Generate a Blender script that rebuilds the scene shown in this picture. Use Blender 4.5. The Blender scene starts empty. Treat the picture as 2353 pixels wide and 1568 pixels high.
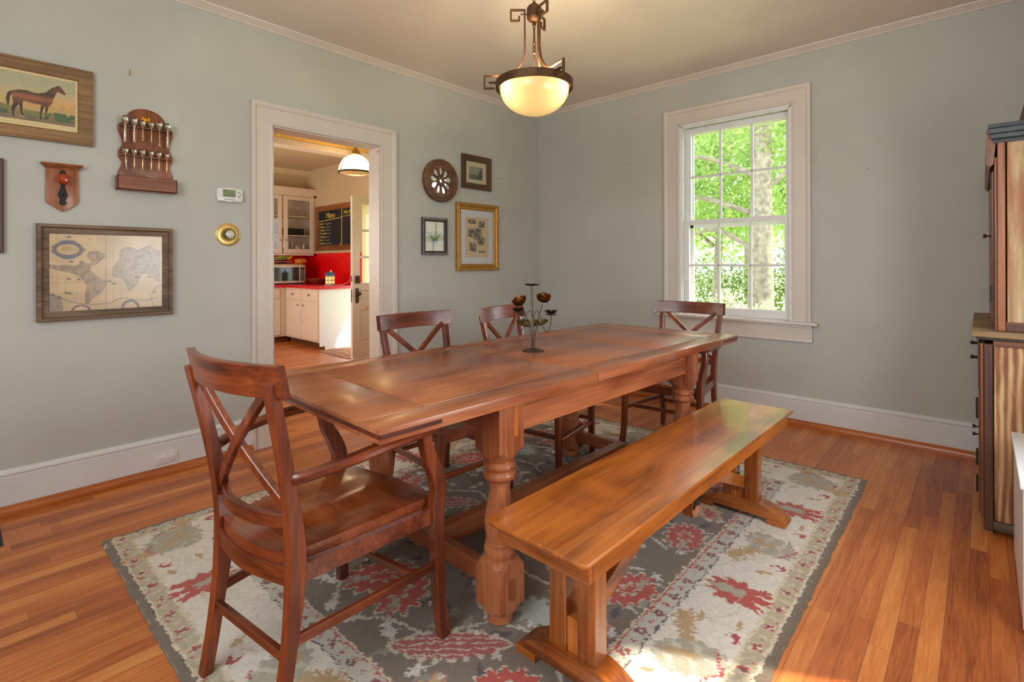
import bpy, bmesh, math, random
import numpy as np
from mathutils import Matrix, Vector
from math import pi, sin, cos, radians as rad

SC = bpy.context.scene
COL = SC.collection
RNG = random.Random(7)

# ------------------------------------------------------------------ camera
F_PX, PY, YAW, ROLL = 1180.5, -178.7, rad(42.4034), rad(-0.166)
CAM = Vector((3.4684, -4.2247, 1.2))
cd = bpy.data.cameras.new('camera')
cd.sensor_fit = 'HORIZONTAL'; cd.sensor_width = 36.0
cd.lens = F_PX * 36.0 / 2353.0
cd.shift_y = PY / 2353.0
cd.clip_start = 0.05; cd.clip_end = 300
cam = bpy.data.objects.new('camera', cd); COL.objects.link(cam)
cam.matrix_world = Matrix.Translation(CAM) @ Matrix.Rotation(YAW, 4, 'Z') @ Matrix.Rotation(pi/2, 4, 'X') @ Matrix.Rotation(ROLL, 4, 'Z')
SC.camera = cam

# ------------------------------------------------------------------ view, sky, sun, daylight, fill lights
SC.view_settings.view_transform = 'Standard'
SC.view_settings.look = 'None'
SC.view_settings.gamma = 1.0
SC.view_settings.use_curve_mapping = False
SC.view_settings.exposure = 0.0
SC.cycles.use_denoising = True
SC.cycles.max_bounces = 10
SC.cycles.diffuse_bounces = 5
SC.cycles.glossy_bounces = 4
SC.cycles.transmission_bounces = 8
SC.cycles.transparent_max_bounces = 16
SC.cycles.sample_clamp_indirect = 6.0
SC.cycles.caustics_reflective = False
SC.cycles.caustics_refractive = False

w = bpy.data.worlds.new('sky'); SC.world = w; w.use_nodes = True
bg = w.node_tree.nodes['Background']
bg.inputs[0].default_value = (0.86, 0.93, 1.0, 1.0); bg.inputs[1].default_value = 5.0

def add_light(name, kind, loc, energy, color, rot=None, direction=None, **kw):
    d = bpy.data.lights.new(name, kind); d.energy = energy; d.color = color
    for k, v in kw.items(): setattr(d, k, v)
    o = bpy.data.objects.new(name, d); COL.objects.link(o); o.location = loc
    if direction is not None: o.rotation_euler = Vector(direction).to_track_quat('-Z', 'Y').to_euler()
    if rot is not None: o.rotation_euler = rot
    return o
SUN_DIR = (-0.85*0.72, -0.52*0.72, -0.70)
add_light('sun', 'SUN', (8, 5, 9), 9.0, (1.0, 0.93, 0.80), direction=SUN_DIR, angle=rad(1.2))
# daylight at the right window; other area lights are added fill without windows
add_light('fill_rear', 'AREA', (2.75, -5.56, 1.62), 98, (0.83, 0.93, 1.0), direction=(0.02, 1, -0.1), shape='RECTANGLE', size=2.0, size_y=1.7)  # added frontal room fill; the rear wall has no opening
add_light('daylight_right_window', 'AREA', (4.02, -2.47, 1.25), 27, (0.88, 0.95, 1.0), direction=(-1, 0, -0.1), shape='RECTANGLE', size=0.85, size_y=0.78)
add_light('fill_right_rear', 'AREA', (3.92, -4.75, 1.5), 5, (0.88, 0.95, 1.0), direction=(-1, 0.15, -0.05), shape='RECTANGLE', size=0.9, size_y=1.5)  # added fill towards the left wall, no window behind it
add_light('fill_kitchen', 'AREA', (-2.6, -3.9, 1.5), 72, (1.0, 0.93, 0.82), direction=(0, 1, 0), shape='RECTANGLE', size=2.4, size_y=1.2)  # added fill to brighten the kitchen, set before a closed wall

# ------------------------------------------------------------------ materials
def lin(c):
    return tuple(((v/255.0)/12.92 if v/255.0 <= 0.04045 else ((v/255.0+0.055)/1.055)**2.4) for v in c)
def rgba(c): return (*lin(c), 1.0)
MATS = {}
def new_mat(name):
    m = bpy.data.materials.new(name); m.use_nodes = True
    nt = m.node_tree; return m, nt, nt.nodes['Principled BSDF']
def N(nt, t, **kw):
    n = nt.nodes.new(t)
    for k, v in kw.items():
        if k in n.inputs: n.inputs[k].default_value = v
        else: setattr(n, k, v)
    return n
def coords(nt, scale=(1,1,1), rnd=True, world=False):
    tc = N(nt, 'ShaderNodeTexCoord')
    mp = N(nt, 'ShaderNodeMapping'); mp.inputs['Scale'].default_value = scale
    if world:
        g = N(nt, 'ShaderNodeNewGeometry'); nt.links.new(g.outputs['Position'], mp.inputs['Vector']); return mp.outputs[0]
    if rnd:
        oi = N(nt, 'ShaderNodeObjectInfo')
        mu = N(nt, 'ShaderNodeMath', operation='MULTIPLY'); mu.inputs[1].default_value = 17.3
        nt.links.new(oi.outputs['Random'], mu.inputs[0])
        ad = N(nt, 'ShaderNodeVectorMath', operation='ADD')
        nt.links.new(tc.outputs['Object'], ad.inputs[0]); nt.links.new(mu.outputs[0], ad.inputs[1])
        nt.links.new(ad.outputs[0], mp.inputs['Vector'])
    else: nt.links.new(tc.outputs['Object'], mp.inputs['Vector'])
    return mp.outputs[0]
def ramp(nt, fac, stops):
    r = N(nt, 'ShaderNodeValToRGB'); e = r.color_ramp.elements
    while len(e) < len(stops): e.new(0.5)
    for el, (p, c) in zip(e, stops): el.position = p; el.color = rgba(c)
    nt.links.new(fac, r.inputs[0]); return r.outputs[0]
def bump(nt, bs, h, strength, dist=0.01):
    b = N(nt, 'ShaderNodeBump'); b.inputs['Strength'].default_value = strength; b.inputs['Distance'].default_value = dist
    nt.links.new(h, b.inputs['Height']); nt.links.new(b.outputs[0], bs.inputs['Normal'])
def plain(name, c, rough=0.5, metal=0.0, spec=0.5, noise=0.04, nscale=30, bstr=0.0, coat=0.0):
    if name in MATS: return MATS[name]
    m, nt, bs = new_mat(name)
    v = coords(nt); n = N(nt, 'ShaderNodeTexNoise'); n.inputs['Scale'].default_value = nscale; n.inputs['Detail'].default_value = 4
    nt.links.new(v, n.inputs['Vector'])
    d = tuple(max(0, x*(1-noise)) for x in c); l = tuple(min(255, x*(1+noise)) for x in c)
    nt.links.new(ramp(nt, n.outputs['Fac'], [(0.3, d), (0.7, l)]), bs.inputs['Base Color'])
    bs.inputs['Roughness'].default_value = rough; bs.inputs['Metallic'].default_value = metal
    bs.inputs['Specular IOR Level'].default_value = spec; bs.inputs['Coat Weight'].default_value = coat
    if bstr: bump(nt, bs, n.outputs['Fac'], bstr, 0.004)
    MATS[name] = m; return m
def wood(name, dark, mid, light, axis='y', rough=0.3, coat=0.3, fine=1.0, figure=0.5, bstr=0.04, croug=0.15, across=14.0, grain=0.32):
    key = name + '_' + axis
    if key in MATS: return MATS[key]
    m, nt, bs = new_mat(key)
    s = [across*fine]*3; s['xyz'.index(axis)] = 0.9*fine
    v = coords(nt, tuple(s))
    n = N(nt, 'ShaderNodeTexNoise'); n.inputs['Scale'].default_value = 1.3; n.inputs['Detail'].default_value = 7; n.inputs['Roughness'].default_value = 0.62; n.inputs['Distortion'].default_value = 0.5
    nt.links.new(v, n.inputs['Vector'])
    s2 = [90.0*fine]*3; s2['xyz'.index(axis)] = 3.0*fine
    v2 = coords(nt, tuple(s2))
    n2 = N(nt, 'ShaderNodeTexNoise'); n2.inputs['Scale'].default_value = 1.0; n2.inputs['Detail'].default_value = 3
    nt.links.new(v2, n2.inputs['Vector'])
    s3 = [2.4]*3; s3['xyz'.index(axis)] = 0.8
    v3 = coords(nt, tuple(s3))
    n3 = N(nt, 'ShaderNodeTexNoise'); n3.inputs['Scale'].default_value = 1.6; n3.inputs['Detail'].default_value = 3; n3.inputs['Distortion'].default_value = 1.2
    nt.links.new(v3, n3.inputs['Vector'])
    a = N(nt, 'ShaderNodeMath', operation='MULTIPLY_ADD'); a.inputs[1].default_value = grain
    nt.links.new(n2.outputs['Fac'], a.inputs[0])
    a2 = N(nt, 'ShaderNodeMath', operation='MULTIPLY'); a2.inputs[1].default_value = 0.5*(1.3-figure*0.6)
    nt.links.new(n.outputs['Fac'], a2.inputs[0]); nt.links.new(a2.outputs[0], a.inputs[2])
    a3 = N(nt, 'ShaderNodeMath', operation='MULTIPLY_ADD'); a3.inputs[1].default_value = figure*0.6
    nt.links.new(n3.outputs['Fac'], a3.inputs[0]); nt.links.new(a.outputs[0], a3.inputs[2])
    col = ramp(nt, a3.outputs[0], [(0.46, dark), (0.62, mid), (0.80, light)])
    nt.links.new(col, bs.inputs['Base Color'])
    bs.inputs['Roughness'].default_value = rough; bs.inputs['Coat Weight'].default_value = coat; bs.inputs['Coat Roughness'].default_value = croug
    bump(nt, bs, n2.outputs['Fac'], bstr, 0.002)
    MATS[key] = m; return m
def glass(name='glass', tint=(1,1,1), gloss=0.025):
    if name in MATS: return MATS[name]
    m = bpy.data.materials.new(name); m.use_nodes = True; nt = m.node_tree; nt.nodes.clear()
    o = N(nt, 'ShaderNodeOutputMaterial'); mx = N(nt, 'ShaderNodeMixShader')
    t = N(nt, 'ShaderNodeBsdfTransparent'); t.inputs[0].default_value = (*tint, 1)
    g = N(nt, 'ShaderNodeBsdfGlossy'); g.inputs['Roughness'].default_value = 0.02
    lw = N(nt, 'ShaderNodeLayerWeight'); lw.inputs['Blend'].default_value = 0.18
    ma = N(nt, 'ShaderNodeMath', operation='MULTIPLY_ADD'); ma.inputs[1].default_value = 0.4; ma.inputs[2].default_value = gloss
    nt.links.new(lw.outputs['Fresnel'], ma.inputs[0])
    nt.links.new(ma.outputs[0], mx.inputs[0]); nt.links.new(t.outputs[0], mx.inputs[1]); nt.links.new(g.outputs[0], mx.inputs[2]); nt.links.new(mx.outputs[0], o.inputs[0])
    MATS[name] = m; return m
def attr_mat(name, rough=0.6, bscale=0, bstr=0.0, coat=0.0, fuzz=0.0):
    if name in MATS: return MATS[name]
    m, nt, bs = new_mat(name)
    a = N(nt, 'ShaderNodeAttribute', attribute_name='Col')
    out = a.outputs['Color']
    if bscale:
        v = coords(nt, (1,1,1), rnd=False)
        n = N(nt, 'ShaderNodeTexNoise'); n.inputs['Scale'].default_value = bscale; n.inputs['Detail'].default_value = 5; n.inputs['Roughness'].default_value = 0.7
        nt.links.new(v, n.inputs['Vector'])
        r = ramp(nt, n.outputs['Fac'], [(0.25, (214,214,214)), (0.75, (255,255,255))])
        mx = N(nt, 'ShaderNodeMixRGB', blend_type='MULTIPLY'); mx.inputs[0].default_value = 0.8
        nt.links.new(out, mx.inputs[1]); nt.links.new(r, mx.inputs[2]); out = mx.outputs[0]
        bump(nt, bs, n.outputs['Fac'], bstr, 0.01)
    nt.links.new(out, bs.inputs['Base Color'])
    bs.inputs['Roughness'].default_value = rough; bs.inputs['Coat Weight'].default_value = coat
    bs.inputs['Sheen Weight'].default_value = fuzz
    if fuzz: bs.inputs['Specular IOR Level'].default_value = 0.1
    MATS[name] = m; return m
def wall_mat(name, c, c2=None):
    if name in MATS: return MATS[name]
    m, nt, bs = new_mat(name)
    v = coords(nt, world=True)
    n = N(nt, 'ShaderNodeTexNoise'); n.inputs['Scale'].default_value = 1.6; n.inputs['Detail'].default_value = 5
    n2 = N(nt, 'ShaderNodeTexNoise'); n2.inputs['Scale'].default_value = 160; n2.inputs['Detail'].default_value = 3
    nt.links.new(v, n.inputs['Vector']); nt.links.new(v, n2.inputs['Vector'])
    c2 = c2 or tuple(x*0.965 for x in c)
    nt.links.new(ramp(nt, n.outputs['Fac'], [(0.35, c2), (0.65, c)]), bs.inputs['Base Color'])
    bs.inputs['Roughness'].default_value = 0.62; bs.inputs['Specular IOR Level'].default_value = 0.3
    bump(nt, bs, n2.outputs['Fac'], 0.10, 0.002)
    MATS[name] = m; return m
def floor_mat():
    m, nt, bs = new_mat('oak_strip_floor')
    tc = N(nt, 'ShaderNodeNewGeometry'); sp = N(nt, 'ShaderNodeSeparateXYZ'); nt.links.new(tc.outputs['Position'], sp.inputs[0])
    dv = N(nt, 'ShaderNodeMath', operation='DIVIDE'); dv.inputs[1].default_value = 0.0572; nt.links.new(sp.outputs['X'], dv.inputs[0])
    fl = N(nt, 'ShaderNodeMath', operation='FLOOR'); nt.links.new(dv.outputs[0], fl.inputs[0])
    wn = N(nt, 'ShaderNodeTexWhiteNoise', noise_dimensions='1D'); nt.links.new(fl.outputs[0], wn.inputs['W'])
    sh = N(nt, 'ShaderNodeMath', operation='MULTIPLY_ADD'); sh.inputs[1].default_value = 5.3; nt.links.new(wn.outputs['Value'], sh.inputs[0]); nt.links.new(sp.outputs['Y'], sh.inputs[2])
    cb = N(nt, 'ShaderNodeCombineXYZ'); nt.links.new(sh.outputs[0], cb.inputs['X']); nt.links.new(sp.outputs['X'], cb.inputs['Y'])
    b = N(nt, 'ShaderNodeTexBrick'); b.offset = 0.0; b.offset_frequency = 2; b.squash = 1.0
    b.inputs['Color1'].default_value = (0,0,0,1); b.inputs['Color2'].default_value = (1,1,1,1); b.inputs['Mortar'].default_value = (0.5,0.5,0.5,1)
    b.inputs['Scale'].default_value = 1.0; b.inputs['Mortar Size'].default_value = 0.0009; b.inputs['Mortar Smooth'].default_value = 0.2
    b.inputs['Brick Width'].default_value = 0.98; b.inputs['Row Height'].default_value = 0.0572; b.inputs['Bias'].default_value = 0.0
    nt.links.new(cb.outputs[0], b.inputs['Vector'])
    # board tone + grain that differs from board to board
    off = N(nt, 'ShaderNodeVectorMath', operation='MULTIPLY_ADD'); off.inputs[1].default_value = (9.0, 31.0, 5.0)
    nt.links.new(b.outputs['Color'], off.inputs[0]); nt.links.new(tc.outputs['Position'], off.inputs[2])
    mp = N(nt, 'ShaderNodeMapping'); mp.inputs['Scale'].default_value = (22, 1.4, 1); nt.links.new(off.outputs[0], mp.inputs[0])
    n = N(nt, 'ShaderNodeTexNoise'); n.inputs['Scale'].default_value = 1.0; n.inputs['Detail'].default_value = 7; n.inputs['Roughness'].default_value = 0.6; n.inputs['Distortion'].default_value = 1.4
    nt.links.new(mp.outputs[0], n.inputs['Vector'])
    mp2 = N(nt, 'ShaderNodeMapping'); mp2.inputs['Scale'].default_value = (190, 9, 1); nt.links.new(off.outputs[0], mp2.inputs[0])
    n2 = N(nt, 'ShaderNodeTexNoise'); n2.inputs['Scale'].default_value = 1.0; n2.inputs['Detail'].default_value = 3
    nt.links.new(mp2.outputs[0], n2.inputs['Vector'])
    n3 = N(nt, 'ShaderNodeTexNoise'); n3.inputs['Scale'].default_value = 1.1; n3.inputs['Detail'].default_value = 3
    nt.links.new(tc.outputs['Position'], n3.inputs['Vector'])
    a = N(nt, 'ShaderNodeMath', operation='MULTIPLY_ADD'); a.inputs[1].default_value = 0.26; nt.links.new(b.outputs['Color'], a.inputs[0])
    a1 = N(nt, 'ShaderNodeMath', operation='MULTIPLY'); a1.inputs[1].default_value = 0.46; nt.links.new(n.outputs['Fac'], a1.inputs[0]); nt.links.new(a1.outputs[0], a.inputs[2])
    a2 = N(nt, 'ShaderNodeMath', operation='MULTIPLY_ADD'); a2.inputs[1].default_value = 0.34; nt.links.new(n2.outputs['Fac'], a2.inputs[0]); nt.links.new(a.outputs[0], a2.inputs[2])
    col = ramp(nt, a2.outputs[0], [(0.30, (138,66,28)), (0.46, (178,96,42)), (0.60, (202,120,56)), (0.78, (220,152,84))])
    # worn, greyer patches that belong to the boards' finish
    r3 = ramp(nt, n3.outputs['Fac'], [(0.40, (205,190,182)), (0.60, (255,255,255))])
    mx = N(nt, 'ShaderNodeMixRGB', blend_type='MULTIPLY'); mx.inputs[0].default_value = 0.45
    nt.links.new(col, mx.inputs[1]); nt.links.new(r3, mx.inputs[2])
    mm = N(nt, 'ShaderNodeMixRGB'); mf = N(nt, 'ShaderNodeMath', operation='MULTIPLY'); mf.inputs[1].default_value = 0.62; nt.links.new(b.outputs['Fac'], mf.inputs[0]); nt.links.new(mf.outputs[0], mm.inputs[0]); nt.links.new(mx.outputs[0], mm.inputs[1]); mm.inputs[2].default_value = rgba((58,30,14))
    nt.links.new(mm.outputs[0], bs.inputs['Base Color'])
    rr = N(nt, 'ShaderNodeMapRange'); rr.inputs['To Min'].default_value = 0.30; rr.inputs['To Max'].default_value = 0.44; nt.links.new(n3.outputs['Fac'], rr.inputs['Value'])
    nt.links.new(rr.outputs[0], bs.inputs['Roughness']); bs.inputs['Coat Weight'].default_value = 0.12; bs.inputs['Coat Roughness'].default_value = 0.3
    inv = N(nt, 'ShaderNodeMath', operation='SUBTRACT'); inv.inputs[0].default_value = 1.0; nt.links.new(b.outputs['Fac'], inv.inputs[1])
    bump(nt, bs, inv.outputs[0], 0.25, 0.002)
    return m

M_WALL = wall_mat('sage_grey_paint', (186,184,175))
M_CEIL = wall_mat('cream_ceiling_paint', (228,216,202))
M_TRIM = plain('white_trim_paint', (208,196,184), 0.38, noise=0.012, nscale=6)
M_BASE = plain('white_baseboard_paint', (210,208,206), 0.40, noise=0.012, nscale=6)
M_SASH = plain('sash_paint', (226,224,222), 0.38, noise=0.02, nscale=8)
M_SHOE = wood('shoe_wood', (150,72,18), (182,98,34), (204,122,50), 'y', 0.35)
M_SHOEX = wood('shoe_wood', (150,72,18), (182,98,34), (204,122,50), 'x', 0.35)
M_FLOOR = floor_mat()
M_GLASS = glass()
CH = ((70,26,12), (122,54,24), (162,84,42))        # cherry chairs
TB = ((124,60,30), (166,96,58), (194,126,82))       # table
BN = ((104,48,14), (176,98,34), (208,134,60))      # bench
def chw(a): return wood('cherry_wood', *CH, axis=a, rough=0.34, coat=0.35, figure=0.55)
def tbw(a): return wood('table_wood', *TB, axis=a, rough=0.33, coat=0.45, figure=0.75, croug=0.22, across=7.0, grain=0.24)
def bnw(a): return wood('bench_wood', *BN, axis=a, rough=0.30, coat=0.75, figure=0.95, croug=0.11, across=5.5, grain=0.20)
M_IRON = plain('black_iron', (38,36,36), 0.45, 0.6)
M_BRONZE = plain('bronze', (70,54,38), 0.48, 0.6, noise=0.2)
M_STEEL = plain('brushed_nickel', (178,172,164), 0.28, 0.95)
M_SILVER = plain('tarnished_silver', (196,186,168), 0.26, 0.95, noise=0.25, nscale=120)
M_BRASS = plain('satin_brass', (206,172,104), 0.34, 0.8)

# ------------------------------------------------------------------ objects
MTX = {}
def props(o, label=None, cat=None, group=None, kind=None):
    if label: o['label'] = label
    if cat: o['category'] = cat
    if group: o['group'] = group
    if kind: o['kind'] = kind
    return o
def thing(name, label, cat, loc=(0,0,0), rz=0.0, group=None):
    o = bpy.data.objects.new(name, None); COL.objects.link(o); o.empty_display_size = 0.05
    o.location = loc; o.rotation_euler = (0, 0, rz)
    MTX[o.name] = Matrix.Translation(Vector(loc)) @ Matrix.Rotation(rz, 4, 'Z')
    return props(o, label, cat, group)
def smooth_by_angle(me, ang=35):
    n = len(me.polygons)
    me.polygons.foreach_set('use_smooth', [True]*n)
    me.set_sharp_from_angle(angle=rad(ang))
def part(name, bm, mat, parent=None, world=False, label=None, smooth=True, loc=None, kind=None, group=None, cat=None, ang=35):
    """link a bmesh as ONE mesh object. world=True: bm holds world coordinates."""
    me = bpy.data.meshes.new(name)
    bmesh.ops.recalc_face_normals(bm, faces=bm.faces)
    if parent is not None:
        root = parent
        while root.parent is not None: root = root.parent
        M = MTX.get(root.name, Matrix.Identity(4))
        if world: bm.transform(M.inverted())
    elif loc is not None:
        bm.transform(Matrix.Translation(-Vector(loc)))
    bm.to_mesh(me); bm.free()
    if smooth: smooth_by_angle(me, ang)
    if mat is not None: me.materials.append(mat)
    o = bpy.data.objects.new(name, me); COL.objects.link(o)
    if parent is not None: o.parent = parent
    elif loc is not None:
        o.location = loc; MTX[o.name] = Matrix.Translation(Vector(loc))
    return props(o, label, cat, group, kind)
def struct(name, bm, mat, loc=None):
    return part(name, bm, mat, None, loc=loc, kind='structure')
def copy_tree(o, loc, rz, label, group=None, zs=1.0):
    def rec(s, par):
        c = s.copy(); COL.objects.link(c)
        if par is not None: c.parent = par
        for k in list(s.children): rec(k, c)
        return c
    r = rec(o, None); r.location = loc; r.rotation_euler = (0, 0, rz); r.scale = (1, 1, zs); r['label'] = label
    if group: r['group'] = group
    return r

# ------------------------------------------------------------------ shape helpers
def B(): return bmesh.new()
def join(bm, t):
    me = bpy.data.meshes.new('tmp'); t.to_mesh(me); t.free(); bm.from_mesh(me); bpy.data.meshes.remove(me)
def box(bm, x0, x1, y0, y1, z0, z1, bev=0.0, M=None, seg=1):
    t = bmesh.new(); bmesh.ops.create_cube(t, size=1.0)
    bmesh.ops.scale(t, vec=(abs(x1-x0), abs(y1-y0), abs(z1-z0)), verts=t.verts)
    bmesh.ops.translate(t, vec=((x0+x1)/2, (y0+y1)/2, (z0+z1)/2), verts=t.verts)
    if bev > 0: bmesh.ops.bevel(t, geom=t.edges[:], offset=bev, segments=seg, affect='EDGES', profile=0.5)
    if M is not None: t.transform(M)
    join(bm, t); return bm
def lathe(bm, prof, seg=24, M=None, cap=True, half=None, phase=0.0):
    """prof: (z, r). half: square cap on the radius (turned square stock)."""
    t = bmesh.new(); rings = []
    for z, r in prof:
        ring = []
        for i in range(seg):
            a = 2*pi*i/seg + phase; rr = r
            if half is not None: rr = min(r, half/max(abs(cos(a)), abs(sin(a))))
            ring.append(t.verts.new((rr*cos(a), rr*sin(a), z)))
        rings.append(ring)
    for a, b in zip(rings, rings[1:]):
        for i in range(seg):
            j = (i+1) % seg; t.faces.new((a[i], a[j], b[j], b[i]))
    if cap:
        if prof[0][1] > 1e-5: t.faces.new(rings[0][::-1])
        if prof[-1][1] > 1e-5: t.faces.new(rings[-1])
    bmesh.ops.remove_doubles(t, verts=t.verts, dist=1e-6)
    if M is not None: t.transform(M)
    join(bm, t); return bm
def rect_prof(w, h, c=0.0):
    a, b = w/2, h/2
    if c <= 0: return [(-a,-b),(a,-b),(a,b),(-a,b)]
    return [(-a+c,-b),(a-c,-b),(a,-b+c),(a,b-c),(a-c,b),(-a+c,b),(-a,b-c),(-a,-b+c)]
def circ_prof(r, n=10): return [(r*cos(2*pi*i/n), r*sin(2*pi*i/n)) for i in range(n)]
def sweep(bm, pts, prof, nrm=None, scales=None, caps=True, miter=True, closed=False):
    pts = [Vector(p) for p in pts]; n = len(pts); t = bmesh.new(); rings = []
    nrm = Vector(nrm) if nrm is not None else None
    prev = None
    for i, p in enumerate(pts):
        if closed:
            d0 = (p - pts[i-1]).normalized(); d1 = (pts[(i+1) % n] - p).normalized()
        else:
            d0 = (p - pts[i-1]).normalized() if i > 0 else None
            d1 = (pts[i+1] - p).normalized() if i < n-1 else None
            d0 = d0 or d1; d1 = d1 or d0
        tg = (d0 + d1); tg = tg.normalized() if tg.length > 1e-6 else d1
        k = 1.0/max(0.35, tg.dot(d1)) if miter else 1.0
        if nrm is not None: a = (nrm - tg*nrm.dot(tg)).normalized()
        else:
            ref = prev if prev is not None else (Vector((0,0,1)) if abs(tg.z) < 0.9 else Vector((1,0,0)))
            a = (ref - tg*ref.dot(tg)).normalized()
        prev = a
        b = tg.cross(a)
        s = scales[i] if scales is not None else (1, 1)
        if not isinstance(s, (tuple, list)): s = (s, s)
        rings.append([t.verts.new(p + a*(u*s[0]) + b*(v*s[1]*(k if nrm is not None else 1.0))) for u, v in prof])
    m = len(prof)
    rng = range(n) if closed else range(n-1)
    for i in rng:
        A, Bq = rings[i], rings[(i+1) % n]
        for j in range(m):
            k = (j+1) % m; t.faces.new((A[j], A[k], Bq[k], Bq[j]))
    if caps and not closed:
        t.faces.new(rings[0][::-1]); t.faces.new(rings[-1])
    join(bm, t); return bm
def tube(bm, pts, r, n=10): return sweep(bm, pts, circ_prof(r, n))
def crv(pts, n=6):
    P = [Vector(p) for p in pts]; out = []
    for i in range(len(P)-1):
        p0 = P[max(i-1,0)]; p1 = P[i]; p2 = P[i+1]; p3 = P[min(i+2, len(P)-1)]
        for k in range(n):
            t = k/n
            out.append(0.5*((2*p1) + (p2-p0)*t + (2*p0-5*p1+4*p2-p3)*t*t + (3*p1-p0-3*p2+p3)*t**3))
    out.append(P[-1]); return out
def prism(bm, pts, h0, h1, fn, bev=0.0):
    """pts 2-D outline, extruded h0..h1; fn(a,b,h) -> xyz"""
    t = bmesh.new()
    lo = [t.verts.new(fn(a, b, h0)) for a, b in pts]; hi = [t.verts.new(fn(a, b, h1)) for a, b in pts]
    n = len(pts)
    t.faces.new(lo[::-1]); top = t.faces.new(hi)
    for i in range(n):
        j = (i+1) % n; t.faces.new((lo[i], lo[j], hi[j], hi[i]))
    if bev > 0: bmesh.ops.bevel(t, geom=list(top.edges), offset=bev, segments=2, affect='EDGES', profile=0.5)
    join(bm, t); return bm
fA = lambda a, b, h: (h, a, b)        # on the left wall: (y, z) and depth x
fZ = lambda a, b, h: (a, b, h)
fY = lambda a, b, h: (a, h, b)
def sphere(bm, c, r, sx=1, sy=1, sz=1, seg=16, M=None):
    t = bmesh.new(); bmesh.ops.create_uvsphere(t, u_segments=seg, v_segments=max(6, seg//2), radius=r)
    bmesh.ops.scale(t, vec=(sx, sy, sz), verts=t.verts)
    if M is not None: t.transform(M)
    bmesh.ops.translate(t, vec=c, verts=t.verts); join(bm, t); return bm
def ell(cx, cy, rx, ry, n=20, a0=0, a1=2*pi):
    return [(cx + rx*cos(a0+(a1-a0)*i/n), cy + ry*sin(a0+(a1-a0)*i/n)) for i in range(n)]

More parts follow.
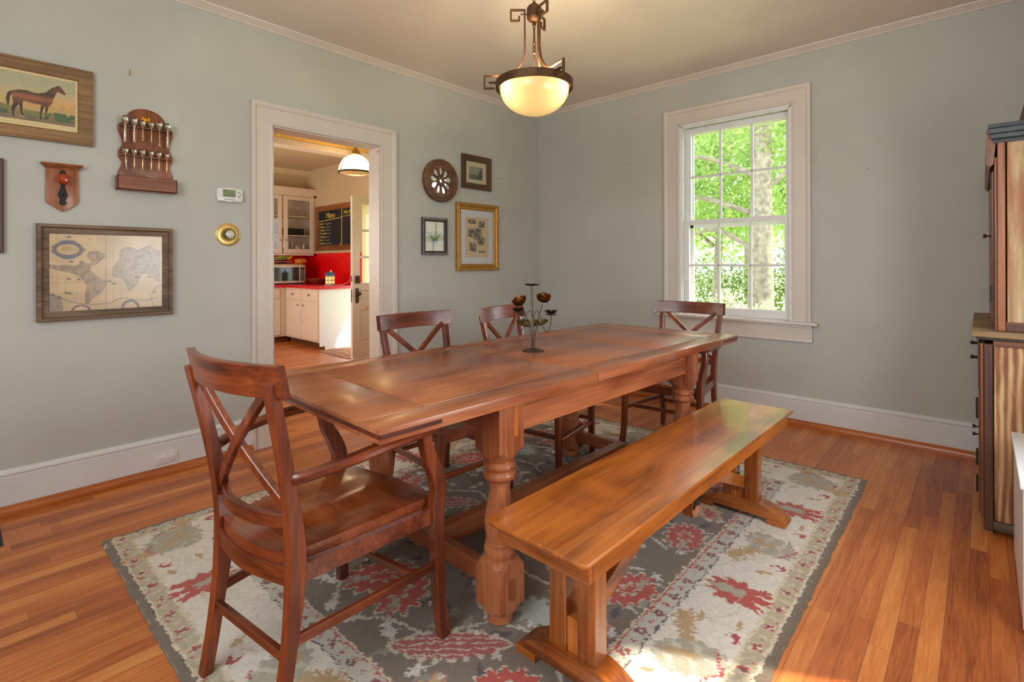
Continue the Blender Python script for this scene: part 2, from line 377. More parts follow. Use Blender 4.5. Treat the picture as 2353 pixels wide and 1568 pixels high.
# painted surface: a fine grid whose colour is stored per vertex
class Canvas:
    def __init__(s, w, h, res, base):
        s.w, s.h = w, h; s.nx = int(round(w/res))+1; s.ny = int(round(h/res))+1
        s.X, s.Y = np.meshgrid(np.linspace(0, w, s.nx), np.linspace(0, h, s.ny))
        s.c = np.zeros((s.ny, s.nx, 3)) + np.array(base, float)
        s.rs = np.random.RandomState(3)
    def noise(s, scale, seed=0):
        rs = np.random.RandomState(seed); gx = int(s.w/scale)+3; gy = int(s.h/scale)+3; g = rs.rand(gy, gx)
        fx = s.X/scale; fy = s.Y/scale; ix = fx.astype(int); iy = fy.astype(int); tx = fx-ix; ty = fy-iy
        tx = tx*tx*(3-2*tx); ty = ty*ty*(3-2*ty)
        return (g[iy,ix]*(1-tx)+g[iy,ix+1]*tx)*(1-ty) + (g[iy+1,ix]*(1-tx)+g[iy+1,ix+1]*tx)*ty
    def paint(s, m, col, a=1.0):
        m = np.clip(m, 0, 1)*a; s.c = s.c*(1-m[...,None]) + np.array(col, float)*m[...,None]
    def win(s, x0, x1, y0, y1):
        i0 = max(0, int(x0/s.w*(s.nx-1))); i1 = min(s.nx, int(x1/s.w*(s.nx-1))+2)
        j0 = max(0, int(y0/s.h*(s.ny-1))); j1 = min(s.ny, int(y1/s.h*(s.ny-1))+2)
        if i0 >= i1 or j0 >= j1: return None
        return slice(j0, j1), slice(i0, i1)
    def put(s, sl, m, col, a=1.0):
        m = m.astype(float)*a; s.c[sl] = s.c[sl]*(1-m[...,None]) + np.array(col, float)*m[...,None]
    def poly(s, pts, col, a=1.0):
        xs = [p[0] for p in pts]; ys = [p[1] for p in pts]
        sl = s.win(min(xs), max(xs), min(ys), max(ys))
        if sl is None: return
        X, Y = s.X[sl], s.Y[sl]; ins = np.zeros(X.shape, bool); n = len(pts)
        for i in range(n):
            x1, y1 = pts[i]; x2, y2 = pts[(i+1) % n]
            if y1 == y2: continue
            ins ^= ((y1 > Y) != (y2 > Y)) & (X < (x2-x1)*(Y-y1)/(y2-y1)+x1)
        s.put(sl, ins, col, a); return sl, ins
    def line(s, pts, wd, col, a=1.0):
        for (x1, y1), (x2, y2) in zip(pts, pts[1:]):
            sl = s.win(min(x1,x2)-wd, max(x1,x2)+wd, min(y1,y2)-wd, max(y1,y2)+wd)
            if sl is None: continue
            X, Y = s.X[sl], s.Y[sl]; dx, dy = x2-x1, y2-y1; L = dx*dx+dy*dy+1e-12
            t = np.clip(((X-x1)*dx+(Y-y1)*dy)/L, 0, 1); d = np.hypot(X-x1-t*dx, Y-y1-t*dy)
            s.put(sl, d < wd/2, col, a)
    def shape(s, cx, cy, ang, a, b, fn, col, al=1.0):
        """fn(u,v) -> bool in local coords, u along ang; a,b half extents"""
        R = math.hypot(a, b)*1.3; sl = s.win(cx-R, cx+R, cy-R, cy+R)
        if sl is None: return
        dx = s.X[sl]-cx; dy = s.Y[sl]-cy; u = (dx*cos(ang)+dy*sin(ang))/a; v = (-dx*sin(ang)+dy*cos(ang))/b
        s.put(sl, fn(u, v), col, al)
    def ellipse(s, cx, cy, rx, ry, col, a=1.0, ang=0.0):
        s.shape(cx, cy, ang, rx, ry, lambda u, v: u*u+v*v < 1, col, a)
    def mesh(s, name, fn, zarr=None):
        n = s.nx*s.ny; Z = np.zeros_like(s.X) if zarr is None else zarr
        co = fn(s.X.ravel(), s.Y.ravel(), Z.ravel())
        idx = np.arange(n).reshape(s.ny, s.nx)
        f = np.stack([idx[:-1,:-1], idx[:-1,1:], idx[1:,1:], idx[1:,:-1]], -1).reshape(-1, 4)
        me = bpy.data.meshes.new(name); me.vertices.add(n); me.vertices.foreach_set('co', co.astype(np.float32).ravel())
        me.loops.add(f.size); me.loops.foreach_set('vertex_index', f.astype(np.int32).ravel())
        me.polygons.add(len(f)); me.polygons.foreach_set('loop_start', np.arange(0, f.size, 4, dtype=np.int32))
        me.polygons.foreach_set('loop_total', np.full(len(f), 4, np.int32))
        me.update(calc_edges=True)
        me.polygons.foreach_set('use_smooth', [True]*len(f))
        at = me.color_attributes.new('Col', 'FLOAT_COLOR', 'POINT')
        v = np.clip(s.c.reshape(-1, 3)/255.0, 0, 1); v = np.where(v <= 0.04045, v/12.92, ((v+0.055)/1.055)**2.4)
        at.data.foreach_set('color', np.concatenate([v, np.ones((n, 1))], 1).astype(np.float32).ravel())
        return me
def canvas_part(name, cv, fn, mat, parent, zarr=None, label=None):
    """fn(X,Y,Z) -> world Nx3; the part is stored in its thing's local space"""
    root = parent
    while root.parent is not None: root = root.parent
    Mi = MTX[root.name].inverted(); R = np.array(Mi.to_3x3()); T = np.array(Mi.translation)
    me = cv.mesh(name, lambda x, y, z: fn(x, y, z) @ R.T + T, zarr)
    me.materials.append(mat)
    o = bpy.data.objects.new(name, me); COL.objects.link(o); o.parent = parent
    if label: o['label'] = label
    return o
def on_left(y0, z0, x):      # canvas on the left wall: X runs towards +y, Y up
    return lambda X, Y, Z: np.stack([x+Z, y0+X, z0+Y], 1)
def text(name, body, size, parent, M, mat, ext=0.0004, shear=0.0, label=None):
    c = bpy.data.curves.new(name, 'FONT'); c.body = body; c.size = size; c.extrude = ext; c.shear = shear; c.align_x = 'LEFT'; c.resolution_u = 2
    f = bpy.data.objects.new('lettering_source', c); COL.objects.link(f)
    bpy.context.view_layer.update()
    me = bpy.data.meshes.new_from_object(f.evaluated_get(bpy.context.evaluated_depsgraph_get()))
    bpy.data.objects.remove(f); bpy.data.curves.remove(c)
    root = parent
    while root.parent is not None: root = root.parent
    me.transform(MTX[root.name].inverted() @ M); me.materials.clear(); me.materials.append(mat); me.name = name
    o = bpy.data.objects.new(name, me); COL.objects.link(o); o.parent = parent
    if label: o['label'] = label
    return o

# ================================================================== ROOM SHELL
ZC = 2.775; RX = 3.97; RY = -5.6; KX = -5.0; KY = -0.12; KZ = 2.765
DY0, DY1, DZ = -2.775, -1.960, 2.112          # doorway in the left wall
WX0, WX1, WZ0, WZ1 = 1.562, 2.425, 0.765, 2.372
struct('floor', box(B(), KX-0.2, 4.4, RY-0.3, 0.2, -0.12, 0.0), M_FLOOR)
struct('ceiling', box(B(), -0.0, 4.2, RY-0.2, 0.0, ZC, ZC+0.06), M_CEIL)
b = B()
box(b, -0.14, 0, RY, DY0, 0, 2.95); box(b, -0.14, 0, DY1, 0.2, 0, 2.95); box(b, -0.14, 0, DY0, DY1, DZ, 2.95)
struct('wall_left', b, M_WALL)
b = B()
box(b, 0, WX0, 0, 0.2, 0, 2.95); box(b, WX1, 4.2, 0, 0.2, 0, 2.95); box(b, WX0, WX1, 0, 0.2, 0, WZ0-0.02); box(b, WX0, WX1, 0, 0.2, WZ1, 2.95)
struct('wall_back', b, M_WALL)
b = B(); w0, w1, wz0, wz1 = -2.90, -1.93, 0.85, 1.68
box(b, RX, RX+0.14, RY, w0, 0, 2.95); box(b, RX, RX+0.14, w1, 0.0, 0, 2.95); box(b, RX, RX+0.14, w0, w1, 0, wz0); box(b, RX, RX+0.14, w0, w1, wz1, 2.95)
struct('wall_right', b, M_WALL)
struct('wall_front', box(B(), -0.14, 4.2, RY-0.2, RY, 0, 2.95), M_WALL)
b = B(); box(b, KX-0.3, 4.11, RY-0.3, 1.05, 2.97, 3.06)  # unseen eave; its reach is shaped to shade the windows from the sun
struct('roof', b, wall_mat('soffit_paint', (200,198,192)))

def casing_prof(W, k=1.0):
    return [(0,0),(0.012*k,0),(0.019*k,-0.005),(0.019*k,-0.014),(0.015*k,-0.019),(0.015*k,-(W-0.034)),(0.020*k,-(W-0.030)),(0.027*k,-(W-0.022)),(0.029*k,-(W-0.014)),(0.029*k,-W),(0,-W)]
# doorway: casing, jamb lining
W_ = 0.140
d1 = thing('door_1', None, None, (0, (DY0+DY1)/2, 0)); d1['kind'] = 'structure'
part('door_casing', sweep(B(), [(0.0,DY0-0.004,0),(0.0,DY0-0.004,DZ+0.004),(0.0,DY1+0.004,DZ+0.004),(0.0,DY1+0.004,0)], casing_prof(W_), nrm=(1,0,0)), M_TRIM, d1, world=True)
b = B(); box(b, -0.142, 0.002, DY0-0.006, DY0+0.004, 0, DZ); box(b, -0.142, 0.002, DY1-0.004, DY1+0.006, 0, DZ); box(b, -0.142, 0.002, DY0, DY1, DZ-0.004, DZ+0.006)
part('door_jamb', b, M_TRIM, d1, world=True)
b = B(); box(b, -0.018, 0.0, DY1-0.012, DY1-0.004, 2.070, 2.085); part('strike_screw', b, M_BRASS, d1, world=True)

# baseboards and wooden shoe moulding
def baseboard(nm, p0, p1, nrm):
    pr_ = [(0,0.0),(0.018,0.0),(0.018,0.178),(0.0155,0.181),(0.0155,0.185),(0.021,0.189),(0.021,0.197),(0.013,0.206),(0.008,0.214),(0,0.214)]
    b = B(); p0 = Vector(p0); p1 = Vector(p1); n = Vector(nrm); t = bmesh.new()
    r = []
    for p in (p0, p1): r.append([t.verts.new(p + n*u + Vector((0,0,v))) for u, v in pr_])
    m = len(pr_)
    for j in range(m): t.faces.new((r[0][j], r[0][(j+1)%m], r[1][(j+1)%m], r[1][j]))
    t.faces.new(r[0]); t.faces.new(r[1][::-1]); join(b, t); return struct(nm, b, M_BASE)
def shoe(nm, p0, p1, nrm, mat):
    pr_ = [(0.018,0.0),(0.043,0.0),(0.043,0.018),(0.039,0.030),(0.030,0.040),(0.018,0.044)]
    t = bmesh.new(); n = Vector(nrm); r = []
    for p in (Vector(p0), Vector(p1)): r.append([t.verts.new(p + n*u + Vector((0,0,v))) for u, v in pr_])
    m = len(pr_)
    for j in range(m): t.faces.new((r[0][j], r[0][(j+1)%m], r[1][(j+1)%m], r[1][j]))
    t.faces.new(r[0]); t.faces.new(r[1][::-1]); return struct(nm, t, mat)
yl = DY0-0.004-W_; yr = DY1+0.004+W_
baseboard('baseboard_left', (0,RY,0), (0,yl,0), (1,0,0)); shoe('trim_1', (0,RY,0), (0,yl,0), (1,0,0), M_SHOE)
baseboard('baseboard_left_corner', (0,yr,0), (0,0,0), (1,0,0)); shoe('trim_2', (0,yr,0), (0,0,0), (1,0,0), M_SHOE)
baseboard('baseboard_back', (0,0,0), (RX,0,0), (0,-1,0)); shoe('trim_3', (0,0,0), (RX,0,0), (0,-1,0), M_SHOEX)
baseboard('baseboard_right', (RX,RY,0), (RX,0,0), (-1,0,0)); shoe('trim_4', (RX,RY,0), (RX,0,0), (-1,0,0), M_SHOE)
# crown moulding round the room
cp = [(0,0),(0.006,0),(0.010,0.005),(0.010,0.010),(0.014,0.012),(0.022,0.024),(0.036,0.030),(0.040,0.034),(0.044,0.034),(0.047,0.042),(0,0.042)]
def crown(nm, p0, p1, nrm):
    t = bmesh.new(); n = Vector(nrm); r = []
    for p in (Vector(p0), Vector(p1)): r.append([t.verts.new(p + n*u + Vector((0,0,v))) for u, v in cp])
    m = len(cp)
    for j in range(m): t.faces.new((r[0][j], r[0][(j+1)%m], r[1][(j+1)%m], r[1][j]))
    t.faces.new(r[0]); t.faces.new(r[1][::-1]); return struct(nm, t, M_TRIM)
zb = ZC-0.042
crown('trim_5', (0,RY,zb), (0,0,zb), (1,0,0)); crown('trim_6', (0,0,zb), (RX,0,zb), (0,-1,0)); crown('trim_7', (RX,RY,zb), (RX,0,zb), (-1,0,0)); crown('trim_8', (0,RY,zb), (RX,RY,zb), (0,1,0))

# ------------------------------------------------------------------ the window in the back wall
w1_ = thing('window_1', None, None, ((WX0+WX1)/2, 0, WZ0)); w1_['kind'] = 'structure'
part('window_casing', sweep(B(), [(WX0-0.006,0,WZ0),(WX0-0.006,0,WZ1+0.006),(WX1+0.006,0,WZ1+0.006),(WX1+0.006,0,WZ0)], casing_prof(0.128), nrm=(0,-1,0)), M_TRIM, w1_, world=True)
b = B(); box(b, 1.372, 2.605, -0.062, 0.05, WZ0-0.024, WZ0, 0.006, seg=2); part('window_sill', b, M_TRIM, w1_, world=True)
b = B(); box(b, 1.402, 2.566, -0.020, 0.0, WZ0-0.150, WZ0-0.024, 0.003); box(b, 1.402, 2.566, -0.026, 0.0, WZ0-0.150, WZ0-0.128, 0.005, seg=2); box(b, 1.402, 2.566, -0.030, 0.0, WZ0-0.044, WZ0-0.024, 0.005, seg=2)
part('window_apron', b, M_TRIM, w1_, world=True)
b = B()
for x in (WX0, WX1):
    s = 1 if x == WX0 else -1
    box(b, min(x-0.006*s, x+0.010*s), max(x-0.006*s, x+0.010*s), -0.004, 0.2, WZ0, WZ1)
    box(b, min(x, x+0.020*s), max(x, x+0.020*s), 0.010, 0.044, WZ0, WZ1, 0.003)
    box(b, min(x, x+0.022*s), max(x, x+0.022*s), 0.082, 0.090, WZ0, WZ1)
    box(b, min(x, x+0.016*s), max(x, x+0.016*s), 0.128, 0.2, WZ0, WZ1)
box(b, WX0, WX1, -0.004, 0.2, WZ1-0.010, WZ1+0.006); box(b, WX0, WX1, 0.010, 0.044, WZ1-0.022, WZ1, 0.003); box(b, WX0, WX1, 0.128, 0.2, WZ1-0.02, WZ1)
box(b, WX0, WX1, 0.04, 0.24, WZ0-0.03, WZ0-0.004)
part('window_jamb', b, M_SASH, w1_, world=True)
def sash(nm, x0, x1, z0, z1, y0, y1, st, top, bot, mun=0.019, cols=3, rows=2, stop=True):
    b = B()
    box(b, x0, x0+st, y0, y1, z0, z1, 0.003); box(b, x1-st, x1, y0, y1, z0, z1, 0.003)
    box(b, x0+st, x1-st, y0, y1, z1-top, z1, 0.003); box(b, x0+st, x1-st, y0, y1, z0, z0+bot, 0.003)
    gx0, gx1, gz0, gz1 = x0+st, x1-st, z0+bot, z1-top
    for i in range(1, cols):
        x = gx0+(gx1-gx0)*i/cols; box(b, x-mun/2, x+mun/2, y0+0.004, y1-0.004, gz0, gz1, 0.005)
    for i in range(1, rows):
        z = gz0+(gz1-gz0)*i/rows; box(b, gx0, gx1, y0+0.004, y1-0.004, z-mun/2, z+mun/2, 0.005)
    f = part(nm, b, M_SASH, w1_, world=True)
    g = B(); box(g, gx0-0.004, gx1+0.004, (y0+y1)/2-0.0015, (y0+y1)/2+0.0015, gz0-0.004, gz1+0.004)
    part('window_glass', g, M_GLASS, f, world=True)
    return f
sash('upper_sash', WX0+0.012, WX1-0.012, 1.525, WZ1-0.012, 0.090, 0.124, 0.046, 0.052, 0.036)
lo_s = sash('lower_sash', WX0+0.012, WX1-0.012, WZ0, 1.562, 0.046, 0.080, 0.046, 0.036, 0.066)
b = B()
for x in (1.80, 1.83): box(b, x-0.004, x+0.004, 0.040, 0.047, WZ0+0.020, WZ0+0.026)
part('sash_lift_screws', b, M_IRON, lo_s, world=True)
b = B()
box(b, WX0+0.014, WX0+0.050, 0.165, 0.190, WZ0, WZ1-0.02, 0.003); box(b, WX1-0.050, WX1-0.014, 0.165, 0.190, WZ0, WZ1-0.02, 0.003)
box(b, WX0+0.014, WX1-0.014, 0.165, 0.190, WZ1-0.06, WZ1-0.02, 0.003); box(b, WX0+0.014, WX1-0.014, 0.165, 0.190, 1.50, 1.535, 0.003); box(b, WX0+0.014, WX1-0.014, 0.165, 0.190, WZ0, WZ0+0.035, 0.003)
sf = part('storm_frame', b, M_SASH, w1_, world=True)
g = B(); box(g, WX0+0.046, WX1-0.046, 0.176, 0.179, WZ0+0.03, WZ1-0.055); part('window_glass', g, M_GLASS, sf, world=True)
b = B(); sphere(b, (1.358,-0.050,0.772), 0.014, 1, 1, 0.8); part('cable_knob', b, M_TRIM, w1_, world=True)

# the window in the right wall, out of the picture: frame only
w2 = thing('window_2', None, None, (RX, (w0+w1)/2, wz0)); w2['kind'] = 'structure'
b = B()
for y in (w0, w1): box(b, RX-0.02, RX+0.14, y-0.05, y+0.05 if y == w0 else y+0.05, wz0-0.05, wz1+0.05) if False else None
box(b, RX-0.02, RX, w0-0.10, w0, wz0-0.1, wz1+0.1); box(b, RX-0.02, RX, w1, w1+0.10, wz0-0.1, wz1+0.1); box(b, RX-0.02, RX, w0, w1, wz1, wz1+0.1); box(b, RX-0.03, RX, w0-0.12, w1+0.12, wz0-0.12, wz0)
part('window_casing', b, M_TRIM, w2, world=True)
b = B(); yc = (w0+w1)/2; box(b, RX+0.05, RX+0.08, yc-0.012, yc+0.012, wz0, wz1); box(b, RX+0.05, RX+0.08, w0, w1, 1.24, 1.262)
part('window_sash', b, M_SASH, w2, world=True)

# ================================================================== KITCHEN SHELL
M_KW = wall_mat('kitchen_cream_paint', (206,186,150)); M_KC = wall_mat('kitchen_ceiling_paint', (214,198,172))
M_RED = plain('red_laminate', (232,10,18), 0.30, noise=0.05, nscale=5)
M_REDC = plain('red_counter_laminate', (206,38,50), 0.25, noise=0.03)
struct('ceiling_kitchen', box(B(), KX, -0.14, RY, KY, KZ, KZ+0.06), M_KC)
struct('wall_kitchen_far', box(B(), KX-0.12, KX, RY, 0.0, 0, 2.95), M_KW)
kd0, kd1, kw0, kw1 = -3.27, -2.375, -1.78, -1.25       # exterior doorway and a kitchen window
b = B()
box(b, KX, kd0, KY, 0.05, 0, 2.95); box(b, kd0, kd1, KY, 0.05, 2.08, 2.95); box(b, kd1, kw0, KY, 0.05, 0, 2.95)
box(b, kw0, kw1, KY, 0.05, 0, 0.95); box(b, kw0, kw1, KY, 0.05, 1.95, 2.95); box(b, kw1, -0.14, KY, 0.05, 0, 2.95)
struct('wall_kitchen_back', b, M_KW)
struct('wall_kitchen_front', box(B(), KX, -0.14, -4.12, -4.0, 0, 2.95), M_KW)
# dropped header across the kitchen ceiling, yellow, with a white trim board below it
struct('beam_kitchen', box(B(), -1.74, -1.60, -4.0, KY, 2.437, KZ), plain('yellow_paint', (240,204,120), 0.55))
struct('trim_9', box(B(), -1.76, -1.585, -4.0, KY, 2.375, 2.437, 0.006), plain('header_white', (232,222,210), 0.45))
b = B(); crown_k = [(0,0),(0.012,0),(0.03,0.03),(0.055,0.06),(0.07,0.085),(0,0.085)]
t = bmesh.new(); r = []
for y in (-4.0, KY): r.append([t.verts.new((KX+u, y, KZ-0.085+v)) for u, v in crown_k])
for j in range(6): t.faces.new((r[0][j], r[0][(j+1)%6], r[1][(j+1)%6], r[1][j]))
t.faces.new(r[0]); t.faces.new(r[1][::-1]); struct('trim_10', t, plain('kitchen_crown', (228,208,166), 0.5)); b.free()
# red backsplash panel on the kitchen's back wall, with its pale top moulding
struct('trim_11', box(B(), KX+0.02, -3.285, KY-0.008, KY, 0.88, 1.372), M_RED)
struct('trim_12', box(B(), KX+0.02, -3.285, KY-0.020, KY, 1.372, 1.398, 0.004), M_KW)
struct('trim_13', box(B(), KX, KX+0.008, -4.0, KY, 0.88, 1.34), M_RED)

# ================================================================== OUTSIDE
def pix(x, d, z=None, y=None):
    """a point at forward distance d from the camera in the direction of image column x (used to stand trees in the right direction)"""
    F = Vector((-sin(YAW), cos(YAW), 0)); R = Vector((cos(YAW), sin(YAW), 0))
    p = CAM + F*d + R*((x-1176.5)/F_PX*d); return Vector((p.x, p.y, 0 if z is None else z))
M_GRASS = plain('lawn', (176,190,120), 0.9, noise=0.2, nscale=3)
M_BARK = plain('tree_bark', (128,120,108), 0.9, noise=0.2, nscale=12, bstr=0.5)
M_SHED = None
def leaf_mat(name, c1, c2):
    m = bpy.data.materials.new(name); m.use_nodes = True; nt = m.node_tree; nt.nodes.clear()
    o = N(nt, 'ShaderNodeOutputMaterial'); mx = N(nt, 'ShaderNodeMixShader'); mx.inputs[0].default_value = 0.5
    v = coords(nt, (1,1,1), rnd=False); n = N(nt, 'ShaderNodeTexNoise'); n.inputs['Scale'].default_value = 2.5; nt.links.new(v, n.inputs['Vector'])
    c = ramp(nt, n.outputs['Fac'], [(0.35, c1), (0.65, c2)])
    d = N(nt, 'ShaderNodeBsdfDiffuse'); t = N(nt, 'ShaderNodeBsdfTranslucent')
    nt.links.new(c, d.inputs[0]); nt.links.new(c, t.inputs[0]); nt.links.new(d.outputs[0], mx.inputs[1]); nt.links.new(t.outputs[0], mx.inputs[2]); nt.links.new(mx.outputs[0], o.inputs[0])
    return m
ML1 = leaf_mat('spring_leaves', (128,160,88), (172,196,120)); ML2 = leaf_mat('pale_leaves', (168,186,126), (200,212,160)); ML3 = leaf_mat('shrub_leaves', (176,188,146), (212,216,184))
def leaves(name, blobs, n, size, mat, parent, seed=1):
    rs = np.random.RandomState(seed); P = []
    wts = np.array([bl[3]*bl[4]*bl[5] for bl in blobs]); wts = wts/wts.sum()
    for bl, wgt in zip(blobs, wts):
        k = max(10, int(n*wgt)); u = rs.normal(size=(k, 3)); u /= np.linalg.norm(u, axis=1)[:, None]; r = rs.rand(k, 1)**0.45
        P.append(np.array(bl[:3]) + u*r*np.array(bl[3:6]))
    P = np.concatenate(P); k = len(P)
    a = rs.normal(size=(k, 3)); a /= np.linalg.norm(a, axis=1)[:, None]; c = rs.normal(size=(k, 3)); bq = np.cross(a, c); bq /= np.linalg.norm(bq, axis=1)[:, None]
    s = size*(0.6+0.8*rs.rand(k, 1))
    V = np.stack([P-a*s, P-bq*s*0.45, P+a*s, P+bq*s*0.45], 1).reshape(-1, 3)
    me = bpy.data.meshes.new(name); me.from_pydata(V.tolist(), [], np.arange(4*k).reshape(k, 4).tolist()); me.materials.append(mat)
    M = MTX[parent.name].inverted(); me.transform(M)
    o = bpy.data.objects.new(name, me); COL.objects.link(o); o.parent = parent; return o
GZ = -0.55
struct('ground', box(B(), -60, 60, 0.2, 90, GZ-0.2, GZ), M_GRASS)
struct('ground_right', box(B(), 4.4, 60, -30, 0.2, GZ-0.2, GZ), M_GRASS)
def tree(label, base, trunk_r, h, blobs, n, size, mat, branches=(), seed=1, lean=0.0):
    t = thing('tree', label, 'tree', (base.x, base.y, GZ), group='trees outside the window')
    b = B(); pts = crv([(base.x, base.y, GZ-0.05), (base.x+lean*0.3, base.y, GZ+h*0.3), (base.x+lean*0.5, base.y+0.05, GZ+h*0.6), (base.x+lean, base.y, GZ+h)], 5)
    sweep(b, pts, circ_prof(trunk_r, 14), scales=[1.25-0.6*i/(len(pts)-1) for i in range(len(pts))]); part('trunk', b, M_BARK, t, world=True)
    for p, r in branches:
        b = B(); q = crv(p, 5); sweep(b, q, circ_prof(r, 8), scales=[1-0.75*i/(len(q)-1) for i in range(len(q))]); part('branch', b, M_BARK, t, world=True)
    leaves('foliage', blobs, n, size, mat, t, seed)
    return t
p = pix(1748, 9.4)
br = []
for dx, dz, ln, dy in ((-1, 2.6, 3.4, 0.3), (-1, 3.3, 2.6, -0.4), (1, 3.0, 1.6, 0.2), (-1, 1.9, 2.2, 0.5)):
    br.append(([(p.x, p.y, GZ+dz), (p.x+dx*ln*0.4, p.y+dy*0.5, GZ+dz+0.5), (p.x+dx*ln*0.75, p.y+dy, GZ+dz+0.45), (p.x+dx*ln, p.y+dy*1.3, GZ+dz+0.9)], 0.055))
tree('large old tree with a thick grey trunk behind the right panes', p, 0.20, 6.2,
     [(p.x-1.0, p.y+0.6, 3.6, 1.7, 1.2, 1.0), (p.x-2.2, p.y+0.4, 2.9, 1.4, 1.0, 0.9), (p.x+0.8, p.y+0.5, 3.9, 1.2, 1.0, 0.9), (p.x-0.6, p.y+1.2, 2.2, 1.2, 0.8, 0.7), (p.x-2.6, p.y+1.0, 4.4, 1.6, 1.2, 0.9), (p.x+0.9, p.y+1.4, 2.4, 0.8, 0.8, 0.5)], 11000, 0.060, ML1, br, 5)
p = pix(1640, 12.5)
tree('slender leafy tree seen behind the left panes', p, 0.09, 5.0,
     [(p.x, p.y, 2.6, 2.0, 1.2, 1.1), (p.x-1.5, p.y+0.5, 3.8, 1.8, 1.2, 1.1), (p.x+1.7, p.y+0.8, 3.2, 1.9, 1.2, 1.3), (p.x+0.2, p.y+1.0, 4.8, 2.4, 1.2, 1.0)], 10000, 0.075, ML1, [([(p.x,p.y,1.6),(p.x-0.8,p.y,2.4),(p.x-1.4,p.y,3.4)],0.05), ([(p.x,p.y,1.8),(p.x+0.7,p.y,2.6),(p.x+1.6,p.y,3.0)],0.05)], 6, 0.3)
p = pix(1720, 19)
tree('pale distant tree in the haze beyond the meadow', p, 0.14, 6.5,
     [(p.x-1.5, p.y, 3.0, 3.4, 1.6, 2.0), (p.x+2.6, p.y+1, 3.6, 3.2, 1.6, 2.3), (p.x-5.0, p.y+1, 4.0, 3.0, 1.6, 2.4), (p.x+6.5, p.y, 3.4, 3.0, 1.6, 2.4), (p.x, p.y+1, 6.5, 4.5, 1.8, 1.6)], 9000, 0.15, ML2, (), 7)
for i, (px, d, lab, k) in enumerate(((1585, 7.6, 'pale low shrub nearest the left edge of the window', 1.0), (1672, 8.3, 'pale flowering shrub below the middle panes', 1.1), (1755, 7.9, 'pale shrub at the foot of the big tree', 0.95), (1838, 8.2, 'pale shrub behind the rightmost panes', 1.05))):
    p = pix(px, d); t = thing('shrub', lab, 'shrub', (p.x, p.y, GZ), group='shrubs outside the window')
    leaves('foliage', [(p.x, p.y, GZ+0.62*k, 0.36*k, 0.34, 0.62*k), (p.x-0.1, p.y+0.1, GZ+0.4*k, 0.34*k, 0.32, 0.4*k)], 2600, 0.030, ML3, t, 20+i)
    part('stem', tube(B(), [(p.x, p.y, GZ), (p.x+0.05, p.y, GZ+0.6)], 0.03, 6), M_BARK, t, world=True)
p = pix(1700, 13.6)
t = thing('hedge', 'green hedge running across behind the lower window panes', 'hedge', (p.x, p.y, GZ))
leaves('foliage', [(p.x+dx, p.y+1.5, GZ+0.95+0.15*(k % 2), 1.1, 0.5, 1.0+0.12*(k % 3)) for k, dx in enumerate((-4.5,-3.4,-2.3,-1.2,-0.1,1.0,2.1,3.2,4.3))], 12000, 0.06, leaf_mat('hedge_leaves', (92,122,62), (140,166,96)), t, 41)
# small tree beside the exterior kitchen door
p = Vector((-3.4, 2.9, 0))
tree('young tree outside the kitchen door', p, 0.05, 2.8, [(p.x, p.y, 1.9, 0.9, 0.6, 0.9), (p.x+0.7, p.y, 1.3, 0.6, 0.5, 0.8)], 1200, 0.06, ML1, (), 9)

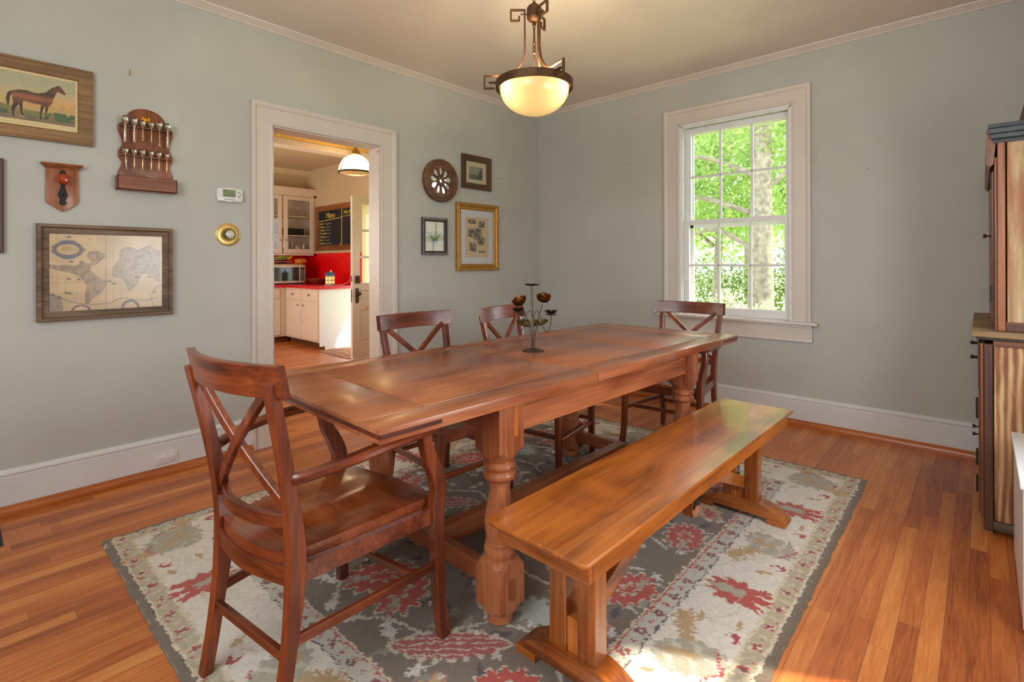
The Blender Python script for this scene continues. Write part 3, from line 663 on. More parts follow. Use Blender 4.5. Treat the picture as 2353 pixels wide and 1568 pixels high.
# ================================================================== RUG
RGX, RGY, RGW, RGL, RGA = 0.666, -3.790, 2.362, 2.930, 0.006     # near-left corner, size, turn
def make_rug():
    t = thing('area_rug', 'thick taupe and ivory floral rug with red blossoms under the dining table', 'rug', (RGX, RGY, 0), RGA)
    W, L = RGW, RGL
    cv = Canvas(W, L, 0.005, (118,100,90))
    BR, CR, OL, IV, TN, RD, SG, DK, GY = (116,97,78), (224,206,172), (188,170,138), (234,220,202), (194,156,104), (192,70,50), (206,198,178), (96,78,70), (178,166,142)
    wob = (cv.noise(0.02, 1)-0.5)*0.010 + (cv.noise(0.008, 2)-0.5)*0.006
    X, Y = cv.X, cv.Y
    d = np.minimum(np.minimum(X, W-X), np.minimum(Y, L-Y)) + wob*0.6
    def band(a, b_, col): cv.paint((d >= a) & (d < b_), col)
    band(-1, 0.030, BR); band(0.030, 0.038, CR); band(0.038, 0.090, OL); band(0.090, 0.104, CR); band(0.104, 0.330, IV)
    band(0.330, 0.335, DK); band(0.335, 0.390, SG); band(0.390, 0.397, RD); band(0.397, 0.406, CR)
    # along-border frame: s position along side, q distance from edge
    sides = [(0, L, lambda s, q: (W-q, s), pi), (0, L, lambda s, q: (q, L-s), 0.0), (0, W, lambda s, q: (s, q), pi/2), (0, W, lambda s, q: (W-s, L-q), -pi/2)]
    def jag(n, k, ph=0.0):
        def fn(u, v):
            r = np.hypot(u, v); a = np.arctan2(v, u); return r < (1-k) + k*np.cos(n*a+ph)
        return fn
    def leaf(u, v): return (np.abs(v) < (1-u*u)*0.9*(1+0.25*np.sin(9*u))) & (np.abs(u) < 1)
    def palm(s, q, f, inn, flip):
        x, y = f(s, q)
        # base: outline, petals, centre
        cv.shape(x, y, inn, 0.112, 0.088, jag(11, 0.16, 0.4), (206,190,160)); cv.shape(x, y, inn, 0.104, 0.080, jag(11, 0.16, 0.4), RD)
        for k_ in (-0.5, 0.0, 0.5):
            xx, yy = x - cos(inn+k_)*0.085, y - sin(inn+k_)*0.085; cv.shape(xx, yy, inn+k_, 0.052, 0.026, jag(5, 0.2), RD)
        for k_ in (-0.27, 0.27):
            xx, yy = x - cos(inn+k_)*0.105, y - sin(inn+k_)*0.105; cv.shape(xx, yy, inn+k_, 0.034, 0.008, lambda u, v: u*u+v*v < 1, IV)
        cv.shape(x+cos(inn)*0.015, y+sin(inn)*0.015, inn, 0.075, 0.030, jag(5, 0.14), SG if False else GY)
    def fan(s, q, f, inn, flip):
        x, y = f(s, q); bx, by = f(s+flip*0.18, 0.30)
        for k_ in range(9):
            tt = k_/8; px, py = bx+(x-bx)*tt, by+(y-by)*tt
            cv.shape(px, py, inn+flip*(0.9-0.25*(k_ % 2)), 0.052-0.022*tt, 0.022, jag(5, 0.28, k_), TN)
        cv.shape(x, y, inn+flip*0.5, 0.118, 0.080, jag(13, 0.07), GY, 0.95)
        cv.shape(x, y, inn+flip*0.5, 0.112, 0.074, lambda u, v: (np.sin((u*1.0+v*0.4)*11+np.sin(v*7)) > 0.55) & (u*u+v*v < 0.8), (214,204,178), 0.85)
        cv.shape(x+cos(inn)*0.03, y+sin(inn)*0.03, inn+flip*0.4, 0.070, 0.020, jag(6, 0.2), TN, 0.9)
        ox, oy = x-cos(inn)*0.098, y-sin(inn)*0.098
        for k_ in range(-5, 6): cv.ellipse(ox-sin(inn)*k_*0.013+cos(inn)*abs(k_)*0.008, oy+cos(inn)*k_*0.013+sin(inn)*abs(k_)*0.008, 0.006, 0.006, (178,66,60))
    for a0, a1, f, inn in sides:
        n = int(round((a1-a0-0.12)/0.118)); st = (a1-a0-0.12)/n
        for i in range(n+1):
            s = 0.06+i*st; x, y = f(s, 0.064+RNG.uniform(-.003, .003)); an = inn+RNG.uniform(-.4, .4)
            cv.shape(x, y, an, 0.030, 0.024, jag(4, 0.3, 0.8), (226,212,184)); cv.shape(x, y, an, 0.023, 0.018, jag(4, 0.36, 0.8), (178,62,58)); cv.shape(x, y, an, 0.008, 0.006, jag(4, 0.2), (96,58,54))
            x, y = f(s+st*0.5, 0.068); cv.shape(x, y, an+0.5, 0.024, 0.012, jag(3, 0.35), (216,202,170), 0.8)
            x, y = f(s+st*0.32, 0.05); cv.ellipse(x, y, 0.007, 0.006, (182,72,66))
        # inner guard flowers
        lo, hi = a0+0.36, a1-0.36; n = int(round((hi-lo)/0.118)); st = (hi-lo)/n
        for i in range(n+1):
            s = lo+i*st; x, y = f(s, 0.364); cv.shape(x, y, inn+0.6, 0.023, 0.021, jag(5, 0.2), (170,74,68)); cv.shape(x, y, inn+0.6, 0.016, 0.015, jag(5, 0.2), (108,78,72)); cv.ellipse(x, y, 0.005, 0.004, (222,212,190))
            if i < n: x, y = f(s+st*0.5, 0.364); cv.shape(x, y, inn+0.9, 0.015, 0.010, jag(4, 0.42), (188,70,66))
        # main border: blossoms, fan palmettes, leaves
        m = (a0+a1)/2; span = a1-a0
        reds = [m+k_*0.82 for k_ in (-2, -1, 0, 1, 2) if abs(k_*0.82) < span/2-0.30]
        if span < 2.5: reds = [m-0.52, m+0.52]
        fans = [r-0.41 for r in reds]+[reds[-1]+0.41]
        for j, s in enumerate(fans):
            if a0+0.2 < s < a1-0.2: fan(s, 0.205, f, inn, 1 if j % 2 else -1)
            for ds, q, ln in ((-0.22, 0.17, 0.036), (0.20, 0.25, 0.034), (0.24, 0.14, 0.030), (-0.13, 0.28, 0.026)):
                if a0+0.12 < s+ds < a1-0.12:
                    x, y = f(s+ds, q); cv.shape(x, y, inn+1.1+ds*3, ln, ln*0.38, leaf, TN)
            for ds in (-0.155, 0.165):
                if a0+0.12 < s+ds < a1-0.12:
                    x, y = f(s+ds, 0.135); cv.shape(x, y, inn+0.8, 0.026, 0.022, lambda u, v: (u*u+v*v < 1) & ((u-0.4)**2+v*v > 0.45), (182,62,58))
        for s in reds: palm(s, 0.215, f, inn, 1)
        pts = [f(a0+0.12+(a1-a0-0.24)*i/60, 0.235+0.07*sin(i*0.62)) for i in range(61)]
        cv.line(pts[::1], 0.004, (196,176,136), 0.6)
        x, y = f(a0+0.22, 0.225); cv.shape(x, y, inn+0.78, 0.13, 0.075, jag(11, 0.12), GY, 0.9); cv.shape(x, y, inn+0.78, 0.12, 0.02, jag(9, 0.2), TN, 0.9)
    # field
    fx0, fy0, fx1, fy1 = 0.41, 0.41, W-0.41, L-0.41
    fld = (d >= 0.408)
    keep = cv.c.copy()
    TA = (126,106,88)
    cv.paint(fld, TA)
    VN, BL = (208,198,174), (220,212,200)
    cx, cy = W/2, L/2
    def sym(x, y, an):
        for sx in (1, -1):
            for sy in (1, -1):
                a = an if sx*sy > 0 else -an
                if sx < 0: a += pi
                yield cx+sx*x, cy+sy*y, a
    # vines
    vines = [[(0.0,0.0),(0.16,0.10),(0.30,0.05),(0.48,0.16),(0.66,0.10)], [(0.16,0.10),(0.14,0.30),(0.30,0.42),(0.26,0.60),(0.42,0.70)], [(0.42,0.70),(0.60,0.64),(0.74,0.74)], [(0.42,0.70),(0.34,0.88),(0.46,1.02),(0.66,0.98)],
             [(0.02,0.46),(0.14,0.56),(0.26,0.60)], [(0.34,0.88),(0.16,0.92),(0.04,1.02)], [(0.30,0.42),(0.48,0.40),(0.58,0.30),(0.76,0.34)], [(0.60,0.64),(0.62,0.50),(0.74,0.46)]]
    for v in vines:
        q = [(p_.x, p_.y) for p_ in crv([(a, b_, 0) for a, b_ in v], 8)]
        for sx in (1, -1):
            for sy in (1, -1): cv.line([(cx+sx*a, cy+sy*b_) for a, b_ in q], 0.013, VN)
    rs = random.Random(11)
    for i in range(46):
        x, y = rs.uniform(0.02, 0.76), rs.uniform(0.02, 1.04)
        for X0, Y0, an in sym(x, y, rs.uniform(0, 3)): cv.shape(X0, Y0, an, rs.uniform(.020,.036), rs.uniform(.014,.022), jag(5, 0.24, rs.uniform(0, 3)), BL if i % 3 else VN)
    for i in range(22):
        x, y = rs.uniform(0.02, 0.76), rs.uniform(0.02, 1.04)
        for X0, Y0, an in sym(x, y, rs.uniform(0, 3)): cv.shape(X0, Y0, an, rs.uniform(.03,.05), rs.uniform(.012,.018), leaf, (150,142,124))
    for i in range(18):
        x, y = rs.uniform(0.02, 0.76), rs.uniform(0.02, 1.04)
        for X0, Y0, an in sym(x, y, rs.uniform(0, 3)): cv.shape(X0, Y0, an, rs.uniform(.03,.05), rs.uniform(.012,.018), leaf, (84,68,62))
    def bloss(x, y, an, k, c=RD, c2=(206,192,164)):
        for X0, Y0, a in sym(x, y, an):
            cv.shape(X0, Y0, a, 0.155*k, 0.115*k, jag(13, 0.13), (214,202,176)); cv.shape(X0, Y0, a, 0.143*k, 0.104*k, jag(13, 0.14), c)
            cv.shape(X0, Y0, a, 0.070*k, 0.046*k, jag(7, 0.28), c2); cv.shape(X0, Y0, a, 0.050*k, 0.028*k, jag(7, 0.28), c); cv.shape(X0+0.08*k*cos(a), Y0+0.08*k*sin(a), a, 0.045*k, 0.028*k, jag(5, 0.3), GY)
    def stripe(x, y, an, k):
        for X0, Y0, a in sym(x, y, an):
            cv.shape(X0, Y0, a, 0.20*k, 0.075*k, lambda u, v: (np.abs(v) < (1-u*u)**0.7*(0.86+0.14*np.sin(u*28))) & (np.abs(u) < 1), (206,192,168))
            cv.shape(X0, Y0, a, 0.185*k, 0.062*k, lambda u, v: (np.abs(v) < (1-np.clip(u*u,0,1))**0.7*0.9) & (np.abs(u) < 1), (176,80,74))
            cv.shape(X0, Y0, a, 0.185*k, 0.062*k, lambda u, v: (np.abs(v) < (1-np.clip(u*u,0,1))**0.7*0.9) & (np.abs(u) < 1) & (np.sin(v*17) > 0.62), (206,192,168))
    bloss(0.06, 0.80, 0.9, 1.0); bloss(0.68, 0.24, -1.3, 0.85); bloss(0.66, 0.86, -0.5, 0.80)
    stripe(0.40, 0.86, -0.75, 1.0); stripe(0.34, 0.24, 0.75, 0.9); bloss(0.06, 0.22, 1.5, 0.8, (176,84,74))
    for x, y, an, k in ((0.66, 0.54, -0.9, 1.0), (0.14, 0.52, 0.4, 0.8), (0.50, 1.03, 1.2, 0.8)):
        for X0, Y0, a in sym(x, y, an):
            cv.shape(X0, Y0, a, 0.120*k, 0.075*k, jag(9, 0.16), (186,92,80)); cv.shape(X0, Y0, a, 0.112*k, 0.068*k, jag(9, 0.16), (190,160,116)); cv.shape(X0+0.03*cos(a), Y0+0.03*sin(a), a, 0.06*k, 0.03*k, jag(7, 0.3), (180,66,60))
    for X0, Y0, a in sym(0.50, 0.56, 0.4): cv.shape(X0, Y0, a, 0.09, 0.07, jag(9, 0.16), (176,178,162))
    cv.c = np.where(fld[..., None], cv.c, keep)
    # weave: break edges up, tuft variation
    g = cv.noise(0.012, 5)*0.5+cv.noise(0.006, 6)*0.5
    cv.c = cv.c*(0.93+0.14*g[..., None])
    dx = ((cv.noise(0.011, 8)-0.5)*5.0).astype(int); dy = ((cv.noise(0.011, 9)-0.5)*5.0).astype(int)
    jj = np.clip(np.arange(cv.ny)[:, None]+dy, 0, cv.ny-1); ii = np.clip(np.arange(cv.nx)[None, :]+dx, 0, cv.nx-1); cv.c = cv.c[jj, ii]
    dd = np.minimum(np.minimum(X, W-X), np.minimum(Y, L-Y))
    Z = 0.0103 + (cv.noise(0.01, 12)-0.5)*0.0014 + (cv.noise(0.2, 13)-0.5)*0.001
    Z = np.where(dd < 0.012, np.minimum(Z, 0.0103*np.sqrt(np.clip(dd/0.012, 0, 1))), Z) + 0.0006
    edge = (cv.noise(0.03, 15)-0.5)*0.008
    XX = X + np.where((X < 0.03) | (X > W-0.03), edge, 0); YY = Y + np.where((Y < 0.03) | (Y > L-0.03), edge.T[:1, :1]+edge, 0)
    ca, sa = cos(RGA), sin(RGA); sx, sy = XX.ravel(), YY.ravel()
    canvas_part('pile', cv, lambda x, y, z: np.stack([RGX+sx*ca-sy*sa, RGY+sx*sa+sy*ca, z], 1), attr_mat('wool_pile', 0.95, 260, 0.55, fuzz=0.25), t, Z)
    b = B(); box(b, 0.006, W-0.006, 0.006, L-0.006, 0.0003, 0.006); part('backing', b, plain('rug_backing', (150,136,118), 0.9), t)
make_rug()
ZR = 0.0122      # furniture stands on the pile

# ================================================================== DINING TABLE
TX, TY, TA_, TW, TLN, TZ = 2.3518, -3.4978, -0.0308, 0.9189, 2.3577, 0.7795
ca, sa = cos(TA_), sin(TA_)
def tpt(u, v): return (TX - ca*u - sa*v, TY - sa*u + ca*v)      # u from the right edge inwards, v from the near end
tc_ = tpt(TW/2, TLN/2)
def make_table():
    t = thing('dining_table', 'long red-brown plank-top dining table with four turned legs, in the middle of the rug', 'table', (tc_[0], tc_[1], ZR), TA_)
    H = TZ-ZR; hw, hl = TW/2, TLN/2; th = 0.037
    def X(u): return hw-u
    def Y(v): return v-hl
    b = B(); rl = 0.105; g = 0.0030; s1, s2, s3, s4 = 0.215, 0.955, 1.60, TLN-0.215
    def board(u0, u1, v0, v1, dz=0.0): box(b, X(u1)+g/2, X(u0)-g/2, Y(v0)+g/2, Y(v1)-g/2, H-th+dz, H+dz, 0.0016, seg=2)
    for a0, a1 in ((0, s2), (s2, s3), (s3, TLN)):
        board(0, rl, a0, a1); board(TW-rl, TW, a0, a1)
    board(rl, TW-rl, 0, s1); board(rl, TW-rl, s1, s2); board(rl, TW-rl, s2, s3, -0.0006); board(rl, TW-rl, s3, s4, -0.0006); board(rl, TW-rl, s4, TLN)
    box(b, X(TW)+0.01, X(0)-0.01, Y(0)+0.01, Y(TLN)-0.01, H-th+0.002, H-0.004)
    top = part('tabletop', b, tbw('y'), t)
    dk = wood('dark_walnut_inlay', (70,30,18), (98,46,28), (118,60,38), 'y', 0.35)
    for uu, sg in ((X(0), 1), (X(TW), -1)):
        for v0, v1 in ((0, 0.20), (TLN-0.20, TLN)): part('edge_inlay', box(B(), min(uu-0.002*sg, uu+0.0009*sg), max(uu-0.002*sg, uu+0.0009*sg), Y(v0)+0.002, Y(v1)-0.002, H-0.0235, H-0.0125), dk, top, label='dark walnut strip let into the table edge')
    part('edge_inlay', box(B(), X(TW)+0.002, X(0)-0.002, Y(0)-0.0009, Y(0)+0.002, H-0.0235, H-0.0125), dk, top, label='dark walnut strip let into the table edge')
    lx = hw-0.0917; ly0, ly1 = Y(0.512), Y(TLN-0.508); hb = 0.0575
    prof = [(0.0,0.040),(0.004,0.044),(0.034,0.040),(0.038,0.046),(0.044,0.060),(0.058,0.0815),(0.178,0.0815),(0.198,0.070),(0.208,0.060),(0.214,0.050),(0.222,0.052),(0.236,0.054),(0.248,0.052),(0.253,0.046),(0.257,0.047),(0.263,0.0485),(0.267,0.044),(0.290,0.049),(0.320,0.0525),(0.345,0.051),(0.385,0.043),(0.425,0.0355),(0.450,0.0355),(0.466,0.041),(0.472,0.050),(0.480,0.055),(0.489,0.055),(0.497,0.050),(0.501,0.046),(0.505,0.050),(0.513,0.0545),(0.521,0.0545),(0.528,0.050),(0.532,0.045),(0.538,0.049),(0.549,0.056),(0.560,0.063),(0.572,0.0815),(H-th,0.0815)]
    for sx, sy, yy in ((1,0,ly0),(-1,0,ly0),(1,1,ly1),(-1,1,ly1)):
        b = B(); lathe(b, prof, 64, Matrix.Translation((sx*lx, yy, 0)), half=hb)
        lg = part('leg', b, tbw('z'), t, ang=28)
        part('leg_peg', box(B(), sx*(lx+hb)-0.004, sx*(lx+hb)+0.004, yy+0.008, yy+0.030, 0.615, H-th-0.002, 0.003), wood('peg_wood', (140,70,24), (176,98,40), (200,124,60), 'z', 0.32), lg)
        hexp = [(yy-0.014,0.092),(yy,0.083),(yy+0.014,0.092),(yy+0.014,0.148),(yy,0.157),(yy-0.014,0.148)]
        part('leg_lozenge', prism(B(), hexp, sx*(lx+hb)-0.003*sx, sx*(lx+hb)+0.004*sx, lambda a, b_, h: (h, a, b_)), tbw('z'), lg)
    az0 = 0.622
    for sx in (1, -1): part('side_apron', box(B(), sx*(lx+0.030)-0.012, sx*(lx+0.030)+0.012, ly0+hb-0.01, ly1-hb+0.01, az0, H-th, 0.002), tbw('y'), t)
    for yy in (ly0-0.015, ly1+0.015): part('end_apron', box(B(), -lx+hb-0.01, lx-hb+0.01, yy-0.011, yy+0.011, az0, H-th, 0.002), tbw('x'), t)
    for yy in (ly0, ly1):
        b = B(); box(b, -lx+hb-0.012, lx-hb+0.012, yy-0.020, yy+0.020, 0.092, 0.160, 0.003); part('end_stretcher', b, tbw('x'), t)
    b = B(); box(b, -0.028, 0.028, ly0-0.002, ly1+0.002, 0.088, 0.166, 0.004); part('centre_stretcher', b, tbw('y'), t)
    return t
make_table()

# ================================================================== BENCH
def make_bench():
    bz = 0.485-ZR; W, L = 0.3476, 1.747; an = -0.0095
    near_r = (2.782, -3.2178); c, s = cos(an), sin(an)
    cx = near_r[0] - c*W/2 - s*L/2; cy = near_r[1] - s*W/2 + c*L/2
    t = thing('bench', 'long golden-brown wooden trestle bench along the right side of the dining table', 'bench', (cx, cy, ZR), an)
    hw, hl = W/2, L/2
    tb = bmesh.new()      # top board: soft corners, wide chamfer underneath
    def outline(ins, r):
        o = []
        for sx, sy, a0 in ((1,1,0),(-1,1,pi/2),(-1,-1,pi),(1,-1,1.5*pi)):
            for k in range(6):
                a = a0+pi/2*k/5; o.append((sx*(hw-ins-r)+r*cos(a), sy*(hl-ins-r)+r*sin(a)))
        return o
    rings = []
    for z, ins, r in ((bz, 0.0035, 0.010), (bz-0.0035, 0.0, 0.012), (bz-0.009, 0.0, 0.012), (bz-0.026, 0.017, 0.010)):
        rings.append([tb.verts.new((x, y, z)) for x, y in outline(ins, r)])
    tb.faces.new(rings[0]); n = len(rings[0])
    for A, B2 in zip(rings, rings[1:]):
        for i in range(n): tb.faces.new((A[i], A[(i+1)%n], B2[(i+1)%n], B2[i]))
    tb.faces.new(rings[-1][::-1])
    part('seat_top', tb, bnw('y'), t, ang=25)
    for sx in (-1, 1): part('side_rail', box(B(), sx*(hw-0.029)-0.011, sx*(hw-0.029)+0.011, -hl+0.055, hl-0.055, bz-0.070, bz-0.026, 0.002), bnw('y'), t)
    for sy in (-1, 1): part('end_rail', box(B(), -hw+0.018, hw-0.018, sy*(hl-0.045)-0.0105, sy*(hl-0.045)+0.0105, bz-0.070, bz-0.026, 0.002), bnw('x'), t)
    for sy in (-1, 1):
        ye = sy*(hl-0.205)     # trestle
        tr = B()
        foot = [(-0.190,0.030),(-0.165,0.044),(-0.125,0.066),(-0.085,0.078),(0.085,0.078),(0.125,0.066),(0.165,0.044),(0.190,0.030),(0.192,0.020),(-0.192,0.020)]
        prism(tr, [(a, z) for a, z in foot][::-1], ye-0.042, ye+0.042, lambda a, z, h: (a, h, z))
        f = part('foot_beam', tr, bnw('x'), t)
        for sx in (-1, 1): part('foot_pad', prism(B(), [(sx*0.122, 0.022),(sx*0.198, 0.022),(sx*0.203, 0.014),(sx*0.199, 0.0),(sx*0.122, 0.0)], ye-0.046, ye+0.046, lambda a, z, h: (a, h, z)), bnw('x'), f)
        for sx in (-1, 1):
            b = B(); box(b, sx*0.050-0.030, sx*0.050+0.030, ye-0.030, ye+0.030, 0.076, bz-0.026, 0.0025); part('post', b, bnw('z'), t)
        part('spacer_block', box(B(), -0.022, 0.022, ye-0.020, ye+0.020, 0.076, 0.175, 0.002), bnw('z'), t)
        part('cleat', box(B(), -0.09, 0.09, ye-0.035, ye+0.035, bz-0.050, bz-0.026, 0.002), bnw('x'), t)
        b = B(); z0, z1 = 0.155, bz-0.072
        prism(b, [(ye-sy*0.030, z0-0.028),(ye-sy*0.030, z0+0.028),(sy*0.02, z1+0.038),(sy*0.02, z1-0.020)], -0.021, 0.021, lambda a, z, h: (h, a, z)); part('diagonal_brace', b, bnw('y'), t)
    yb = 0.0; o_ = [(yb-0.032, bz-0.028),(yb+0.032, bz-0.028),(yb+0.032, 0.262),(yb+0.020, 0.238),(yb-0.020, 0.238),(yb-0.032, 0.262)]
    part('centre_block', prism(B(), o_, -0.062, -0.0215, lambda a, z, h: (h, a, z)), bnw('z'), t)
    cb = part('centre_block', prism(B(), o_, 0.0215, 0.062, lambda a, z, h: (h, a, z)), bnw('z'), t)
    b = B()
    plate = [(-0.026,0.046),(-0.014,0.040),(0.0,0.038),(0.014,0.040),(0.026,0.046),(0.020,0.025),(0.017,0.0),(0.020,-0.025),(0.026,-0.046),(0.014,-0.040),(0,-0.038),(-0.014,-0.040),(-0.026,-0.046),(-0.020,-0.025),(-0.017,0.0),(-0.020,0.025)]
    zc = 0.318
    prism(b, [(yb+a, zc+z) for a, z in plate], 0.062, 0.067, lambda a, z, h: (h, a, z))
    M = Matrix.Translation((0.066, yb, zc)) @ Matrix.Rotation(pi/2, 4, 'Y')
    lathe(b, [(0,0.017),(0.004,0.017),(0.006,0.012),(0.010,0.012),(0.011,0.0)], 20, M)
    lathe(b, [(0.01,0.008),(0.017,0.008),(0.018,0.0)], 6, M)
    part('bolt_plate', b, M_IRON, cb, label='black iron plate and bolt')
    return t
make_bench()

# ================================================================== CHAIRS (front towards local +y)
def make_chair(name, label, arm, loc, rz, group=None):
    t = thing(name, label, 'chair', loc, rz, group)
    sh = 0.447; fw = 0.250 if arm else 0.222; rw = 0.186; yf, yr = 0.240, -0.240; top = 0.945
    # rear legs run up into the back posts
    ypath = [(-0.245,0.0),(-0.232,0.10),(-0.214,0.22),(-0.200,0.34),(-0.196,0.44),(-0.204,0.53),(-0.226,0.66),(-0.252,0.79),(-0.276,0.90)]
    for sx in (-1, 1):
        pts = crv([(sx*(rw + (0.010 if z < 0.1 else 0) + 0.022*max(0, z-0.5)/0.4), y-0.012, z) for y, z in ypath], 4)
        sc = [(1, 0.74+0.42*math.exp(-((p.z-0.42)/0.16)**2)) for p in pts]
        b = B(); sweep(b, pts, rect_prof(0.030, 0.042, 0.003), nrm=(1, 0, 0), scales=sc); part('leg', b, chw('z'), t)
    # front legs (they carry the arms of an armchair)
    for sx in (-1, 1):
        b = B()
        if arm:
            pp = [(fw+0.010, 0.258, 0.0),(fw+0.002, 0.246, 0.12),(fw, 0.238, 0.30),(fw, 0.236, 0.42),(fw+0.004, 0.240, 0.475),(fw+0.010, 0.222, 0.53),(fw+0.012, 0.196, 0.58),(fw+0.010, 0.180, 0.63),(fw+0.008, 0.172, 0.672)]
            pts = crv([(sx*a, y, z) for a, y, z in pp], 5)
            sc = [(1, 0.72+0.35*math.exp(-((p.z-0.46)/0.13)**2)) for p in pts]
            sweep(b, pts, rect_prof(0.032, 0.050, 0.003), nrm=(1, 0, 0), scales=sc)
        else:
            pts = [(sx*(fw+0.004), 0.244, 0.0),(sx*fw, 0.240, 0.2),(sx*fw, 0.240, sh-0.03)]
            sweep(b, pts, rect_prof(0.036, 0.038, 0.004), nrm=(1, 0, 0), scales=[0.74, 0.92, 1.0])
        part('leg', b, chw('z'), t)
    # saddle seat
    st = bmesh.new(); nx, ny = 18, 16
    def half(v): return rw-0.018+(fw+(0.020 if not arm else -0.014)-rw+0.018)*(v**0.9)
    grid = {}
    for lay in (0, 1):
        for j in range(ny+1):
            v = j/ny; y = yr+0.022+(yf+0.034-yr-0.022)*v
            for i in range(nx+1):
                u = i/nx*2-1; x = u*half(v); yy = y - (0.020*u*u if v > 0.99 else 0.02*u*u*v)
                if v < 0.15: yy -= 0.028*(1-u*u)*(1-v/0.15)
                dish = 0.013*math.exp(-((abs(u)-0.42)/0.30)**2)*(1-max(0, v-0.55)*1.5)*min(1, v*5)
                z = sh - dish - (0.008*max(0, v-0.85)/0.15 if lay == 0 else 0)
                if lay == 1: z = sh-0.032; x *= 0.985
                grid[lay, j, i] = st.verts.new((x, yy, z))
    for j in range(ny):
        for i in range(nx):
            st.faces.new((grid[0,j,i], grid[0,j,i+1], grid[0,j+1,i+1], grid[0,j+1,i])); st.faces.new((grid[1,j,i], grid[1,j+1,i], grid[1,j+1,i+1], grid[1,j,i+1]))
    for i in range(nx):
        st.faces.new((grid[0,0,i], grid[1,0,i], grid[1,0,i+1], grid[0,0,i+1])); st.faces.new((grid[0,ny,i], grid[0,ny,i+1], grid[1,ny,i+1], grid[1,ny,i]))
    for j in range(ny):
        st.faces.new((grid[0,j,0], grid[0,j+1,0], grid[1,j+1,0], grid[1,j,0])); st.faces.new((grid[0,j,nx], grid[1,j,nx], grid[1,j+1,nx], grid[0,j+1,nx]))
    part('seat', st, wood('cherry_seat', (76,28,12), (122,54,24), (158,84,42), 'x', 0.30, 0.4, figure=1.0, fine=1.2), t, ang=40)
    # seat frame
    b = B(); z0, z1 = sh-0.078, sh-0.030
    for sx in (-1, 1):
        sweep(b, [(sx*(fw-0.004), yf-0.006, (z0+z1)/2), (sx*(rw-0.002), yr+0.034, (z0+z1)/2)], rect_prof(z1-z0, 0.020, 0.001), nrm=(0, 0, 1))
    sweep(b, crv([(-fw+0.01, yf+0.004, (z0+z1)/2), (0, yf+0.010, (z0+z1)/2), (fw-0.01, yf+0.004, (z0+z1)/2)], 5), rect_prof(z1-z0, 0.020, 0.001), nrm=(0, 0, 1))
    sweep(b, crv([(-rw, yr+0.024, (z0+z1)/2), (0, yr-0.004, (z0+z1)/2), (rw, yr+0.024, (z0+z1)/2)], 6), rect_prof(z1-z0, 0.020, 0.001), nrm=(0, 0, 1))
    part('seat_frame', b, chw('x'), t)
    # curved crest rail
    cw = 0.238
    yb = lambda x, base, sag: base - sag*(1-(x/cw)**2)
    pts = [(x, yb(x, -0.268, 0.048), top-0.042) for x in [cw*(-1+2*i/16) for i in range(17)]]
    b = B(); t2 = bmesh.new(); sweep(t2, pts, rect_prof(0.084, 0.024, 0.003), nrm=(0, 0, 1), scales=[(1, 1.0)]*17)
    for v in t2.verts: v.co.y -= (v.co.z-(top-0.042))*0.20
    join(b, t2); part('crest_rail', b, chw('x'), t)
    # lower back rail
    b = B(); pts = [(x, yb(x*cw/rw, -0.202, 0.050), 0.528) for x in [rw*(-1+2*i/12) for i in range(13)]]
    sweep(b, pts, rect_prof(0.038, 0.020, 0.003), nrm=(0, 0, 1)); part('lower_rail', b, chw('x'), t)
    # two crossing bars, bowed like the back
    for sx in (-1, 1):
        pts = []
        for i in range(13):
            f = i/12; x = sx*(-rw-0.004+2*(rw-0.004)*f)+ sx*0.008; z = 0.872-(0.872-0.545)*f
            base = -0.204-(z-0.53)*0.205
            pts.append((x, base-0.006-0.014*sin(pi*f)+(0.004 if sx > 0 else -0.004), z))
        b = B(); sweep(b, pts, rect_prof(0.026, 0.018, 0.002), nrm=Vector((0,-1,0)).cross(Vector((pts[-1][0]-pts[0][0], 0, pts[-1][2]-pts[0][2])).normalized())); part('cross_bar', b, chw('z'), t)
    # stretchers
    def strch(a, c_, nrm=(0,0,1)): bb = B(); sweep(bb, [a, c_], rect_prof(0.026, 0.018, 0.003), nrm=nrm); part('stretcher', bb, chw('y' if abs(a[1]-c_[1]) > abs(a[0]-c_[0]) else 'x'), t)
    for sx in (-1, 1): strch((sx*(fw+0.001), 0.240, 0.232), (sx*(rw+0.004), -0.224, 0.232))
    strch((-rw-0.004, -0.232, 0.196), (rw+0.004, -0.232, 0.196)); 
    if not arm: strch((-fw, 0.240, 0.205), (fw, 0.240, 0.205))
    else: strch((-fw+0.005, 0.150, 0.232), (fw-0.005, 0.150, 0.232))
    if arm:
        for sx in (-1, 1):
            pts = crv([(sx*(rw+0.012), -0.226, 0.648),(sx*(rw+0.034), -0.20, 0.652),(sx*(fw+0.004), -0.10, 0.666),(sx*(fw+0.018), 0.04, 0.676),(sx*(fw+0.012), 0.17, 0.674),(sx*(fw-0.002), 0.232, 0.672)], 6)
            b = B(); nn = len(pts); sweep(b, pts, rect_prof(0.026, 0.040, 0.007), nrm=(0, 0, 1), scales=[(1, 0.62+0.45*min(1, i/(nn*0.7))) if i < nn-1 else (0.6, 0.6) for i in range(nn)]); part('arm', b, chw('y'), t)
    return t
ac = make_chair('armchair', 'red-brown cross-back armchair seen from behind at the near end of the table', True, (1.967, -3.447, ZR), rad(6.9), 'cross-back armchairs at the table ends')
sc_ = make_chair('side_chair', 'armless cross-back chair on the far side of the table, in front of the doorway casing', False, (1.400, -2.475, ZR), rad(-93), 'cross-back side chairs along the left side')
sc_.scale = (1, 1, 0.965)
copy_tree(sc_, (1.475, -1.790, ZR), rad(-80), 'armless cross-back chair on the far side of the table, behind the metal flowers', zs=0.965)
copy_tree(ac, (1.945, -0.930, ZR), rad(183), 'cross-back armchair at the far end of the table, in front of the window', zs=0.960)

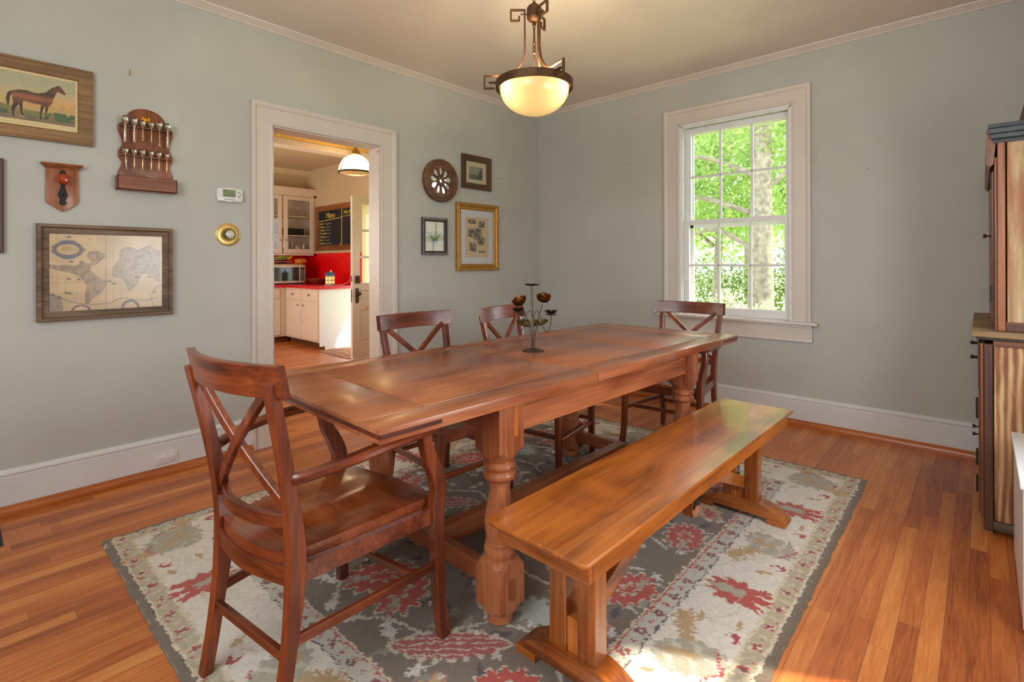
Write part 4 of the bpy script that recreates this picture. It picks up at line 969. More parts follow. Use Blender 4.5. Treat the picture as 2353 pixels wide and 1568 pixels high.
# ================================================================== METAL FLOWERS ON THE TABLE
def make_flowers():
    cx, cy = 1.886, -2.343; z0 = TZ
    t = thing('metal_flower_sculpture', 'small bronze metal flower sculpture with roses standing on the dining table', 'ornament', (cx, cy, z0))
    R = Vector((cos(YAW), sin(YAW), 0)); Fv = Vector((-sin(YAW), cos(YAW), 0))
    O = Vector((cx, cy, z0))
    def W(l, z, f=0.0): return O + R*l + Fv*f + Vector((0, 0, z))
    Mo = Matrix.Translation(O)
    gold = plain('gilded_metal', (150,98,48), 0.36, 0.85, noise=0.35, nscale=60)
    b = B(); lathe(b, [(0.0,0.052),(0.003,0.052),(0.008,0.038),(0.012,0.020),(0.014,0.0085),(0.046,0.0085),(0.048,0.004)], 28, Mo); part('base', b, M_BRONZE, t, world=True)
    b = B(); tube(b, [W(0,0.03), W(0,0.12), W(-0.006,0.312)], 0.0034, 8); part('stem', b, M_BRONZE, t, world=True)
    def petals(c, n, r, tilt, mat, nm, sz=0.5, ph=0.0, par=None, up=Vector((0,0,1))):
        out = []
        b = B(); q = up.rotation_difference(Vector((0,0,1))).inverted() if False else Vector((0,0,1)).rotation_difference(up)
        for k in range(n):
            a = 2*pi*k/n+ph; tt = bmesh.new(); rows = []
            for i in range(6):
                u = i/5; wdt = r*sz*sin(pi*(0.12+0.80*u))**0.8
                rr = r*u*cos(tilt*u); zz = r*u*sin(tilt*u)+0.10*r*u*u
                rows.append([tt.verts.new((rr, v*wdt, zz+abs(v)*0.18*r*u)) for v in (-1, -0.5, 0, 0.5, 1)])
            for A, C in zip(rows, rows[1:]):
                for i in range(4): tt.faces.new((A[i], A[i+1], C[i+1], C[i]))
            bmesh.ops.solidify(tt, geom=tt.faces[:], thickness=0.0009)
            tt.transform(Matrix.Translation(c) @ q.to_matrix().to_4x4() @ Matrix.Rotation(a, 4, 'Z')); join(b, tt)
        return part(nm, b, mat, par or t, world=True)
    petals(W(-0.006,0.312), 5, 0.036, 0.05, M_BRONZE, 'flower', 0.42, 0.5)
    def rose(c, k, up):
        f = petals(c, 6, 0.044*k, 0.55, gold, 'rose', 0.55, 0.2, None, up)
        petals(c+up*0.004, 5, 0.035*k, 0.95, gold, 'inner_petals', 0.6, 0.9, f, up); petals(c+up*0.009, 4, 0.026*k, 1.30, gold, 'inner_petals', 0.6, 0.3, f, up)
        petals(c-up*0.006, 5, 0.030*k, 0.25, M_BRONZE, 'sepals', 0.25, 0.0, f, up)
    rose(W(-0.058,0.226,-0.01), 1.0, Vector((-0.35,-0.2,0.9)).normalized()); rose(W(0.050,0.238,0.01), 0.95, (R*0.25+Vector((0,-0.3,0.9))).normalized())
    def twist(pts, nm='stem'):
        q = crv(pts, 8); b = B()
        for ph in (0, pi):
            w_ = []
            for i, p in enumerate(q):
                a = i*0.9+ph; w_.append(p + R*0.0016*cos(a) + Fv*0.0016*sin(a))
            tube(b, w_, 0.0015, 6)
        part(nm, b, M_BRONZE, t, world=True)
    twist([W(-0.003,0.03), W(-0.008,0.08), W(-0.020,0.13), W(-0.048,0.205,-0.008)]); twist([W(0.004,0.03), W(0.010,0.08), W(0.022,0.14), W(0.044,0.222,0.008)])
    for sx, ex, fz in ((1, 0.085, 0.178), (-1, -0.072, 0.190)):
        b = B(); pts = [W(0,0.15), W(sx*0.010,0.188), W(sx*0.022,0.192), W(sx*0.036,0.165), W(sx*0.045,0.118), W(sx*0.062,0.092), W(sx*0.078,0.105), W(ex,0.150), W(ex,fz)]
        tube(b, crv(pts, 6), 0.0018, 7); part('stem', b, M_BRONZE, t, world=True)
        f = petals(W(ex,fz), 5, 0.032, 0.35, M_BRONZE, 'flower', 0.55, 0.3)
        lathe_b = B(); lathe(lathe_b, [(0,0.004),(0.0015,0.030),(0.003,0.028),(0.003,0.0)], 20, Matrix.Translation(W(ex,fz-0.006))); part('saucer', lathe_b, M_BRONZE, f, world=True)
    green = plain('antique_green_metal', (92,76,36), 0.4, 0.7, noise=0.3)
    for p, q, wd in ((W(-0.012,0.118), W(-0.078,0.142,-0.006), 0.018), (W(0.0,0.115), W(0.024,0.152,-0.012), 0.016), (W(0.022,0.122), W(0.072,0.148,0.0), 0.014), (W(-0.010,0.112), W(-0.034,0.150,0.01), 0.010)):
        tt = bmesh.new(); d = q-p; side = d.cross(Fv).normalized(); rows = []
        for i in range(8):
            u = i/7; w_ = wd*sin(pi*u)**0.8; c = p+d*u+Vector((0,0,0.006*sin(pi*u))); rows.append([tt.verts.new(c+side*w_*v+Fv*(0.004*abs(v))) for v in (-1, 0, 1)])
        for A, C in zip(rows, rows[1:]):
            for i in range(2): tt.faces.new((A[i], A[i+1], C[i+1], C[i]))
        bmesh.ops.solidify(tt, geom=tt.faces[:], thickness=0.0009); part('leaf', tt, green, t, world=True)
make_flowers()

# ================================================================== PENDANT LAMP OVER THE TABLE
def make_pendant():
    px, py = 1.8646, -2.3036
    t = thing('pendant_lamp', 'bronze pendant lamp with cream glass bowl and square-scroll arms above the dining table', 'lamp', (px, py, 1.92))
    Mo = Matrix.Translation((px, py, 0)); br = plain('aged_bronze', (84,58,36), 0.5, 0.6, noise=0.12)
    def rod(prof, nm, par=t, mat=br, seg=24): b = B(); lathe(b, prof, seg, Mo); return part(nm, b, mat, par, world=True)
    rod([(2.10,0.0),(2.10,0.022),(2.108,0.022),(2.110,0.005),(2.215,0.005),(2.220,0.009),(2.226,0.009),(2.228,0.005),(2.235,0.0065),(2.246,0.009),(2.256,0.0065),(2.262,0.006),(2.266,0.009),(2.272,0.009),(2.274,0.005),(2.350,0.005),(2.352,0.009),(2.366,0.009),(2.372,0.004)], 'centre_rod')
    rod([(2.372,0.0),(2.374,0.016),(2.380,0.026),(2.388,0.033),(2.392,0.036),(2.440,0.036),(2.452,0.028),(2.458,0.014),(2.470,0.008),(2.474,0.0)], 'hub')
    # chain up to the ceiling and the canopy
    z = 2.474; k = 0
    while z < 2.725:
        b = B(); pts = [Vector((px, py, z+0.017))+Vector((0.0085*sin(a)*(1 if k % 2 == 0 else 0), 0.0085*sin(a)*(0 if k % 2 == 0 else 1), 0.017*cos(a))) for a in [2*pi*i/16 for i in range(16)]]
        sweep(b, pts, circ_prof(0.0022, 6), closed=True); part('chain_link', b, br, t, world=True); z += 0.0275; k += 1
    rod([(ZC-0.032,0.0),(ZC-0.032,0.012),(ZC-0.022,0.050),(ZC-0.004,0.062),(ZC,0.062)], 'canopy')
    # rim: band with a bevelled lip
    b = B(); lathe(b, [(2.050,0.176),(2.046,0.182),(2.048,0.188),(2.082,0.188),(2.086,0.184),(2.084,0.168),(2.056,0.160),(2.050,0.176)], 64, Mo, cap=False); rim = part('rim', b, br, t, world=True)
    # glass bowl
    m = bpy.data.materials.new('cream_glass'); m.use_nodes = True; nt = m.node_tree; nt.nodes.clear()
    o = N(nt, 'ShaderNodeOutputMaterial'); mx = N(nt, 'ShaderNodeMixShader'); mx.inputs[0].default_value = 0.05; ad = N(nt, 'ShaderNodeMixShader'); ad.inputs[0].default_value = 0.18
    tr = N(nt, 'ShaderNodeBsdfTranslucent'); tr.inputs[0].default_value = rgba((55,50,37)); g = N(nt, 'ShaderNodeBsdfGlossy'); g.inputs['Roughness'].default_value = 0.25
    df = N(nt, 'ShaderNodeBsdfDiffuse'); df.inputs[0].default_value = rgba((74,67,50))
    nt.links.new(tr.outputs[0], ad.inputs[1]); nt.links.new(df.outputs[0], ad.inputs[2]); nt.links.new(ad.outputs[0], mx.inputs[1]); nt.links.new(g.outputs[0], mx.inputs[2]); nt.links.new(mx.outputs[0], o.inputs[0])
    prof = []
    for i in range(15):
        a = (pi/2)*i/14; prof.append((2.058-0.136*cos(a)**0.9 if i < 14 else 2.058, 0.168*sin(a)))
    prof[0] = (1.922, 0.0)
    b = B(); lathe(b, prof, 64, Mo, cap=False); part('glass_bowl', b, m, t, world=True)
    R = Vector((cos(YAW), sin(YAW), 0)); Fv = Vector((-sin(YAW), cos(YAW), 0))
    arm = [(0.073,2.403),(0.073,2.380),(0.113,2.380),(0.113,2.432),(0.046,2.432),(0.046,2.36),(0.046,2.27),(0.048,2.225),(0.058,2.185),(0.078,2.150),(0.108,2.122),(0.150,2.110),(0.190,2.112),(0.242,2.112),(0.242,2.052),(0.194,2.052)]
    for k, ang in enumerate((0.0, 2*pi/3, 4*pi/3)):
        d = (-R*cos(ang) - Fv*sin(ang)).normalized(); n = d.cross(Vector((0,0,1)))
        P = [Vector((px, py, z_)) + d*r_ for r_, z_ in arm[:5]] + list(crv([Vector((px, py, z_)) + d*r_ for r_, z_ in arm[5:13]], 5)) + [Vector((px, py, z_)) + d*r_ for r_, z_ in arm[13:]]
        b = B(); sweep(b, P, rect_prof(0.0115, 0.0085, 0.001), nrm=n); am = part('arm', b, br, t, world=True)
        b = B(); sweep(b, [Vector((px, py, 2.412))+d*0.030, Vector((px, py, 2.412))+d*0.060], circ_prof(0.003, 8)); sphere(b, Vector((px, py, 2.412))+d*0.060, 0.0055); part('screw', b, br, am, world=True)
        b = B(); sweep(b, [Vector((px, py, 2.080))+d*0.186, Vector((px, py, 2.080))+d*0.222], rect_prof(0.0115, 0.008, 0.001), nrm=n); part('arm_stub', b, br, am, world=True)
    # lamp holders and bulbs inside the bowl
    gl = bpy.data.materials.new('lit_bulb'); gl.use_nodes = True; nt = gl.node_tree; nt.nodes.clear(); o = N(nt, 'ShaderNodeOutputMaterial'); a_ = N(nt, 'ShaderNodeAddShader')
    e_ = N(nt, 'ShaderNodeEmission'); e_.inputs[0].default_value = (1.0, 0.80, 0.52, 1); e_.inputs[1].default_value = 2.0; nt.links.new(e_.outputs[0], a_.inputs[0]); nt.links.new(N(nt, 'ShaderNodeBsdfTransparent').outputs[0], a_.inputs[1]); nt.links.new(a_.outputs[0], o.inputs[0])
    for s in (-1, 1):
        c = Vector((px, py, 2.075)) + R*s*0.098 - Fv*0.062
        b = B(); lathe(b, [(2.085,0.013),(2.11,0.013),(2.115,0.0)], 14, Matrix.Translation((c.x, c.y, 0))); part('lamp_holder', b, M_TRIM, t, world=True)
        b = B(); lathe(b, [(2.012,0.0),(2.016,0.014),(2.030,0.026),(2.045,0.029),(2.062,0.022),(2.085,0.012)], 16, Matrix.Translation((c.x, c.y, 0))); part('bulb', b, gl, t, world=True)
        add_light('bulb_light', 'POINT', (c.x, c.y, 2.045), 20, (1.0, 0.76, 0.46), shadow_soft_size=0.024)
make_pendant()

# ================================================================== THINGS ON THE LEFT WALL
def frame_on_left(t, y0, y1, z0, z1, wd, depth, mat_fn, prof=None, nm='frame'):
    """mitred frame; wd visible width"""
    prof = prof or [(0,0),(depth*0.7,0),(depth*0.8,-wd*0.08),(depth*0.72,-wd*0.22),(depth,-wd*0.7),(depth,-wd*0.92),(depth*0.85,-wd),(0,-wd)]
    yi0, yi1, zi0, zi1 = y0+wd, y1-wd, z0+wd, z1-wd
    b = B(); sweep(b, [(0.002,yi0,zi0),(0.002,yi0,zi1),(0.002,yi1,zi1),(0.002,yi1,zi0)], prof, nrm=(1,0,0), closed=True)
    return part(nm, b, mat_fn, t, world=True, ang=25)
def picture(name, label, y0, y1, z0, z1, wd, depth, mat, group=None, prof=None):
    return thing(name, label, 'picture', (0.0, (y0+y1)/2, z0), 0, group)
RW = wood('rustic_frame', (104,76,46), (144,108,68), (168,132,88), 'y', 0.6, 0.0, figure=0.4, bstr=0.2)
# horse print
y0, y1, z0, z1 = -4.212, -3.713, 1.820, 2.212
t = picture('framed_horse_print', 'framed colour print of a brown horse in a wide rustic wooden frame', y0, y1, z0, z1, 0, 0, None)
frame_on_left(t, y0, y1, z0, z1, 0.062, 0.022, RW, [(0,0),(0.010,0),(0.016,-0.006),(0.018,-0.020),(0.018,-0.046),(0.022,-0.052),(0.020,-0.062),(0,-0.062)])
ih0, iz0 = y0+0.060, z0+0.060; cw_, ch_ = y1-y0-0.120, z1-z0-0.120
cv = Canvas(cw_, ch_, 0.0018, (222,196,142)); X, Y = cv.X, cv.Y
pic = (X > 0.012) & (X < cw_-0.012) & (Y > 0.030) & (Y < ch_-0.014)
n1 = cv.noise(0.05, 1); n2 = cv.noise(0.02, 2); v = (Y-0.03)/(ch_-0.044); u = (X-0.012)/(cw_-0.024)
sky = np.stack([176-6*v+40*np.clip(1-abs(v-0.45)*3.2,0,1)*u+18*n1, 168-0*v+4*n1-26*np.clip(1-abs(v-0.35)*4,0,1)*n2, 116+18*v-34*np.clip(1-abs(v-0.38)*3.4,0,1)], -1)
hill = 0.30-0.10*u+0.02*np.sin(u*9)
gr = np.stack([112+36*n1, 108+30*n2, 62+10*n1], -1); soil = np.stack([116+26*n1, 98+18*n1, 70+14*n2], -1)
im = np.where((v < hill)[..., None], gr, sky); im = np.where((v < 0.13-0.04*u+0.02*n1)[..., None], soil, im)
cv.c = np.where(pic[..., None], im, cv.c); cv.c *= (0.96+0.08*cv.noise(0.006, 4)[..., None])
cv.paint(pic & (v < 0.26) & (v > 0.08) & (u > 0.72-0.5*(0.22-v)) & (n2 > 0.3), (58,92,58), 0.8); cv.paint(pic & (v < 0.24) & (v > 0.10) & (u < 0.30) & (n2 > 0.4), (52,84,50), 0.7)
cv.paint(pic & ((X < 0.0135) | (X > cw_-0.0135) | (Y > ch_-0.0155)), (150,124,80), 0.6)
HORSE = [(-4.018,2.045),(-3.992,2.056),(-3.965,2.057),(-3.938,2.051),(-3.92,2.054),(-3.899,2.063),(-3.888,2.074),(-3.871,2.092),(-3.854,2.103),(-3.846,2.111),(-3.845,2.105),(-3.839,2.108),(-3.837,2.099),(-3.828,2.086),(-3.821,2.075),(-3.823,2.067),(-3.831,2.068),(-3.838,2.072),(-3.85,2.076),(-3.856,2.073),(-3.863,2.052),(-3.871,2.029),(-3.871,2.018),(-3.883,2.0),(-3.887,1.993),(-3.89,1.977),(-3.894,1.963),(-3.896,1.947),(-3.891,1.926),(-3.898,1.927),(-3.899,1.950),(-3.900,1.975),(-3.901,1.993),(-3.903,1.989),(-3.907,1.976),(-3.913,1.953),(-3.915,1.937),(-3.910,1.926),(-3.918,1.926),(-3.92,1.933),(-3.919,1.958),(-3.917,1.981),(-3.916,1.998),(-3.929,1.997),(-3.947,1.999),(-3.963,2.003),(-3.979,2.004),(-3.982,1.984),(-3.982,1.956),(-3.981,1.938),(-3.975,1.924),(-3.982,1.924),(-3.987,1.936),(-3.992,1.966),(-3.995,1.984),(-4.003,1.97),(-4.010,1.956),(-4.013,1.937),(-4.009,1.921),(-4.017,1.922),(-4.019,1.936),(-4.020,1.961),(-4.019,1.973),(-4.015,1.986),(-4.018,2.004),(-4.022,2.027)]
TAIL = [(-4.016,2.046),(-4.029,2.039),(-4.037,2.025),(-4.04,2.001),(-4.037,1.977),(-4.033,1.964),(-4.029,1.982),(-4.026,2.013),(-4.02,2.035),(-4.014,2.042)]
cv.poly([(a-ih0, b_-iz0) for a, b_ in TAIL], (44,30,22))
sl, ins = cv.poly([(a-ih0, b_-iz0) for a, b_ in HORSE], (104,60,30))
Xs, Ys = X[sl]+ih0, Y[sl]+iz0; sh_ = 0.72+0.5*np.exp(-(((Ys-2.025)/0.014)**2)) * (Ys > 1.99) - 0.42*(Ys < 1.985) + 0.25*(n1[sl]-0.5) - 0.25*np.exp(-(((Ys-2.052)/0.008)**2))
cv.c[sl] = np.where(ins[..., None], np.clip(np.stack([128*sh_, 72*sh_, 36*sh_], -1), 22, 230), cv.c[sl])
cv.line([(-3.895-ih0,2.062-iz0),(-3.872-ih0,2.088-iz0),(-3.850-ih0,2.104-iz0)], 0.007, (52,40,30)); cv.line([(-3.990-ih0,1.930-iz0),(-3.976-ih0,1.925-iz0)], 0.004, (210,190,160)); cv.ellipse(-3.838-ih0, 2.093-iz0, 0.0016, 0.0016, (30,20,14))
for i in range(60): xx = 0.12+0.14*i/60; cv.line([(xx, 0.015),(xx+0.0012, 0.015+0.002*(i % 3 > 0))], 0.0012, (150,120,80), 0.7)
PRM = attr_mat('printed_paper', 0.55)
canvas_part('print', cv, on_left(ih0, iz0, 0.008), PRM, t, label='colour print of a bay horse standing in a meadow')
def pane(t, y0, y1, z0, z1, x, kind='picture'):
    m = glass(kind+'_glass', gloss=0.02)
    if kind == 'frosted':
        for n_ in m.node_tree.nodes:
            if n_.type == 'BSDF_GLOSSY': n_.inputs['Roughness'].default_value = 0.22
    b = B(); box(b, x-0.0008, x+0.0008, y0, y1, z0, z1); part('glass', b, m, t, world=True)
pane(t, ih0, ih0+cw_, iz0, iz0+ch_, 0.0115)

# old world map
y0, y1, z0, z1 = -3.935, -3.358, 0.914, 1.405
t = picture('framed_map', 'faded old world map in a weathered grey-brown wooden frame, the lowest on the wall', y0, y1, z0, z1, 0, 0, None)
WF = wood('weathered_frame', (86,68,54), (128,104,84), (164,136,108), 'y', 0.8, 0.0, fine=1.4, figure=0.5, bstr=0.5)
frame_on_left(t, y0, y1, z0, z1, 0.048, 0.034, WF, [(0,0),(0.010,0),(0.012,-0.003),(0.014,-0.026),(0.018,-0.029),(0.034,-0.032),(0.034,-0.044),(0.030,-0.048),(0,-0.048)])
mw, mh = y1-y0-0.094, z1-z0-0.094; my, mz = y0+0.047, z0+0.047
cv = Canvas(mw, mh, 0.0016, (206,174,128)); X, Y = cv.X, cv.Y; n1 = cv.noise(0.06, 21); n2 = cv.noise(0.012, 22); n3 = cv.noise(0.004, 23)
cv.c *= (0.90+0.12*n1+0.06*n3)[..., None]
AM = [(-3.891,1.2),(-3.848,1.193),(-3.821,1.196),(-3.8,1.192),(-3.778,1.196),(-3.761,1.207),(-3.727,1.203),(-3.716,1.214),(-3.727,1.228),(-3.739,1.243),(-3.73,1.265),(-3.699,1.272),(-3.669,1.258),(-3.664,1.243),(-3.687,1.214),(-3.704,1.199),(-3.722,1.192),(-3.73,1.17),(-3.716,1.159),(-3.699,1.137),(-3.684,1.122),(-3.661,1.117),(-3.658,1.099),(-3.673,1.066),(-3.687,1.045),(-3.708,1.031),(-3.722,1.013),(-3.731,0.996),(-3.745,0.997),(-3.745,1.047),(-3.739,1.083),(-3.75,1.113),(-3.767,1.138),(-3.8,1.157),(-3.843,1.168),(-3.872,1.179),(-3.891,1.186)]
AF = [(-3.625,1.191),(-3.613,1.214),(-3.598,1.229),(-3.601,1.259),(-3.592,1.285),(-3.567,1.297),(-3.536,1.29),(-3.517,1.279),(-3.498,1.291),(-3.472,1.303),(-3.439,1.284),(-3.416,1.277),(-3.416,1.099),(-3.439,1.112),(-3.459,1.14),(-3.492,1.152),(-3.504,1.133),(-3.517,1.114),(-3.524,1.091),(-3.543,1.069),(-3.561,1.054),(-3.571,1.081),(-3.58,1.115),(-3.598,1.127),(-3.622,1.131),(-3.634,1.158)]
for P in (AM, AF):
    Q = [(a-my, b_-mz) for a, b_ in P]; sl, ins = cv.poly(Q, (164,136,108), 0.8)
    cv.c[sl] = np.where((ins & (n2[sl] > 0.6))[..., None], cv.c[sl]*0.86, cv.c[sl]); cv.line(Q+[Q[0]], 0.0022, (118,100,86), 0.8)
for i in range(1, 15): cv.line([(mw*i/15, 0), (mw*i/15, mh)], 0.0009, (128,106,82), 0.35)
for i in range(1, 9): cv.line([(0, mh*i/9), (mw, mh*i/9)], 0.0009, (140,104,80), 0.4)
cv.line([(-3.659-my, 0), (-3.659-my, mh)], 0.0022, (104,86,72), 0.8); cv.line([(0, 0.145),(mw, 0.145)], 0.0016, (120,82,70), 0.6)
ox, oz = -3.814-my, 1.277-mz
cv.ellipse(ox, oz, 0.062, 0.046, (98,94,112), 0.75); cv.shape(ox, oz, 0, 0.070, 0.036, lambda u, v: (np.hypot(u, v) < 0.9+0.12*np.cos(7*np.arctan2(v, u))), (112,88,92), 0.6); cv.ellipse(ox, oz, 0.044, 0.027, (200,168,118)); cv.ellipse(ox, oz-0.040, 0.030, 0.010, (86,98,122), 0.6); cv.ellipse(ox, oz+0.040, 0.034, 0.009, (86,98,122), 0.6)
for i in range(5): cv.line([(ox-0.026, oz+0.004-i*0.0045),(ox+0.026, oz+0.004-i*0.0045)], 0.0011, (128,100,74), 0.6)
cv.shape(0.0, 0.02, 0, 0.055, 0.075, lambda u, v: u*u+v*v < 1, (138,122,108), 0.8); cv.shape(mw, 0.05, 0, 0.052, 0.072, lambda u, v: (u*u+v*v < 1) & (u*u+v*v > 0.86), (112,96,88), 0.8)
for cx_, cz_, rx_, rz_ in ((0.125, 0.0, 0.040, 0.030), (0.335, 0.0, 0.042, 0.046)):
    cv.shape(cx_, cz_, 0, rx_, rz_, lambda u, v: (u*u+v*v < 1) & (u*u+v*v > 0.5), (100,82,96), 0.8)
cv.line([(p_.x, p_.y) for p_ in crv([(0.03,0.075,0),(0.09,0.045,0),(0.16,0.03,0),(0.245,0.032,0),(0.29,0.055,0),(0.33,0.05,0),(0.40,0.038,0),(0.46,0.05,0)], 8)], 0.0035, (92,92,104), 0.8)
cv.line([(p_.x, p_.y) for p_ in crv([(0.42,0.34,0),(0.39,0.31,0),(0.40,0.28,0)], 8)]+[(0.44,0.36)], 0.003, (100,110,112), 0.6)
rs = random.Random(4)
for i in range(16):
    x, y = rs.choice([rs.uniform(0.01,0.14), rs.uniform(0.24,0.30), rs.uniform(0.36,0.46)]), rs.uniform(0.06,0.17) if i < 11 else rs.uniform(0.2,0.38)
    cv.shape(x, y, 0, 0.012, 0.0035, lambda u, v: (u*u+v*v < 1), (92,88,84), 0.75); cv.poly([(x-0.006,y),(x,y+0.012),(x+0.006,y)], (96,90,84), 0.7)
for i in range(150):
    x, y = rs.uniform(0, mw), rs.uniform(0, mh); cv.line([(x, y),(x+rs.uniform(0.006,0.02), y+rs.uniform(-.001,.001))], 0.0009, (118,96,76), 0.5)
canvas_part('map_sheet', cv, on_left(my, mz, 0.009), PRM, t, label='tan old world map with cartouche and ships')
text('cartouche_lettering', 'AMERICA', 0.0085, t, Matrix(((0,0,1,0.0095),(1,0,0,my+ox-0.0225),(0,1,0,mz+oz+0.008),(0,0,0,1))), plain('map_ink', (104,82,62), 0.8), 0.0001)
pane(t, my, my+mw, mz, mz+mh, 0.0125, 'frosted')

# partly seen dark red frame at the very left
y0, y1, z0, z1 = -4.420, -4.049, 1.257, 1.708
t = picture('framed_picture', 'dark red-brown picture frame cut off by the left edge of the photo', y0, y1, z0, z1, 0, 0, None)
frame_on_left(t, y0, y1, z0, z1, 0.030, 0.022, wood('mahogany_frame', (58,22,16), (92,42,28), (122,64,44), 'z', 0.4), None)
cv = Canvas(y1-y0-0.056, z1-z0-0.056, 0.004, (206,196,174)); cv.paint((cv.X > 0.06) & (cv.X < cv.w-0.06) & (cv.Y > 0.07) & (cv.Y < cv.h-0.07), (150,148,128)); cv.c *= (0.94+0.1*cv.noise(0.03, 3))[..., None]
canvas_part('print', cv, on_left(y0+0.028, z0+0.028, 0.008), PRM, t)

# door knob plaque
kz = 1.470
t = thing('door_knob_plaque', 'small wooden wall plaque with an amber glass door knob on a black plate', 'wall hook', (0, -3.836, 1.471))
MP = wood('plaque_wood', (126,64,26), (166,94,46), (190,118,64), 'z', 0.4, 0.2, figure=0.3)
b = B(); prism(b, [(-3.899,1.694),(-3.899,1.517),(-3.889,1.506),(-3.868,1.493),(-3.852,1.480),(-3.836,1.471),(-3.820,1.480),(-3.804,1.493),(-3.785,1.508),(-3.775,1.522),(-3.775,1.694)], 0.0, 0.017, fA, 0.002); part('back_board', b, MP, t, world=True)
b = B(); box(b, 0, 0.045, -3.919, -3.756, 1.703, 1.712, 0.002); box(b, 0, 0.036, -3.912, -3.763, 1.695, 1.703, 0.003); box(b, 0, 0.026, -3.905, -3.769, 1.688, 1.695, 0.002); part('top_ledge', b, MP, t, world=True)
c_ = -3.835
plate = [(0,0.0),(0.012,0.006),(0.016,0.014),(0.010,0.022),(0.009,0.030),(0.019,0.048),(0.018,0.066),(0.011,0.078),(0.006,0.100),(0.012,0.112),(0.018,0.125),(0.018,0.148),(0.010,0.158),(0.014,0.166),(0.010,0.176),(0,0.181)]
b = B(); prism(b, [(c_+a, 1.500+z) for a, z in plate]+[(c_-a, 1.500+z) for a, z in plate[::-1][1:-1]], 0.016, 0.021, fA, 0.0015); pl_ = part('key_plate', b, M_IRON, t, world=True)
b = B(); prism(b, ell(c_, 1.560, 0.0035, 0.0045, 10), 0.0205, 0.0225, fA); prism(b, [(c_-0.0018,1.545),(c_+0.0018,1.545),(c_+0.0018,1.560),(c_-0.0018,1.560)], 0.0205, 0.0225, fA); part('keyhole', b, plain('black_void', (10,9,9), 0.8), pl_, world=True)
am = bpy.data.materials.new('amber_glass'); am.use_nodes = True; bs = am.node_tree.nodes['Principled BSDF']; bs.inputs['Base Color'].default_value = rgba((214,84,34)); bs.inputs['Roughness'].default_value = 0.08; bs.inputs['Transmission Weight'].default_value = 0.55; bs.inputs['IOR'].default_value = 1.5
t2 = bmesh.new(); lathe(t2, [(0.0,0.007),(0.018,0.008),(0.022,0.015),(0.028,0.024),(0.036,0.027),(0.044,0.024),(0.050,0.014),(0.052,0.0)], 12, Matrix.Translation((0.020, c_+0.0, 1.632)) @ Matrix.Rotation(pi/2, 4, 'Y')); part('glass_knob', t2, am, t, world=True, smooth=False)

# spoon rack, ledges and its spoons
t = thing('spoon_rack', 'scalloped wooden spoon rack with two ledges and a box shelf on the wall', 'rack', (0, -3.478, 1.604))
SR = wood('rack_wood', (98,46,20), (140,74,36), (170,100,54), 'z', 0.38, 0.3, figure=0.4); SRY = wood('rack_wood', (98,46,20), (140,74,36), (170,100,54), 'y', 0.38, 0.3, figure=0.4)
hb_ = [(0.128,1.676),(0.128,1.705),(0.120,1.722),(0.112,1.745),(0.108,1.758),(0.116,1.772),(0.126,1.785),(0.128,1.800),(0.127,1.816),(0.118,1.832),(0.109,1.850),(0.107,1.870),(0.112,1.895),(0.122,1.915),(0.128,1.935),(0.128,1.962),(0.120,1.972),(0.106,1.975),(0.100,1.982),(0.097,1.998),(0.088,2.020),(0.074,2.040),(0.055,2.056),(0.030,2.066),(0.0,2.070)]
yc_ = -3.480
b = B(); prism(b, [(yc_-a, z) for a, z in hb_]+[(yc_+a, z) for a, z in hb_[::-1][1:]], 0.0, 0.013, fA, 0.003); part('back_board', b, SR, t, world=True)
for z in (1.957, 1.797): b = B(); box(b, 0.010, 0.046, yc_-0.122, yc_+0.122, z-0.005, z+0.004, 0.003, seg=2); part('ledge', b, SRY, t, world=True)
b = B(); box(b, 0.006, 0.060, yc_-0.139, yc_+0.139, 1.604, 1.612, 0.002); box(b, 0.052, 0.060, yc_-0.139, yc_+0.139, 1.604, 1.682, 0.002); box(b, 0.0, 0.060, yc_-0.139, yc_-0.131, 1.604, 1.682, 0.002); box(b, 0.0, 0.060, yc_+0.131, yc_+0.139, 1.604, 1.682, 0.002); box(b, 0.0, 0.008, yc_-0.139, yc_+0.139, 1.604, 1.68, 0.002)
part('box_shelf', b, SRY, t, world=True)
b = B(); gd = plain('gilt', (214,150,44), 0.35, 0.85)
sphere(b, (0.018, -3.482, 2.008), 0.008, 0.6, 1, 1.5); sphere(b, (0.020, -3.482, 2.024), 0.0045)
for s in (-1, 1):
    prism(b, [(-3.482+s*0.004, 2.014),(-3.482+s*0.016, 2.024),(-3.482+s*0.021, 2.012),(-3.482+s*0.018, 2.002),(-3.482+s*0.012, 1.996),(-3.482+s*0.006, 2.000)], 0.013, 0.019, fA); prism(b, [(-3.482+s*0.001, 1.998),(-3.482+s*0.007, 1.990),(-3.482, 1.988)], 0.013, 0.018, fA)
part('gilt_eagle', b, gd, t, world=True, label='gilded spread eagle badge')
UP = [(-3.582,0.125,1.14,1),(-3.541,0.118,1.05,1),(-3.503,0.100,0.86,0),(-3.463,0.100,0.86,0),(-3.425,0.122,1.05,2),(-3.385,0.124,1.0,1)]
LOW = [(-3.582,0.095,0.85,3),(-3.542,0.095,0.85,0),(-3.504,0.095,0.87,0),(-3.464,0.094,0.87,0),(-3.428,0.093,0.86,0),(-3.390,0.094,0.78,0)]
orn = {0: 'plain-handled', 1: 'ornate', 2: 'round-tipped', 3: 'twisted blue-tipped'}
ordn = ['leftmost', 'second from left', 'third from left', 'fourth from left', 'fifth from left', 'rightmost']
